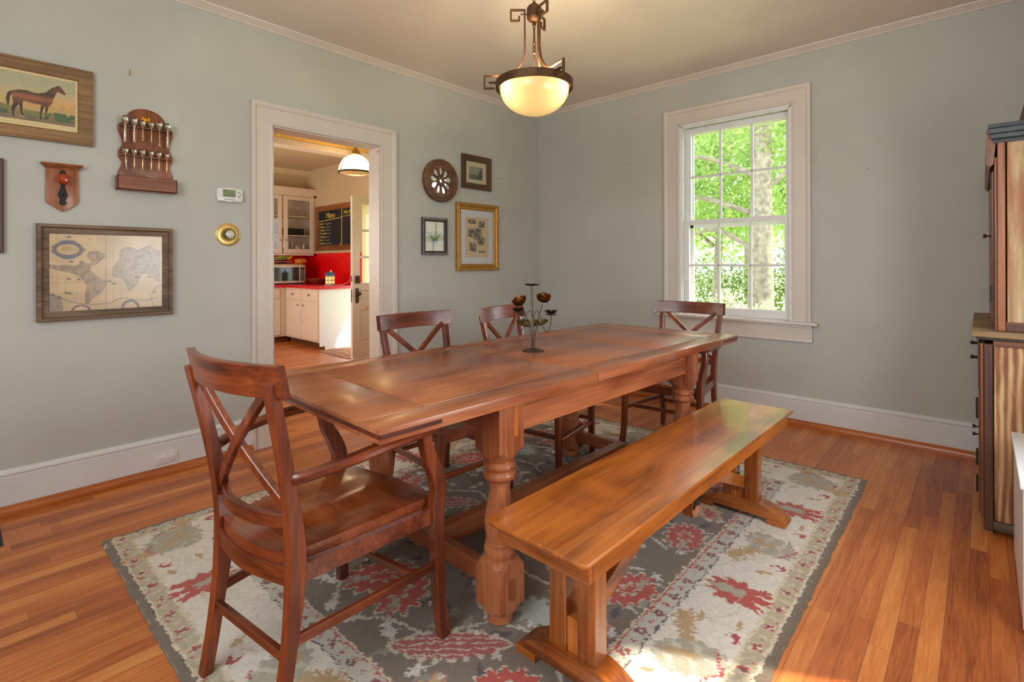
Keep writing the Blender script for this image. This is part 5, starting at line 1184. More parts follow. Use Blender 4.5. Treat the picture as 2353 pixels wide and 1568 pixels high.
for row, (zl, L_) in enumerate(((1.961, UP), (1.801, LOW))):
    for i, (y, ln, k, kind) in enumerate(L_):
        nm_ = '%s silver souvenir spoon, %s on the %s ledge of the spoon rack' % (orn[kind].capitalize(), ordn[i], ('upper', 'lower')[row])
        xo = 0.050
        t = thing('souvenir_spoon', nm_[0].lower()+nm_[1:], 'spoon', (xo, y, zl-0.10), 0, 'souvenir spoons on the rack')
        b = B(); zc_ = zl+0.020*k
        M = Matrix.Translation((xo, y, zc_)) @ Matrix.Scale(1, 4)
        tt = bmesh.new(); rows = []
        for a in range(7):
            r_ = a/6; rows.append([tt.verts.new((-0.007*(1-r_*r_)*k, 0.0155*k*r_*cos(2*pi*j/20), 0.0225*k*r_*sin(2*pi*j/20)*(1.0 if sin(2*pi*j/20) > 0 else 1.06))) for j in range(20)] if a else None)
        cvx = tt.verts.new((-0.007*k, 0, 0))
        for j in range(20): tt.faces.new((cvx, rows[1][j], rows[1][(j+1) % 20]))
        for A, C in zip(rows[1:], rows[2:]):
            for j in range(20): tt.faces.new((A[j], C[j], C[(j+1) % 20], A[(j+1) % 20]))
        bmesh.ops.solidify(tt, geom=tt.faces[:], thickness=0.0010); tt.transform(M)
        if kind == 3:
            for v_ in tt.verts: v_.co.y = y+(v_.co.y-y)*(1+0.22*abs(sin(3*math.atan2(v_.co.z-zc_, v_.co.y-y))))
        part('spoon_bowl', tt, M_SILVER, t, world=True)
        zt_ = zc_-0.019*k; tip = (0.006 if kind == 3 else 0.0)
        P = crv([(xo, y, zt_+0.003), (xo+0.002, y+tip*0.3, zt_-ln*0.25), (xo-0.001, y+tip*0.7, zt_-ln*0.7), (xo+0.001, y+tip, zt_-ln*0.72-0.010)], 6)
        n_ = len(P); sc = []
        for j in range(n_):
            u = j/(n_-1); wv = 0.75+1.5*max(0, u-0.45)
            if kind == 1: wv = 1.2+0.7*abs(sin(u*11))+0.8*u
            if kind == 2: wv = 0.8+(1.8 if u > 0.72 else 0)
            if kind == 3: wv = 1.0+0.25*sin(u*30)
            if u > 0.97: wv *= 0.55
            sc.append((1, wv))
        tt = bmesh.new(); sweep(tt, P, rect_prof(0.0022, 0.0042, 0.0006), nrm=(1,0,0), scales=sc); part('spoon_handle', tt, M_SILVER if kind in (1, 2) else plain('worn_gilt_silver', (206,186,138), 0.3, 0.9, noise=0.2, nscale=90), t, world=True)
        if kind == 3: b2 = B(); sphere(b2, (xo+0.002, y+tip, zt_-ln*0.72-0.012), 0.0048); part('blue_tip', b2, plain('blue_enamel', (120,150,210), 0.2), t, world=True)

# thermostat, dimmer, outlet
t = thing('thermostat', 'white programmable thermostat with a small green display beside the doorway', 'thermostat', (0, -3.048, 1.586))
b = B(); o_ = [(-3.120,1.600),(-3.112,1.589),(-3.048,1.586),(-2.984,1.589),(-2.976,1.600),(-2.973,1.629),(-2.976,1.658),(-2.984,1.669),(-3.048,1.673),(-3.112,1.669),(-3.120,1.658),(-3.123,1.629)]
PLW = plain('white_plastic', (222,216,210), 0.35); prism(b, o_, 0.0, 0.028, fA, 0.004); part('housing', b, PLW, t, world=True)
b = B(); box(b, 0.027, 0.0288, -3.091, -3.017, 1.616, 1.662, 0.001); dsp = part('display', b, plain('lcd_green', (128,140,104), 0.12, noise=0.05), t, world=True)
for k, (a_, z_, s_) in enumerate(((-3.085, 1.648, '70'), (-3.086, 1.620, '72  AM 2:05'))): text('display_digits', s_, 0.014 if k == 0 else 0.007, dsp, Matrix(((0,0,1,0.0289),(1,0,0,a_),(0,1,0,z_),(0,0,0,1))), plain('lcd_ink', (58,66,50), 0.4), 0.0001)
for y, z, r in ((-2.998,1.648,0.0062),(-2.998,1.623,0.0062),(-2.986,1.635,0.0052),(-3.078,1.600,0.005),(-3.062,1.600,0.005),(-3.046,1.600,0.005),(-3.030,1.600,0.005)):
    b = B(); prism(b, ell(y, z, r*1.05, r*0.9, 14), 0.027, 0.0305, fA, 0.001); part('button', b, plain('grey_button', (150,146,140) if z > 1.61 else (204,196,190), 0.4), t, world=True)
t = thing('dimmer_switch', 'round brass dimmer plate with a clear knob below the thermostat', 'switch', (0, -3.052, 1.312))
My = Matrix.Translation((0, -3.052, 1.384)) @ Matrix.Rotation(pi/2, 4, 'Y')
b = B(); lathe(b, [(0,0.071),(0.003,0.071),(0.005,0.068),(0.005,0.047),(0.008,0.044),(0.008,0.042),(0.001,0.040),(0.0008,0.0)], 48, My); part('brass_plate', b, M_BRASS, t, world=True)
b = B(); lathe(b, [(0.0009,0.0395),(0.0022,0.0395),(0.0024,0.0)], 40, My); part('plate_recess', b, plain('dark_brass', (110,92,40), 0.4, 0.7), t, world=True)
b = B(); lathe(b, [(0.002,0.020),(0.030,0.021),(0.034,0.024),(0.040,0.024),(0.043,0.018),(0.041,0.013),(0.046,0.010),(0.050,0.0)], 28, My); part('knob', b, plain('frosted_knob', (214,206,196), 0.2, 0.2), t, world=True)
t = thing('wall_outlet', 'white double electrical outlet set sideways in the left baseboard', 'outlet', (0.018, -3.3885, 0.060))
b = B(); box(b, 0.0165, 0.0225, -3.446, -3.331, 0.060, 0.128, 0.002, seg=2); op = part('cover_plate', b, plain('outlet_plastic', (214,208,202), 0.4), t, world=True)
for y in (-3.410, -3.368):
    b = B(); prism(b, [(y+a*0.017, 0.094+c*0.014) for a, c in ((-1,-0.5),(-0.6,-1),(0.6,-1),(1,-0.5),(1,0.5),(0.6,1),(-0.6,1),(-1,0.5))], 0.0222, 0.0238, fA, 0.0005); so = part('socket', b, plain('outlet_socket', (224,220,216), 0.35), op, world=True)
    b = B()
    for a, c in ((-0.006, 0.005), (-0.006, -0.005), (0.007, 0.0)): box(b, 0.0236, 0.0241, y+a-0.003, y+a+0.003, 0.094+c-0.0012, 0.094+c+0.0012)
    part('socket_slots', b, plain('socket_black', (24,22,22), 0.6), op, world=True)

# round carved mirror
t = thing('carved_mirror', 'round carved brown wooden wheel with petal-shaped mirror openings', 'mirror', (0, -1.366, 1.727))
cy, cz, Rr = -1.366, 1.913, 0.186
MC = wood('carved_wood', (88,56,32), (124,82,50), (160,114,74), 'y', 0.5, 0.1, figure=0.3, bstr=0.3)
# front board with real openings: built cell by cell from a fine polar grid
tt = bmesh.new(); NA, NR = 270, 44
def inside(y, z):
    r = math.hypot(y-cy, z-cz)
    if r < 0.019: return True
    if r < 0.032 or r > 0.118: return False
    a = math.atan2(z-cz, y-cy)-pi/2; k = round(a/(2*pi/9)); da = a-k*2*pi/9; u = (r*cos(da)-0.034)/(0.082)
    if u < 0 or u > 1: return False
    return abs(r*sin(da)) < 0.0290*math.sqrt(max(0, 1-(2*u-1)**2))*(0.30+0.80*u)
vg = {}
def gv(i, j, x):
    key = (i, j % NA if i else 0, x)
    if key not in vg:
        r = 0.142*i/NR; a = 2*pi*j/NA; vg[key] = tt.verts.new((x, cy+r*cos(a), cz+r*sin(a)))
    return vg[key]
solid = {}
for i in range(NR):
    for j in range(NA):
        r = 0.142*(i+0.5)/NR; a = 2*pi*(j+0.5)/NA; solid[i, j] = not inside(cy+r*cos(a), cz+r*sin(a))
XF, XB = 0.040, 0.028
for i in range(NR):
    for j in range(NA):
        if not solid[i, j]: continue
        q = [gv(i, j, XF), gv(i, j+1, XF), gv(i+1, j+1, XF), gv(i+1, j, XF)]
        q = list(dict.fromkeys(q)); tt.faces.new(q)
        for (di, dj, e) in ((-1, 0, ((i, j), (i, j+1))), (1, 0, ((i+1, j), (i+1, j+1))), (0, -1, ((i, j), (i+1, j))), (0, 1, ((i, j+1), (i+1, j+1)))):
            ni, nj = i+di, (j+dj) % NA
            if ni < 0 or ni >= NR: continue
            if not solid[ni, nj]:
                (a1, b1), (a2, b2) = e; tt.faces.new((gv(a1, b1, XF), gv(a2, b2, XF), gv(a2, b2, XB), gv(a1, b1, XB)))
fb = part('pierced_board', tt, MC, t, world=True, ang=50)
b = B(); Mw = Matrix.Translation((0, cy, cz)) @ Matrix.Rotation(pi/2, 4, 'Y')
lathe(b, [(0.0,0.176),(0.004,0.182),(0.040,0.186),(0.046,0.184),(0.050,0.178),(0.050,0.168),(0.045,0.164),(0.045,0.150),(0.049,0.147),(0.047,0.142),(0.040,0.140)], 96, Mw, cap=False)
part('rim', b, MC, t, world=True)
b = B()
for k in range(22):
    a = 2*pi*k/22; sweep(b, [(0.0455, cy+(0.157+0.008*cos(f))*cos(a+0.13*sin(f)), cz+(0.157+0.008*cos(f))*sin(a+0.13*sin(f))) for f in [pi*i/8-pi/2 for i in range(9)]], circ_prof(0.0022, 6))
part('carved_scallops', b, MC, t, world=True)
b = B(); lathe(b, [(0.028,0.0),(0.028,0.140)], 48, Mw, cap=False); mm_, nt_, bs_ = new_mat('mirror_glass'); bs_.inputs['Base Color'].default_value = (0.86,0.9,0.88,1); bs_.inputs['Metallic'].default_value = 1.0; bs_.inputs['Roughness'].default_value = 0.02
part('mirror_plate', b, mm_, t, world=True)

# small engraving, top right
def sketch(cv, x0, x1, y0, y1, base, ink, seed, dens=260):
    cv.paint((cv.X > x0) & (cv.X < x1) & (cv.Y > y0) & (cv.Y < y1), base)
    rs = random.Random(seed)
    for i in range(dens):
        x, y = rs.uniform(x0, x1-0.006), rs.uniform(y0, y1); cv.line([(x, y),(min(x1, x+rs.uniform(0.004,0.014)), min(y1, max(y0, y+rs.uniform(-.004,.004))))], 0.0012, ink, 0.55)
y0, y1, z0, z1 = -1.108, -0.740, 1.884, 2.196
t = picture('framed_engraving', 'small engraving with a wide cream mat in a dark brown wooden frame, top right', y0, y1, z0, z1, 0, 0, None)
frame_on_left(t, y0, y1, z0, z1, 0.058, 0.026, wood('walnut_frame', (62,34,20), (94,56,34), (118,76,48), 'y', 0.42), [(0,0),(0.008,0),(0.012,-0.004),(0.016,-0.030),(0.026,-0.046),(0.026,-0.056),(0.022,-0.058),(0,-0.058)])
a0, c0 = y0+0.055, z0+0.055; cv = Canvas(y1-y0-0.110, z1-z0-0.110, 0.002, (200,188,150))
x0_, x1_, q0, q1 = 0.040, 0.040+0.170, 0.038, 0.038+0.120
sketch(cv, x0_, x1_, q0, q1, (150,146,130), (70,68,62), 3)
cv.poly([(x1_, q0+0.02),(x1_, q1-0.004),(x1_-0.05, q0+0.075),(x1_-0.062, q0+0.02)], (62,60,56), 0.7); cv.paint((cv.X > x0_) & (cv.X < x1_) & (cv.Y > q0) & (cv.Y < q0+0.035+0.02*cv.noise(0.02, 2)), (72,70,64), 0.6)
canvas_part('print', cv, on_left(a0, c0, 0.008), PRM, t); pane(t, a0, a0+cv.w, c0, c0+cv.h, 0.012)
# potted plant print, lower left
y0, y1, z0, z1 = -1.556, -1.284, 1.273, 1.592
t = picture('framed_plant_print', 'small print of a green potted plant in a dark frame under the round mirror', y0, y1, z0, z1, 0, 0, None)
frame_on_left(t, y0, y1, z0, z1, 0.034, 0.024, wood('dark_frame', (44,30,26), (66,46,40), (88,64,56), 'z', 0.3, 0.4), None)
a0, c0 = y0+0.032, z0+0.032; cv = Canvas(y1-y0-0.064, z1-z0-0.064, 0.002, (206,200,166)); W2, H2 = cv.w, cv.h
cv.line([(0.035,0.05),(W2-0.035,0.05),(W2-0.035,H2-0.05),(0.035,H2-0.05),(0.035,0.05)], 0.002, (180,160,120)); cv.poly([(0.07,0.06),(W2-0.07,0.06),(W2-0.06,0.11),(0.06,0.11)], (164,180,172))
for k in range(11):
    a = (k-5)*0.20; x_ = W2/2+0.004*(k-5); cv.line([(x_, 0.09),(x_+0.03*math.sin(a), 0.125),(x_+0.075*math.sin(a), 0.135+0.035*cos(a))], 0.006, (70,112,66) if k % 2 else (104,140,84))
for k in range(5): cv.ellipse(W2/2-0.03+0.015*k, 0.165+0.006*(k % 2), 0.006, 0.005, (196,160,80))
canvas_part('print', cv, on_left(a0, c0, 0.008), PRM, t); pane(t, a0, a0+W2, c0, c0+H2, 0.013)
# gold frame with engravings
y0, y1, z0, z1 = -1.178, -0.646, 1.134, 1.752
t = picture('framed_engravings', 'tall gold frame with a white mat around a sheet of black engravings', y0, y1, z0, z1, 0, 0, None)
frame_on_left(t, y0, y1, z0, z1, 0.062, 0.030, plain('gold_frame', (176,128,56), 0.42, 0.45, noise=0.08), [(0,0),(0.008,0),(0.010,-0.006),(0.016,-0.010),(0.018,-0.024),(0.014,-0.030),(0.022,-0.036),(0.028,-0.046),(0.030,-0.054),(0.026,-0.058),(0.026,-0.062),(0,-0.062)])
a0, c0 = y0+0.060, z0+0.060; cv = Canvas(y1-y0-0.120, z1-z0-0.120, 0.002, (214,210,216)); W2, H2 = cv.w, cv.h
x0_, x1_, q0, q1 = 0.060, W2-0.066, 0.066, H2-0.072
cv.paint((cv.X > x0_-0.003) & (cv.X < x1_+0.003) & (cv.Y > q0-0.003) & (cv.Y < q1+0.003), (184,140,84)); cv.paint((cv.X > x0_) & (cv.X < x1_) & (cv.Y > q0) & (cv.Y < q1), (212,188,146))
nn = cv.noise(0.012, 8)*0.6+cv.noise(0.005, 9)*0.4
def blot(bx0, bx1, by0, by1, d=0.52):
    u = (cv.X-bx0)/(bx1-bx0); v = (cv.Y-by0)/(by1-by0); e = np.clip(1-((u*2-1)**4+(v*2-1)**4), 0, 1)
    cv.paint((u > 0) & (u < 1) & (v > 0) & (v < 1) & (nn*0.9+0.25*(1-e) < d), (52,50,46), 0.85); cv.paint((u > 0) & (u < 1) & (v > 0) & (v < 1) & (e > 0.25), (120,112,96), 0.45)
pw, ph = x1_-x0_, q1-q0
for f in ((0.07,0.48,0.84,0.97),(0.52,0.86,0.74,0.94),(0.08,0.34,0.50,0.74),(0.28,0.74,0.42,0.76),(0.48,0.86,0.30,0.52),(0.14,0.50,0.12,0.38),(0.55,0.90,0.10,0.17)):
    blot(x0_+pw*f[0], x0_+pw*f[1], q0+ph*f[2], q0+ph*f[3])
rs = random.Random(8)
for i in range(160):
    x, y = rs.uniform(x0_+0.01, x1_-0.02), rs.uniform(q0+0.015, q1-0.01); cv.line([(x, y),(x+rs.uniform(-.006,.012), y+rs.uniform(-.010,.010))], 0.0012, (84,78,68), 0.5)
canvas_part('print', cv, on_left(a0, c0, 0.008), PRM, t); pane(t, a0, a0+W2, c0, c0+H2, 0.014)

# picture hooks left on the walls
def hook(label, p, n, k=1.0):
    t = thing('picture_hook', label, 'hook', p, 0, 'bare picture hooks on the walls'); P = Vector(p); n = Vector(n); s = n.cross(Vector((0,0,1)))
    b = B(); tube(b, [P+Vector((0,0,0.010*k))+n*0.002, P+Vector((0,0,-0.010*k))+n*0.002, P+Vector((0,0,-0.014*k))+n*0.006, P+Vector((0,0,-0.008*k))+n*0.010], 0.0024*k, 6); part('hook_strap', b, M_BRASS, t, world=True)
    b = B(); tube(b, [P+Vector((0,0,0.010*k)), P+Vector((0,0,0.012*k))+n*0.012], 0.0014*k, 6); part('nail', b, M_BRASS, t, world=True)
hook('brass picture hook high on the left wall above the spoon rack', (0, -3.552, 2.259), (1,0,0), 1.1)
hook('tiny brass hook on the left wall, right of the small engraving', (0, -0.609, 2.029), (1,0,0), 0.8)
hook('tiny hook on the back wall, midway between corner and window, upper one', (1.050, 0, 2.112), (0,-1,0), 0.7)
hook('tiny hook on the back wall nearest the corner, lower one', (0.513, 0, 1.866), (0,-1,0), 0.7)
hook('tiny brass hook on the back wall, right of the window', (2.901, 0, 1.846), (0,-1,0), 0.8)

# ================================================================== OLD HUTCH AT THE RIGHT EDGE
def make_hutch():
    y0 = -1.136; x0 = 3.476; x1 = 3.955; yb = -0.06
    t = thing('hutch', 'tall antique two-part wooden hutch with worn paint beside the right wall', 'cabinet', (3.70, -0.6, 0))
    WC = lambda a: wood('hutch_wood', (78,40,20), (122,70,38), (158,100,58), a, 0.5, 0.1, figure=0.6, bstr=0.15)
    OR = wood('hutch_stile', (128,70,34), (164,98,54), (190,126,76), 'z', 0.5, 0.1, figure=0.5)
    DKR = wood('hutch_corner', (60,32,20), (92,54,34), (116,74,50), 'z', 0.55, 0.0, figure=0.4)
    # comb-grained painted side panel
    def panel(nm, stops, sx, sz, wk):
        m, nt, bs = new_mat(nm); tc = N(nt, 'ShaderNodeTexCoord')
        mp = N(nt, 'ShaderNodeMapping'); mp.inputs['Scale'].default_value = (sx, 1, sz); nt.links.new(tc.outputs['Object'], mp.inputs[0])
        n = N(nt, 'ShaderNodeTexNoise'); n.inputs['Scale'].default_value = 1.0; n.inputs['Detail'].default_value = 5; n.inputs['Distortion'].default_value = 1.0; nt.links.new(mp.outputs[0], n.inputs['Vector'])
        wv = N(nt, 'ShaderNodeTexWave', wave_type='BANDS', bands_direction='X'); wv.inputs['Scale'].default_value = 9.0; wv.inputs['Distortion'].default_value = 7.0; wv.inputs['Detail'].default_value = 3; wv.inputs['Detail Scale'].default_value = 0.7
        mp2 = N(nt, 'ShaderNodeMapping'); mp2.inputs['Scale'].default_value = (1.2, 1, 0.28); nt.links.new(tc.outputs['Object'], mp2.inputs[0]); nt.links.new(mp2.outputs[0], wv.inputs['Vector'])
        w2 = N(nt, 'ShaderNodeTexWave', wave_type='BANDS', bands_direction='Z'); w2.inputs['Scale'].default_value = 60.0; w2.inputs['Distortion'].default_value = 1.0; nt.links.new(tc.outputs['Object'], w2.inputs['Vector'])
        a = N(nt, 'ShaderNodeMath', operation='MULTIPLY_ADD'); a.inputs[1].default_value = wk; nt.links.new(wv.outputs['Fac'], a.inputs[0])
        b1 = N(nt, 'ShaderNodeMath', operation='MULTIPLY'); b1.inputs[1].default_value = 0.75; nt.links.new(n.outputs['Fac'], b1.inputs[0]); nt.links.new(b1.outputs[0], a.inputs[2])
        c = N(nt, 'ShaderNodeMath', operation='MULTIPLY_ADD'); c.inputs[1].default_value = 0.10; nt.links.new(w2.outputs['Fac'], c.inputs[0]); nt.links.new(a.outputs[0], c.inputs[2])
        nt.links.new(ramp(nt, c.outputs[0], stops), bs.inputs['Base Color']); bs.inputs['Roughness'].default_value = 0.62
        bump(nt, bs, c.outputs[0], 0.15, 0.002); return m
    P1 = panel('comb_grained_paint', [(0.36, (206,170,124)), (0.48, (186,144,98)), (0.58, (150,98,60)), (0.80, (104,58,34))], 22, 2.4, 0.24); P2 = panel('scraped_paint', [(0.30, (216,194,156)), (0.40, (190,158,118)), (0.48, (156,104,68)), (0.62, (172,96,48))], 11, 1.1, 0.03)
    # lower case
    zt = 0.868
    b = B(); box(b, x0, x0+0.030, y0, y0+0.03, 0.012, zt-0.03, 0.003); part('corner_post', b, DKR, t, world=True)
    b = B(); box(b, x0+0.004, x1, yb-0.02, yb, 0.03, zt); box(b, x1-0.02, x1, y0+0.02, yb, 0.03, zt); box(b, x0+0.02, x1, y0+0.02, yb, 0.04, 0.06); part('carcass', b, WC('z'), t, world=True)
    b = B(); box(b, x0+0.033, x1, y0+0.006, y0+0.022, 0.062, zt-0.038, 0.002); part('side_panel', b, P1, t, world=True, label='side panel painted with comb-grained streaks')
    b = B(); box(b, x0+0.030, x1, y0, y0+0.026, zt-0.040, zt-0.012, 0.002); part('top_rail', b, WC('x'), t, world=True)
    b = B(); box(b, x0+0.030, x1, y0, y0+0.026, 0.020, 0.060, 0.002); part('bottom_rail', b, wood('greyed_wood', (74,60,46), (112,94,76), (138,120,100), 'x', 0.7, 0), t, world=True)
    b = B(); box(b, x0-0.012, x0, y0+0.01, yb, 0.06, zt-0.03, 0.002); fr = part('front_frame', b, WC('z'), t, world=True)
    b = B(); box(b, x0-0.006, x0+0.03, y0+0.006, y0+0.06, 0.0, 0.016, 0.002); part('foot', b, OR, t, world=True)
    for z0, z1 in ((0.635,0.840),):
        for k, yy in enumerate((y0+0.03, y0+0.53)):
            b = B(); box(b, x0-0.020, x0-0.012, yy, yy+0.47, z0, z1, 0.002); dr = part('drawer', b, WC('y'), t, world=True)
            for zz in (0.822, 0.756):
                if k == 0: b = B(); box(b, x0-0.034, x0-0.019, yy+0.10, yy+0.12, zz-0.006, zz+0.006, 0.003); box(b, x0-0.046, x0-0.034, yy+0.085, yy+0.135, zz-0.006, zz+0.008, 0.004); part('pull', b, M_IRON, dr, world=True)
    for k, yy in enumerate((y0+0.02, y0+0.53)):
        b = B(); box(b, x0-0.018, x0-0.012, yy, yy+0.49, 0.08, 0.615, 0.002); dr = part('door', b, WC('z'), t, world=True)
        if k == 0:
            for zz, h in ((0.54, 0.09), (0.32, 0.07), (0.20, 0.07)): b = B(); box(b, x0-0.027, x0-0.016, yy+0.01, yy+0.04, zz-h/2, zz+h/2, 0.002); part('hinge', b, M_IRON, dr, world=True)
            for zz in (0.450, 0.415): b = B(); lathe(b, [(0,0.005),(0.014,0.004),(0.018,0.009),(0.024,0.008),(0.026,0.0)], 12, Matrix.Translation((x0-0.014, yy+0.05, zz)) @ Matrix.Rotation(-pi/2, 4, 'Y')); part('knob', b, M_IRON, dr, world=True)
    # counter board
    b = B(); box(b, x0-0.040, x1, y0-0.028, yb, zt, zt+0.028, 0.004, seg=2); part('counter_board', b, wood('worn_top', (104,80,52), (150,122,84), (176,150,110), 'x', 0.6, 0), t, world=True)
    b = B(); box(b, x0-0.026, x1, y0-0.016, yb, zt-0.012, zt, 0.003); part('counter_moulding', b, plain('black_worn_paint', (46,40,36), 0.5), t, world=True)
    # upper case
    ux = x0+0.045; uy = y0+0.004; ub = zt+0.030; ut = 1.760
    b = B(); box(b, ux, ux+0.026, uy, uy+0.03, ub, ut, 0.003); part('corner_post', b, OR, t, world=True)
    b = B(); box(b, ux+0.004, x1, yb-0.02, yb, ub, ut); box(b, x1-0.02, x1, uy+0.02, yb, ub, ut); box(b, ux, x1, uy+0.02, yb, ut-0.02, ut); part('carcass', b, WC('z'), t, world=True)
    b = B(); box(b, ux+0.031, x1, uy+0.006, uy+0.020, ub+0.02, ut-0.03, 0.002); part('side_panel', b, P2, t, world=True, label='side panel of scraped cream paint over orange wood')
    b = B(); box(b, ux+0.026, x1, uy, uy+0.024, ub, ub+0.040, 0.002); box(b, ux+0.026, x1, uy, uy+0.024, ut-0.032, ut, 0.002); part('side_rails', b, WC('x'), t, world=True) if False else None
    part('side_rail', box(B(), ux+0.026, x1, uy, uy+0.024, ub, ub+0.040, 0.002), WC('x'), t, world=True); part('side_rail', box(B(), ux+0.026, x1, uy, uy+0.024, ut-0.032, ut, 0.002), WC('x'), t, world=True)
    b = B(); box(b, ux-0.010, ux, uy+0.006, yb, ub, ut-0.10, 0.002); part('front_frame', b, WC('z'), t, world=True)
    for k, yy in enumerate((uy+0.02, uy+0.53)):
        b = B(); box(b, ux-0.018, ux-0.010, yy, yy+0.48, ub+0.03, 1.60, 0.002); dr = part('door', b, WC('z'), t, world=True)
        if k == 0:
            for zz in (1.56, 1.06): b = B(); box(b, ux-0.024, ux-0.016, yy, yy+0.03, zz-0.035, zz+0.035, 0.002); part('hinge', b, M_IRON, dr, world=True)
            b = B(); lathe(b, [(0,0.005),(0.018,0.004),(0.024,0.010),(0.030,0.008),(0.032,0.0)], 12, Matrix.Translation((ux-0.016, yy+0.08, 1.318)) @ Matrix.Rotation(-pi/2, 4, 'Y')); part('knob', b, M_BRONZE, dr, world=True)
    b = B(); prism(b, [(ux-0.034, ut+0.026),(ux-0.008, ut+0.026),(ux-0.004, ut-0.04),(ux-0.012, ut-0.13),(ux-0.024, ut-0.142),(ux-0.036, ut-0.128)], uy+0.004, yb, lambda a, z, h: (a, h, z)); part('cornice_board', b, WC('z'), t, world=True)
    cpf = [(0.0,-0.040),(0.004,-0.040),(0.008,-0.026),(0.018,-0.020),(0.020,-0.004),(0.026,0.002),(0.028,0.020),(0.034,0.024),(0.034,0.040),(0.0,0.040)]
    tt = bmesh.new(); r = []
    for x in (ux-0.010, x1): r.append([tt.verts.new((x - (u*0.6 if x < ux+0.1 else 0), uy+0.002-u, ut+v)) for u, v in cpf])
    m = len(cpf)
    for j in range(m): tt.faces.new((r[0][j], r[0][(j+1) % m], r[1][(j+1) % m], r[1][j]))
    tt.faces.new(r[0]); tt.faces.new(r[1][::-1]); part('cornice', tt, plain('black_cornice_paint', (40,44,46), 0.42, noise=0.2), t, world=True)
    b = B(); box(b, ux-0.008, x1, uy+0.004, yb, ut+0.002, ut+0.036); part('case_top', b, WC('x'), t, world=True)
make_hutch()
t = thing('wooden_crate', 'dark red-brown wooden crate standing on top of the hutch', 'crate', (3.76, -0.75, 1.7965))
CW = wood('crate_wood', (62,34,24), (96,56,40), (120,78,58), 'z', 0.6, 0)
for nm_, bx in (('side_board', (3.610,3.622,-1.02,-0.50,1.797,1.905)), ('side_board', (3.90,3.912,-1.02,-0.50,1.797,1.905)), ('end_board', (3.622,3.90,-1.02,-1.008,1.797,1.905)), ('end_board', (3.622,3.90,-0.512,-0.50,1.797,1.905)), ('base_board', (3.622,3.90,-1.008,-0.512,1.797,1.807))):
    part(nm_, box(B(), *bx, 0.002), CW, t, world=True)

# low white painted chest at the right edge
t = thing('white_chest', 'low white painted chest cut off by the right edge of the photo', 'chest', (3.76, -1.56, 0))
M_WC = plain('white_chest_paint', (236,238,240), 0.25, noise=0.01)
b = B(); box(b, 3.566, 3.95, -1.905, -1.252, 0.015, 0.470, 0.003); part('body', b, M_WC, t, world=True)
b = B(); box(b, 3.558, 3.955, -1.915, -1.245, 0.470, 0.494, 0.004, seg=2); part('lid', b, M_WC, t, world=True)
b = B(); box(b, 3.60, 3.94, -1.8, -1.3, 0.0, 0.02); part('plinth', b, M_WC, t, world=True)

# floor register at the left edge
t = thing('floor_register', 'black metal floor register at the foot of the left wall', 'vent', (0.22, -4.20, 0.0))
b = B(); box(b, 0.056, 0.386, -4.33, -4.072, 0.0005, 0.006, 0.002); fr = part('register_frame', b, plain('register_black', (34,38,40), 0.5, 0.4), t, world=True)
b = B()
for k in range(13): box(b, 0.078+k*0.0225, 0.085+k*0.0225, -4.30, -4.10, 0.006, 0.0075)
part('register_louvres', b, plain('register_black', (34,38,40), 0.5, 0.4), t, world=True)

# ================================================================== KITCHEN FITTINGS
CABW = plain('cabinet_white_paint', (224,208,192), 0.38, noise=0.015); PANW = plain('end_panel_white', (226,230,236), 0.40, noise=0.01)
KCX = -3.31; KFY = -0.757; CT = 0.885
M_OAKT = wood('kick_wood', (84,44,18), (124,72,34), (150,94,50), 'x', 0.5)
def knob_y(par, x, y, z, r=0.016): b = B(); lathe(b, [(0,0.006),(0.010,0.005),(0.013,r),(0.022,r*0.9),(0.027,0.0)], 16, Matrix.Translation((x, y, z)) @ Matrix.Rotation(pi/2, 4, 'X')); part('knob', b, M_STEEL, par, world=True)
def knob_x(par, x, y, z, r=0.014): b = B(); lathe(b, [(0,0.006),(0.010,0.005),(0.013,r),(0.022,r*0.9),(0.027,0.0)], 16, Matrix.Translation((x, y, z)) @ Matrix.Rotation(pi/2, 4, 'Y')); part('knob', b, M_STEEL, par, world=True)
t = thing('base_cabinet', 'cream two-door base cabinet with two drawers at the end of the kitchen counter', 'cabinet', (-3.85, -0.44, 0))
b = B(); box(b, -4.38, KCX-0.006, KFY, KY-0.008, 0.095, CT-0.04, 0.002); part('body', b, CABW, t, world=True)
part('end_panel', box(B(), KCX-0.012, KCX, KFY-0.004, KY-0.008, 0.045, CT-0.04, 0.002), PANW, t, world=True)
part('end_panel_foot', box(B(), KCX-0.012, KCX, KFY+0.075, KY-0.008, 0.0, 0.047), PANW, t, world=True)
part('kick_board', box(B(), -4.38, KCX-0.012, KFY+0.07, KFY+0.085, 0.0, 0.097), M_OAKT, t, world=True)
xs = [-4.345, -3.862, -3.838, -3.352]
for a, c in ((xs[0], xs[1]), (xs[2], xs[3])):
    d_ = part('drawer', box(B(), a, c, KFY-0.016, KFY, 0.675, 0.815, 0.004), CABW, t, world=True); knob_y(d_, (a+c)/2, KFY-0.014, 0.755, 0.017)
    d_ = part('door', box(B(), a, c, KFY-0.016, KFY, 0.118, 0.655, 0.004), CABW, t, world=True); knob_y(d_, c-0.075 if a == xs[0] else a+0.075, KFY-0.014, 0.600, 0.014)
t = thing('corner_base_cabinet', 'cream base cabinet under the microwave along the far kitchen wall', 'cabinet', (-4.69, -2.0, 0))
part('body', box(B(), KX+0.010, -4.40, -3.2, KFY+0.012, 0.095, CT-0.04, 0.002), CABW, t, world=True)
part('kick_board', box(B(), KX+0.010, -4.47, -3.2, KFY+0.08, 0.0, 0.097), M_OAKT, t, world=True)
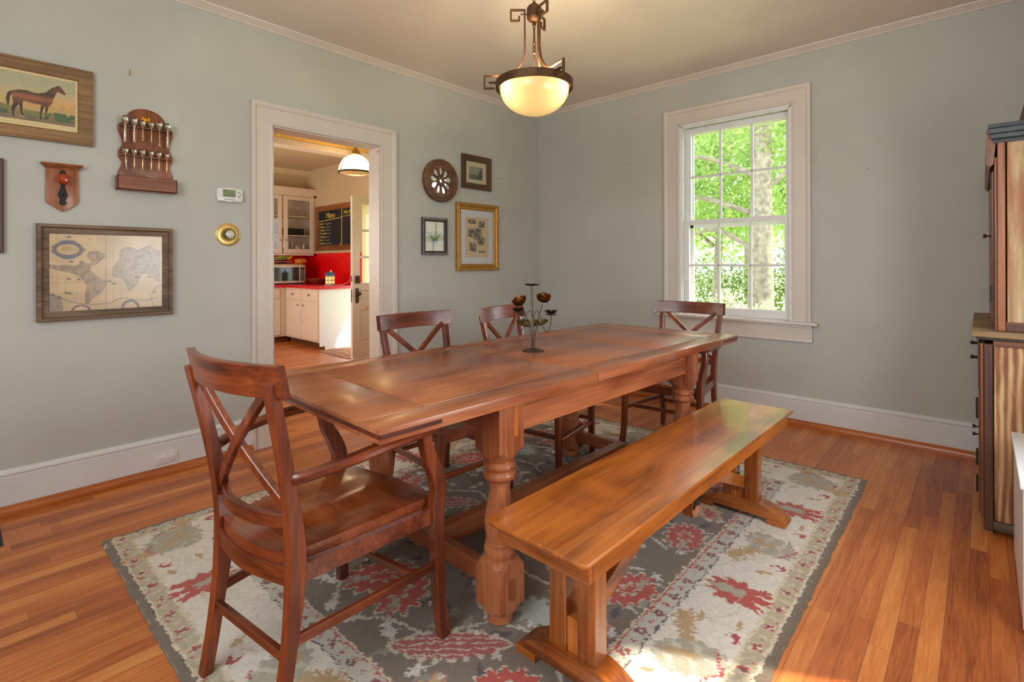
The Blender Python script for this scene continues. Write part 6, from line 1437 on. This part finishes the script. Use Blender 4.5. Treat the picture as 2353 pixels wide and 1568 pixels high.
for y_ in (-1.30, -1.82, -2.34):
    part('drawer', box(B(), -4.40, -4.384, y_, y_+0.46, 0.675, 0.815, 0.004), CABW, t, world=True); d_ = part('door', box(B(), -4.40, -4.384, y_, y_+0.46, 0.118, 0.655, 0.004), CABW, t, world=True); knob_x(d_, -4.386, y_+0.06, 0.60)
t = thing('worktop', 'L-shaped red laminate kitchen worktop with a pale red edge', 'worktop', (-4.3, -0.5, CT-0.04))
b = B(); prism(b, [(KX+0.009, KY-0.009),(KCX+0.028, KY-0.008),(KCX+0.028, KFY-0.030),(-4.372, KFY-0.030),(-4.372, -3.2),(KX+0.009, -3.2)], CT-0.040, CT, fZ, 0.003); part('worktop_slab', b, M_REDC, t, world=True)

# upper glazed cabinet
t = thing('wall_cabinet', 'cream wall cabinet with two glass doors in the kitchen corner', 'cabinet', (-4.83, -0.75, 1.335))
UX, U0, U1, UZ0, UZ1 = -4.668, -1.42, KY-0.002, 1.335, 2.42
part('side', box(B(), KX, UX-0.018, U1-0.018, U1, UZ0, UZ1), CABW, t, world=True); part('side', box(B(), KX, UX-0.018, U0, U0+0.018, UZ0, UZ1), CABW, t, world=True)
part('back', box(B(), KX, KX+0.008, U0, U1, UZ0, UZ1), CABW, t, world=True); part('cabinet_floor', box(B(), KX, UX-0.018, U0, U1, UZ0, UZ0+0.045), CABW, t, world=True); part('cabinet_top', box(B(), KX, UX-0.018, U0, U1, UZ1-0.09, UZ1), CABW, t, world=True)
part('cornice', box(B(), KX, UX+0.014, U0, U1, UZ1-0.012, UZ1+0.006, 0.003), CABW, t, world=True)
part('face_frame', box(B(), UX-0.018, UX, U0, U1, UZ0, UZ0+0.03), CABW, t, world=True)
part('face_frame', box(B(), UX-0.018, UX, U0, U1, UZ1-0.13, UZ1-0.006), CABW, t, world=True); part('face_frame', box(B(), UX-0.018, UX, -0.165, U1, UZ0, UZ1-0.1), CABW, t, world=True)
for z in (1.655, 1.962): part('shelf', box(B(), KX+0.008, UX-0.02, U0+0.018, U1-0.018, z-0.009, z+0.009), CABW, t, world=True)
for ya, yb2 in ((-0.668, -0.170), (-1.190, -0.692)):
    b = B(); z0, z1, sw = 1.368, 2.283, 0.066; box(b, UX, UX+0.018, ya, ya+sw, z0, z1, 0.003); box(b, UX, UX+0.018, yb2-sw, yb2, z0, z1, 0.003); box(b, UX, UX+0.018, ya+sw, yb2-sw, z0, z0+0.07, 0.003); box(b, UX, UX+0.018, ya+sw, yb2-sw, z1-0.06, z1, 0.003)
    d_ = part('door', b, CABW, t, world=True); part('door_glass', box(B(), UX+0.007, UX+0.011, ya+sw-0.005, yb2-sw+0.005, z0+0.065, z1-0.055), glass('cabinet_glass', gloss=0.03), d_, world=True)
    knob_x(d_, UX+0.016, (ya+0.035) if ya > -0.8 else (yb2-0.035), 1.575)
GL = glass('drinking_glass', gloss=0.10)
def wine(y, lab, x=-4.82, k=1.0):
    t = thing('wine_glass', lab, 'glass', (x, y, 1.9715), 0, 'wine glasses in the wall cabinet'); b = B(); lathe(b, [(0,0.034*k),(0.003,0.032*k),(0.005,0.005),(0.075,0.004),(0.085,0.018*k),(0.11,0.034*k),(0.15,0.036*k),(0.175,0.030*k)], 20, Matrix.Translation((x, y, 1.9715)), cap=False); part('bowl_and_stem', b, GL, t, world=True)
wine(-0.585, 'wine glass on the upper shelf, nearest the door handle'); wine(-0.475, 'wine glass on the upper shelf, middle of three', k=1.1); wine(-0.355, 'large wine glass on the upper shelf, right of the others', k=1.25)
def tumbler(y, z, lab, r, h, mat, x=-4.80, grp='jars and tumblers in the wall cabinet', nm='tumbler', cat='glass'):
    b = B(); lathe(b, [(0.0,0.0),(0.0,r*0.85),(0.003,r*0.9),(h,r),(h+0.002,r*0.98),(h,r*0.93),(0.006,r*0.82),(0.006,0.0)], 20, Matrix.Translation((x, y, z))); o = part(nm, b, mat, None, loc=(x, y, z)); props(o, lab, cat, grp)
tumbler(-0.90, 1.9715, 'tall clear tumbler behind the left cabinet door, upper shelf, left', 0.035, 0.16, GL); tumbler(-0.80, 1.9715, 'tall clear tumbler behind the left cabinet door, upper shelf, right', 0.035, 0.15, GL)
tumbler(-0.90, 1.6645, 'blue-grey jar on the middle shelf behind the left cabinet door', 0.06, 0.19, plain('blue_grey_glaze', (92,120,138), 0.3)); tumbler(-0.79, 1.6645, 'dark mug on the middle shelf behind the left cabinet door', 0.032, 0.13, plain('dark_glaze', (44,40,44), 0.3))
tumbler(-0.88, 1.3805, 'grey canister on the bottom shelf behind the left cabinet door', 0.055, 0.17, plain('grey_glaze', (140,140,138), 0.3))
for y, lab, r, h in ((-0.60, 'steel beaker on the bottom cabinet shelf, left of three', 0.026, 0.18), (-0.535, 'steel beaker on the bottom cabinet shelf, middle of three', 0.028, 0.20), (-0.465, 'steel beaker on the bottom cabinet shelf, beside the white jar', 0.026, 0.17)):
    tumbler(y, 1.3805, lab, r, h, M_STEEL, grp='steel beakers in the wall cabinet', nm='steel_beaker', cat='cup')
t = thing('lidded_jar', 'white lidded jar on the bottom shelf of the wall cabinet', 'jar', (-4.78, -0.395, 1.3805)); b = B(); lathe(b, [(0,0.045),(0.006,0.050),(0.09,0.050),(0.095,0.046)], 24, Matrix.Translation((-4.78,-0.395,1.3805))); jb = part('jar_body', b, plain('white_glaze', (216,206,196), 0.2), t, world=True)
b = B(); lathe(b, [(0.095,0.048),(0.105,0.042),(0.115,0.020),(0.125,0.022),(0.135,0.0)], 24, Matrix.Translation((-4.78,-0.395,1.3805))); part('lid', b, plain('white_glaze', (216,206,196), 0.2), t, world=True)
tumbler(-0.275, 1.3805, 'clear glass cup on the bottom cabinet shelf beside the white jar', 0.034, 0.14, GL)
b = B(); box(b, -4.93, -4.74, -0.60, -0.295, 1.6645, 1.775, 0.008); o = part('black_box', b, plain('black_box', (16,16,17), 0.5), None, loc=(-4.83, -0.44, 1.6645)); props(o, 'flat black box on the middle shelf of the wall cabinet', 'box')

# chalkboard
t = thing('chalkboard', 'wood-framed chalkboard menu on the kitchen wall', 'chalkboard', (-4.0, KY, 1.40))
bx0, bx1, bz0, bz1 = -4.655, -3.44, 1.402, 2.128
b = B(); sweep(b, [(bx0+0.085,KY-0.001,bz0+0.095),(bx0+0.085,KY-0.001,bz1-0.075),(bx1-0.085,KY-0.001,bz1-0.075),(bx1-0.085,KY-0.001,bz0+0.095)], [(0,0),(0.012,0),(0.020,-0.01),(0.024,-0.07),(0.018,-0.085),(0,-0.085)], nrm=(0,-1,0), closed=True)
part('frame', b, wood('oak_frame', (104,58,22), (148,92,42), (172,116,62), 'x', 0.5, 0.1), t, world=True)
cv = Canvas(bx1-bx0-0.16, bz1-bz0-0.165, 0.004, (30,30,32)); X, Y = cv.X, cv.Y; cv.c = cv.c*(0.85+0.5*cv.noise(0.08, 3)[..., None]); Wb, Hb = cv.w, cv.h
YL = (222,200,70); WH = (196,196,198)
dvx = -3.842-(bx0+0.08)
cv.line([(dvx, 0.0),(dvx+0.004, Hb)], 0.016, YL); cv.line([(0.01, 0.395),(0.20,0.405),(dvx-0.01, 0.43)], 0.010, YL); cv.line([(dvx+0.02, 0.44),(Wb-0.02, 0.45)], 0.006, YL)
rs = random.Random(5)
for r_ in range(7):
    y = 0.345-r_*0.053; x = 0.185
    ln = rs.uniform(0.14, 0.30); pts = []
    while x < 0.185+ln: pts.append((x, y+rs.uniform(-0.012, 0.014)+0.02*x)); x += rs.uniform(0.006, 0.012)
    cv.line(pts, 0.0055, WH, 0.75)
M2 = lambda x, z: Matrix(((1,0,0,bx0+0.08+x),(0,0,-1,KY-0.0085),(0,1,0,bz0+0.09+z),(0,0,0,1)))
cp_ = canvas_part('slate', cv, lambda x, y, z: np.stack([bx0+0.08+x, np.full_like(x, KY-0.008), bz0+0.09+y], 1), attr_mat('slate', 0.8), t)
YM = plain('yellow_chalk', (226,206,76), 0.9); WM = plain('white_chalk', (206,206,206), 0.9)
text('menu_lettering', 'Menu', 0.125, t, M2(0.235, 0.442), YM, 0.001, 0.35); text('side_lettering', 'We Need', 0.085, t, M2(dvx+0.05, 0.475), YM, 0.001, 0.3)
for k, s_ in enumerate(('Sunday', 'Monday', 'Tuesday', 'Wednesday', 'Thursday', 'Friday', 'Saturday')): text('day_lettering', s_, 0.046, t, M2(0.022, 0.345-k*0.053), YM, 0.001, 0.3)
b = B(); box(b, -3.86, -3.80, KY-0.035, KY-0.020, bz0+0.095, bz0+0.104, 0.002); part('chalk_stick', b, YM, t, world=True)

# microwave and what stands on it
t = thing('microwave', 'silver microwave oven with dark door on the red worktop', 'microwave', (-4.60, -0.66, CT))
mx0, mx1, my0, my1, mz0, mz1 = -4.86, -4.44, -0.965, -0.425, CT+0.012, CT+0.300
MS = plain('microwave_silver', (196,182,168), 0.35, 0.3, noise=0.02)
part('body', box(B(), mx0, mx1, my0, my1, mz0, mz1, 0.006, seg=2), MS, t, world=True)
d_ = part('door', box(B(), mx1, mx1+0.018, my0+0.004, my1-0.102, mz0+0.006, mz1-0.006, 0.005), MS, t, world=True)
part('door_window', box(B(), mx1+0.017, mx1+0.0205, my0+0.022, my1-0.108, mz0+0.042, mz1-0.036, 0.001), plain('smoked_glass', (44,50,48), 0.08, noise=0.02), d_, world=True)
cpn = part('control_panel', box(B(), mx1, mx1+0.018, my1-0.098, my1-0.004, mz0+0.006, mz1-0.006, 0.004), MS, t, world=True)
part('keypad', box(B(), mx1+0.017, mx1+0.020, my1-0.090, my1-0.018, mz0+0.045, mz1-0.036), plain('keypad_black', (40,42,44), 0.3), cpn, world=True)
b = B()
for r_ in range(6):
    for c in range(3): box(b, mx1+0.0195, mx1+0.0215, my1-0.084+c*0.022, my1-0.068+c*0.022, mz0+0.055+r_*0.029, mz0+0.064+r_*0.029)
part('keys', b, plain('key_grey', (176,176,176), 0.4), cpn, world=True)
part('feet', box(B(), mx0+0.03, mx1-0.03, my0+0.03, my1-0.03, CT, mz0+0.001), M_IRON, t, world=True)
b = B(); box(b, -4.80, -4.452, -0.925, -0.455, mz1, mz1+0.016, 0.004); o = part('cutting_board', b, wood('maple_board', (176,120,60), (206,152,84), (224,176,108), 'y', 0.5, 0), None, loc=(-4.62, -0.69, mz1)); props(o, 'wooden cutting board lying on the microwave', 'cutting board')
zb_ = mz1+0.016
t = thing('fruit_stand', 'dark blue and white patterned plate stand on the cutting board', 'plate', (-4.62, -0.72, zb_)); NB = plain('navy_glaze', (34,30,58), 0.25)
Mp = Matrix.Translation((-4.62, -0.72, zb_)) 
b = B(); lathe(b, [(0.0,0.05),(0.004,0.055),(0.010,0.10),(0.030,0.150),(0.034,0.150),(0.016,0.09),(0.012,0.0)], 32, Mp); lo_ = part('lower_plate', b, NB, t, world=True)
b = B(); lathe(b, [(0.012,0.02),(0.052,0.018)], 16, Mp); part('column', b, NB, t, world=True)
b = B(); lathe(b, [(0.050,0.0),(0.050,0.05),(0.062,0.122),(0.066,0.124),(0.056,0.05),(0.055,0.0)], 32, Mp); up_ = part('upper_plate', b, NB, t, world=True)
b = B(); lathe(b, [(0.060,0.1185),(0.0665,0.1255),(0.068,0.124),(0.062,0.117)], 32, Mp, cap=False); part('white_rim', b, plain('white_glaze', (216,206,196), 0.2), up_, world=True)
b = B()
for k in range(11):
    a = -1.1+k*0.22; sphere(b, (-4.62+0.151*cos(a), -0.72+0.151*sin(a), zb_+0.031), 0.009, seg=8)
part('scalloped_dots', b, plain('pale_pink_glaze', (206,168,160), 0.3), lo_, world=True)
b = B(); P = [(-4.60, -0.83+0.24*i/10, zb_+0.084+0.016*sin(pi*i/10)) for i in range(11)]; sweep(b, P, circ_prof(0.030, 14), scales=[0.35+0.72*sin(pi*(0.08+0.84*i/10))**0.6 for i in range(11)]); o = part('papaya', b, plain('green_papaya', (124,132,44), 0.45, noise=0.2), None, loc=(-4.60, -0.71, zb_+0.06)); props(o, 'green-yellow papaya lying on the upper plate', 'fruit')
t = thing('banana', 'bunch of small yellow bananas on the right side of the upper plate', 'fruit', (-4.58, -0.60, zb_+0.066)); YB = plain('banana_yellow', (222,160,38), 0.45, noise=0.15)
for k in range(4):
    a = -0.5+k*0.35; P = crv([(-4.585, -0.590, zb_+0.125), (-4.565-0.01*k, -0.605+0.012*k, zb_+0.100), (-4.560-0.012*k, -0.650+0.022*k, zb_+0.080)], 5); n_ = len(P)
    b = B(); sweep(b, P, circ_prof(0.0135, 9), scales=[0.35+0.75*sin(pi*(0.10+0.80*i/(n_-1)))**0.7 for i in range(n_)]); part('banana_finger', b, YB, t, world=True)
b = B(); tube(b, [(-4.585, -0.590, zb_+0.120), (-4.590, -0.596, zb_+0.150)], 0.005, 8); part('stem', b, plain('banana_stem', (110,84,40), 0.6), t, world=True)
b = B(); P = [(-4.52, -0.545+0.165*i/10, zb_+0.039+0.006*i/10) for i in range(11)]; sweep(b, P, circ_prof(0.040, 16), scales=[0.40+0.64*sin(pi*(0.14+0.72*i/10))**0.55 for i in range(11)]); o = part('squash', b, plain('orange_squash', (204,128,38), 0.4, noise=0.15), None, loc=(-4.52, -0.46, zb_)); props(o, 'orange-yellow squash lying on the right end of the cutting board', 'squash')

# copper bowl with apples, house lantern
t = thing('fruit_bowl', 'shallow red-brown wooden bowl on the red worktop beside the microwave', 'bowl', (-4.215, -0.33, CT)); Mb = Matrix.Translation((-4.215, -0.33, CT))
b = B(); lathe(b, [(0,0.0),(0.0,0.075),(0.008,0.085),(0.050,0.150),(0.082,0.182),(0.086,0.180),(0.055,0.142),(0.016,0.08),(0.012,0.0)], 36, Mb); part('bowl_body', b, wood('bowl_wood', (104,38,18), (152,66,34), (184,96,52), 'x', 0.25, 0.5), t, world=True)
for k, (dx, dy, dz, lab) in enumerate(((0.03,-0.085,0.062,'red apple nearest the microwave in the bowl'), (0.06,-0.01,0.058,'red apple in the front middle of the bowl'), (-0.03,-0.03,0.066,'red apple at the back of the bowl'), (0.02,0.07,0.058,'red apple at the right side of the bowl'))):
    t = thing('apple', lab, 'fruit', (-4.215+dx, -0.33+dy, CT+dz-0.035), 0, 'apples in the bowl'); b = B(); lathe(b, [(0.008,0.0),(0.002,0.012),(0.006,0.026),(0.030,0.037),(0.052,0.034),(0.062,0.018),(0.056,0.0)], 18, Matrix.Translation((-4.215+dx, -0.33+dy, CT+dz-0.035))); part('apple_body', b, plain('apple_red', (176,36,34), 0.3, noise=0.25, nscale=20), t, world=True)
    b = B(); tube(b, [(-4.215+dx, -0.33+dy, CT+dz+0.018), (-4.213+dx, -0.33+dy, CT+dz+0.036)], 0.0016, 6); part('stem', b, plain('apple_stem', (70,48,30), 0.7), t, world=True)
t = thing('house_lantern', 'small ceramic house lantern with a blue roof and glowing windows on the worktop', 'lantern', (-3.66, -0.42, CT))
hx, hy = -3.66, -0.42; HW = plain('lantern_cream', (216,190,164), 0.4); BLR = plain('lantern_blue', (66,110,150), 0.35)
Mh = Matrix.Translation((hx, hy, CT)) @ Matrix.Rotation(rad(28), 4, 'Z')
b = B(); box(b, -0.052, 0.052, -0.045, 0.045, 0.010, 0.142, 0.003, M=Mh); hs = part('house_walls', b, HW, t, world=True)
b = B(); box(b, -0.060, 0.060, -0.053, 0.053, 0.0, 0.012, 0.002, M=Mh); part('base', b, BLR, t, world=True)
b = B(); tt = bmesh.new(); prism(tt, [(-0.060,0.138),(0.060,0.138),(0.064,0.144),(0.0,0.196),(-0.064,0.144)], -0.054, 0.054, lambda a, z, h: (h, a, z)); tt.transform(Mh); join(b, tt); rf = part('roof', b, BLR, t, world=True)
b = B(); box(b, 0.008, 0.026, -0.010, 0.010, 0.170, 0.222, 0.002, M=Mh); part('chimney', b, HW, t, world=True)
gm = bpy.data.materials.new('glowing_window'); gm.use_nodes = True; bs = gm.node_tree.nodes['Principled BSDF']; bs.inputs['Base Color'].default_value = rgba((255,200,90)); bs.inputs['Emission Color'].default_value = rgba((255,190,70)); bs.inputs['Emission Strength'].default_value = 1.6
for a in (-0.024, 0.024):
    for z in (0.045, 0.100):
        b = B(); box(b, a-0.012, a+0.012, -0.0465, -0.0445, z-0.018, z+0.018, M=Mh); part('window', b, gm, hs, world=True)
for a in (-0.020, 0.020):
    for z in (0.045, 0.100):
        b = B(); box(b, 0.0515, 0.0535, a-0.011, a+0.011, z-0.018, z+0.018, M=Mh); part('window', b, gm, hs, world=True)
b = B(); box(b, -0.054, 0.054, -0.047, 0.047, 0.069, 0.074, M=Mh); part('string_course', b, BLR, hs, world=True)
b = B(); tube(b, crv([(hx+0.04, hy+0.05, CT+0.004),(hx+0.14, hy+0.08, CT+0.004),(hx+0.16, hy+0.18, CT+0.03),(hx+0.16, hy+0.29, CT+0.12)], 6), 0.003, 6); part('cord', b, PLW, t, world=True)

# exterior door, standing open into the kitchen
t = thing('door_2', None, None, (-2.35, -0.13, 0)); t['kind'] = 'structure'
dxf, dxb, dy0, dy1 = -2.330, -2.372, -0.832, -0.090; DW = plain('door_white_paint', (224,214,200), 0.38, noise=0.02)
b = B(); st = 0.108
box(b, dxb, dxf, dy0, dy0+st, 0.008, 2.055, 0.002); box(b, dxb, dxf, dy1-st, dy1, 0.008, 2.055, 0.002)
for z0, z1 in ((0.008,0.20),(0.62,0.72),(0.86,0.955),(1.955,2.055)): box(b, dxb, dxf, dy0+st, dy1-st, z0, z1, 0.002)
for z in (1.285, 1.622): box(b, dxb+0.006, dxf-0.006, dy0+st, dy1-st, z-0.014, z+0.014, 0.003)
ym = (dy0+dy1)/2; box(b, dxb+0.006, dxf-0.006, ym-0.012, ym+0.012, 0.955, 1.955, 0.003)
box(b, dxb+0.012, dxf-0.012, dy0+st, dy1-st, 0.20, 0.62); box(b, dxb+0.006, dxf-0.006, dy0+st+0.035, dy1-st-0.035, 0.235, 0.585, 0.006); box(b, dxb+0.012, dxf-0.012, dy0+st, dy1-st, 0.72, 0.86); box(b, dxb+0.006, dxf-0.006, dy0+st+0.03, dy1-st-0.03, 0.745, 0.835, 0.006)
part('door_leaf', b, DW, t, world=True)
b = B(); box(b, -2.353, -2.349, dy0+st, dy1-st, 0.955, 1.955); part('door_glass', b, M_GLASS, t, world=True)
DBZ = plain('dark_hardware', (74,64,54), 0.4, 0.6)
b = B(); box(b, dxf, dxf+0.018, dy0+0.036, dy0+0.100, 0.955, 1.050, 0.004); box(b, dxf+0.018, dxf+0.036, dy0+0.064, dy0+0.072, 0.985, 1.020, 0.002); part('deadbolt', b, DBZ, t, world=True)
b = B(); box(b, dxf, dxf+0.006, dy0+0.042, dy0+0.086, 0.705, 0.890, 0.002); hp = part('lock_plate', b, DBZ, t, world=True)
b = B(); lathe(b, [(0,0.012),(0.02,0.009),(0.03,0.018),(0.042,0.027),(0.052,0.026),(0.060,0.014),(0.062,0.0)], 20, Matrix.Translation((dxf+0.004, dy0+0.066, 0.825)) @ Matrix.Rotation(pi/2, 4, 'Y')); part('door_handle', b, DBZ, t, world=True)
b = B(); lathe(b, [(0,0.012),(0.02,0.009),(0.03,0.018),(0.042,0.027),(0.052,0.026),(0.060,0.014),(0.062,0.0)], 20, Matrix.Translation((dxb-0.004, dy0+0.066, 0.825)) @ Matrix.Rotation(-pi/2, 4, 'Y')); part('door_handle', b, DBZ, t, world=True)
b = B(); box(b, -2.362, -2.340, dy0-0.0015, dy0+0.002, 0.72, 0.88); box(b, -2.362, -2.340, dy0-0.0015, dy0+0.002, 0.975, 1.045); part('edge_plate', b, DBZ, t, world=True)

# kitchen pendant, table corner and rag rug
lx_, ly_ = -1.2, -1.455
t = thing('kitchen_pendant', 'ribbed glass dome pendant lamp hanging in the kitchen', 'lamp', (lx_, ly_, 2.10)); Mk = Matrix.Translation((lx_, ly_, 0))
b = B(); lathe(b, [(2.30,0.0),(2.30,0.055),(2.315,0.056),(2.325,0.040),(2.345,0.036),(2.352,0.024),(2.380,0.012),(2.395,0.004),(KZ-0.02,0.004),(KZ-0.018,0.05),(KZ,0.055)], 24, Mk); part('stem_and_cap', b, M_BRASS, t, world=True)
m = bpy.data.materials.new('ribbed_glass'); m.use_nodes = True; nt = m.node_tree; nt.nodes.clear(); o = N(nt, 'ShaderNodeOutputMaterial'); mx = N(nt, 'ShaderNodeMixShader'); mx.inputs[0].default_value = 0.35
tr = N(nt, 'ShaderNodeBsdfTransparent'); tr.inputs[0].default_value = rgba((255,238,206)); tl = N(nt, 'ShaderNodeBsdfTranslucent'); tl.inputs[0].default_value = rgba((255,232,186)); m2 = N(nt, 'ShaderNodeMixShader'); m2.inputs[0].default_value = 0.08; gg = N(nt, 'ShaderNodeBsdfGlossy'); gg.inputs['Roughness'].default_value = 0.1
nt.links.new(tl.outputs[0], mx.inputs[1]); nt.links.new(tr.outputs[0], mx.inputs[2]); nt.links.new(mx.outputs[0], m2.inputs[1]); nt.links.new(gg.outputs[0], m2.inputs[2]); nt.links.new(m2.outputs[0], o.inputs[0])
tt = bmesh.new(); prof = [(2.118+0.182*sin(a), 0.162*cos(a)**0.85 if a < 1.5 else 0.05) for a in [pi/2*i/14 for i in range(14)]]; lathe(tt, prof, 96, Mk, cap=False)
for v_ in tt.verts:
    a = math.atan2(v_.co.y-ly_, v_.co.x-lx_); k = 1+0.012*cos(a*48); v_.co.x = lx_+(v_.co.x-lx_)*k; v_.co.y = ly_+(v_.co.y-ly_)*k
part('glass_dome', tt, m, t, world=True)
b = B(); lathe(b, [(2.112,0.158),(2.112,0.170),(2.128,0.170),(2.128,0.158),(2.112,0.158)], 48, Mk, cap=False); part('metal_band', b, M_BRONZE, t, world=True)
b = B()
for k in range(3):
    a = 2*pi*k/3+0.6; P = [(lx_+0.168*cos(x)*cos(a), ly_+0.168*cos(x)*sin(a), 2.122+0.186*sin(x)) for x in [1.28*i/8 for i in range(9)]]; bb = B(); sweep(bb, P, rect_prof(0.010, 0.003), nrm=(-sin(a), cos(a), 0)); part('strap', bb, M_BRONZE, t, world=True)
b.free()
gl2 = bpy.data.materials['lit_bulb']; b = B(); sphere(b, (lx_, ly_, 2.20), 0.032, 1, 1, 1.25); part('bulb', b, gl2, t, world=True)
add_light('kitchen_bulb_light', 'POINT', (lx_, ly_, 2.20), 20, (1.0, 0.78, 0.48), shadow_soft_size=0.026)
t = thing('kitchen_table', 'small wooden kitchen table, only a corner of its top showing past the doorway', 'table', (-1.05, -0.90, 0)); KT = wood('beech_wood', (158,98,48), (192,132,74), (212,156,98), 'x', 0.45)
b = B(); prism(b, ell(-1.50, -1.10, 0.05, 0.05, 6, pi, 1.5*pi)+[(-0.60,-1.15),(-0.60,-0.45),(-1.55,-0.45)], 0.705, 0.735, fZ, 0.003); part('table_top', b, KT, t, world=True)
part('apron', box(B(), -1.34, -0.66, -1.09, -1.07, 0.65, 0.705), KT, t, world=True)
for x in (-1.36, -0.68):
    for y in (-1.08, -0.52): b = B(); lathe(b, [(0,0.016),(0.5,0.024),(0.705,0.026)], 14, Matrix.Translation((x, y, 0))); part('leg', b, KT, t, world=True)
t = thing('rag_rug', 'multicoloured woven rag rug on the kitchen floor beside the open door', 'rug', (-2.8, -0.5, 0))
cv = Canvas(0.84, 0.66, 0.006, (170,120,90)); rs = random.Random(9); pal = [(150,96,70),(196,150,110),(120,64,66),(210,180,140),(156,120,96),(214,170,70),(120,110,128),(188,100,80)]
for k in range(70): y = rs.uniform(0, 0.66); x = rs.uniform(-0.3, 0.8); cv.line([(x, y),(x+rs.uniform(0.1,0.5), y+rs.uniform(-.02,.02))], rs.uniform(0.008, 0.03), rs.choice(pal), 0.8)
canvas_part('weave', cv, lambda x, y, z: np.stack([-3.245+x, -0.83+y-0.02*(x > 0.4), 0.006+z], 1), attr_mat('rag_weave', 0.9, 180, 0.4), t, (cv.noise(0.02, 3)-0.5)*0.003)
part('backing', box(B(), -3.24, -2.41, -0.825, -0.175, 0.0005, 0.004), plain('rag_backing', (120,90,70), 0.9), t, world=True)
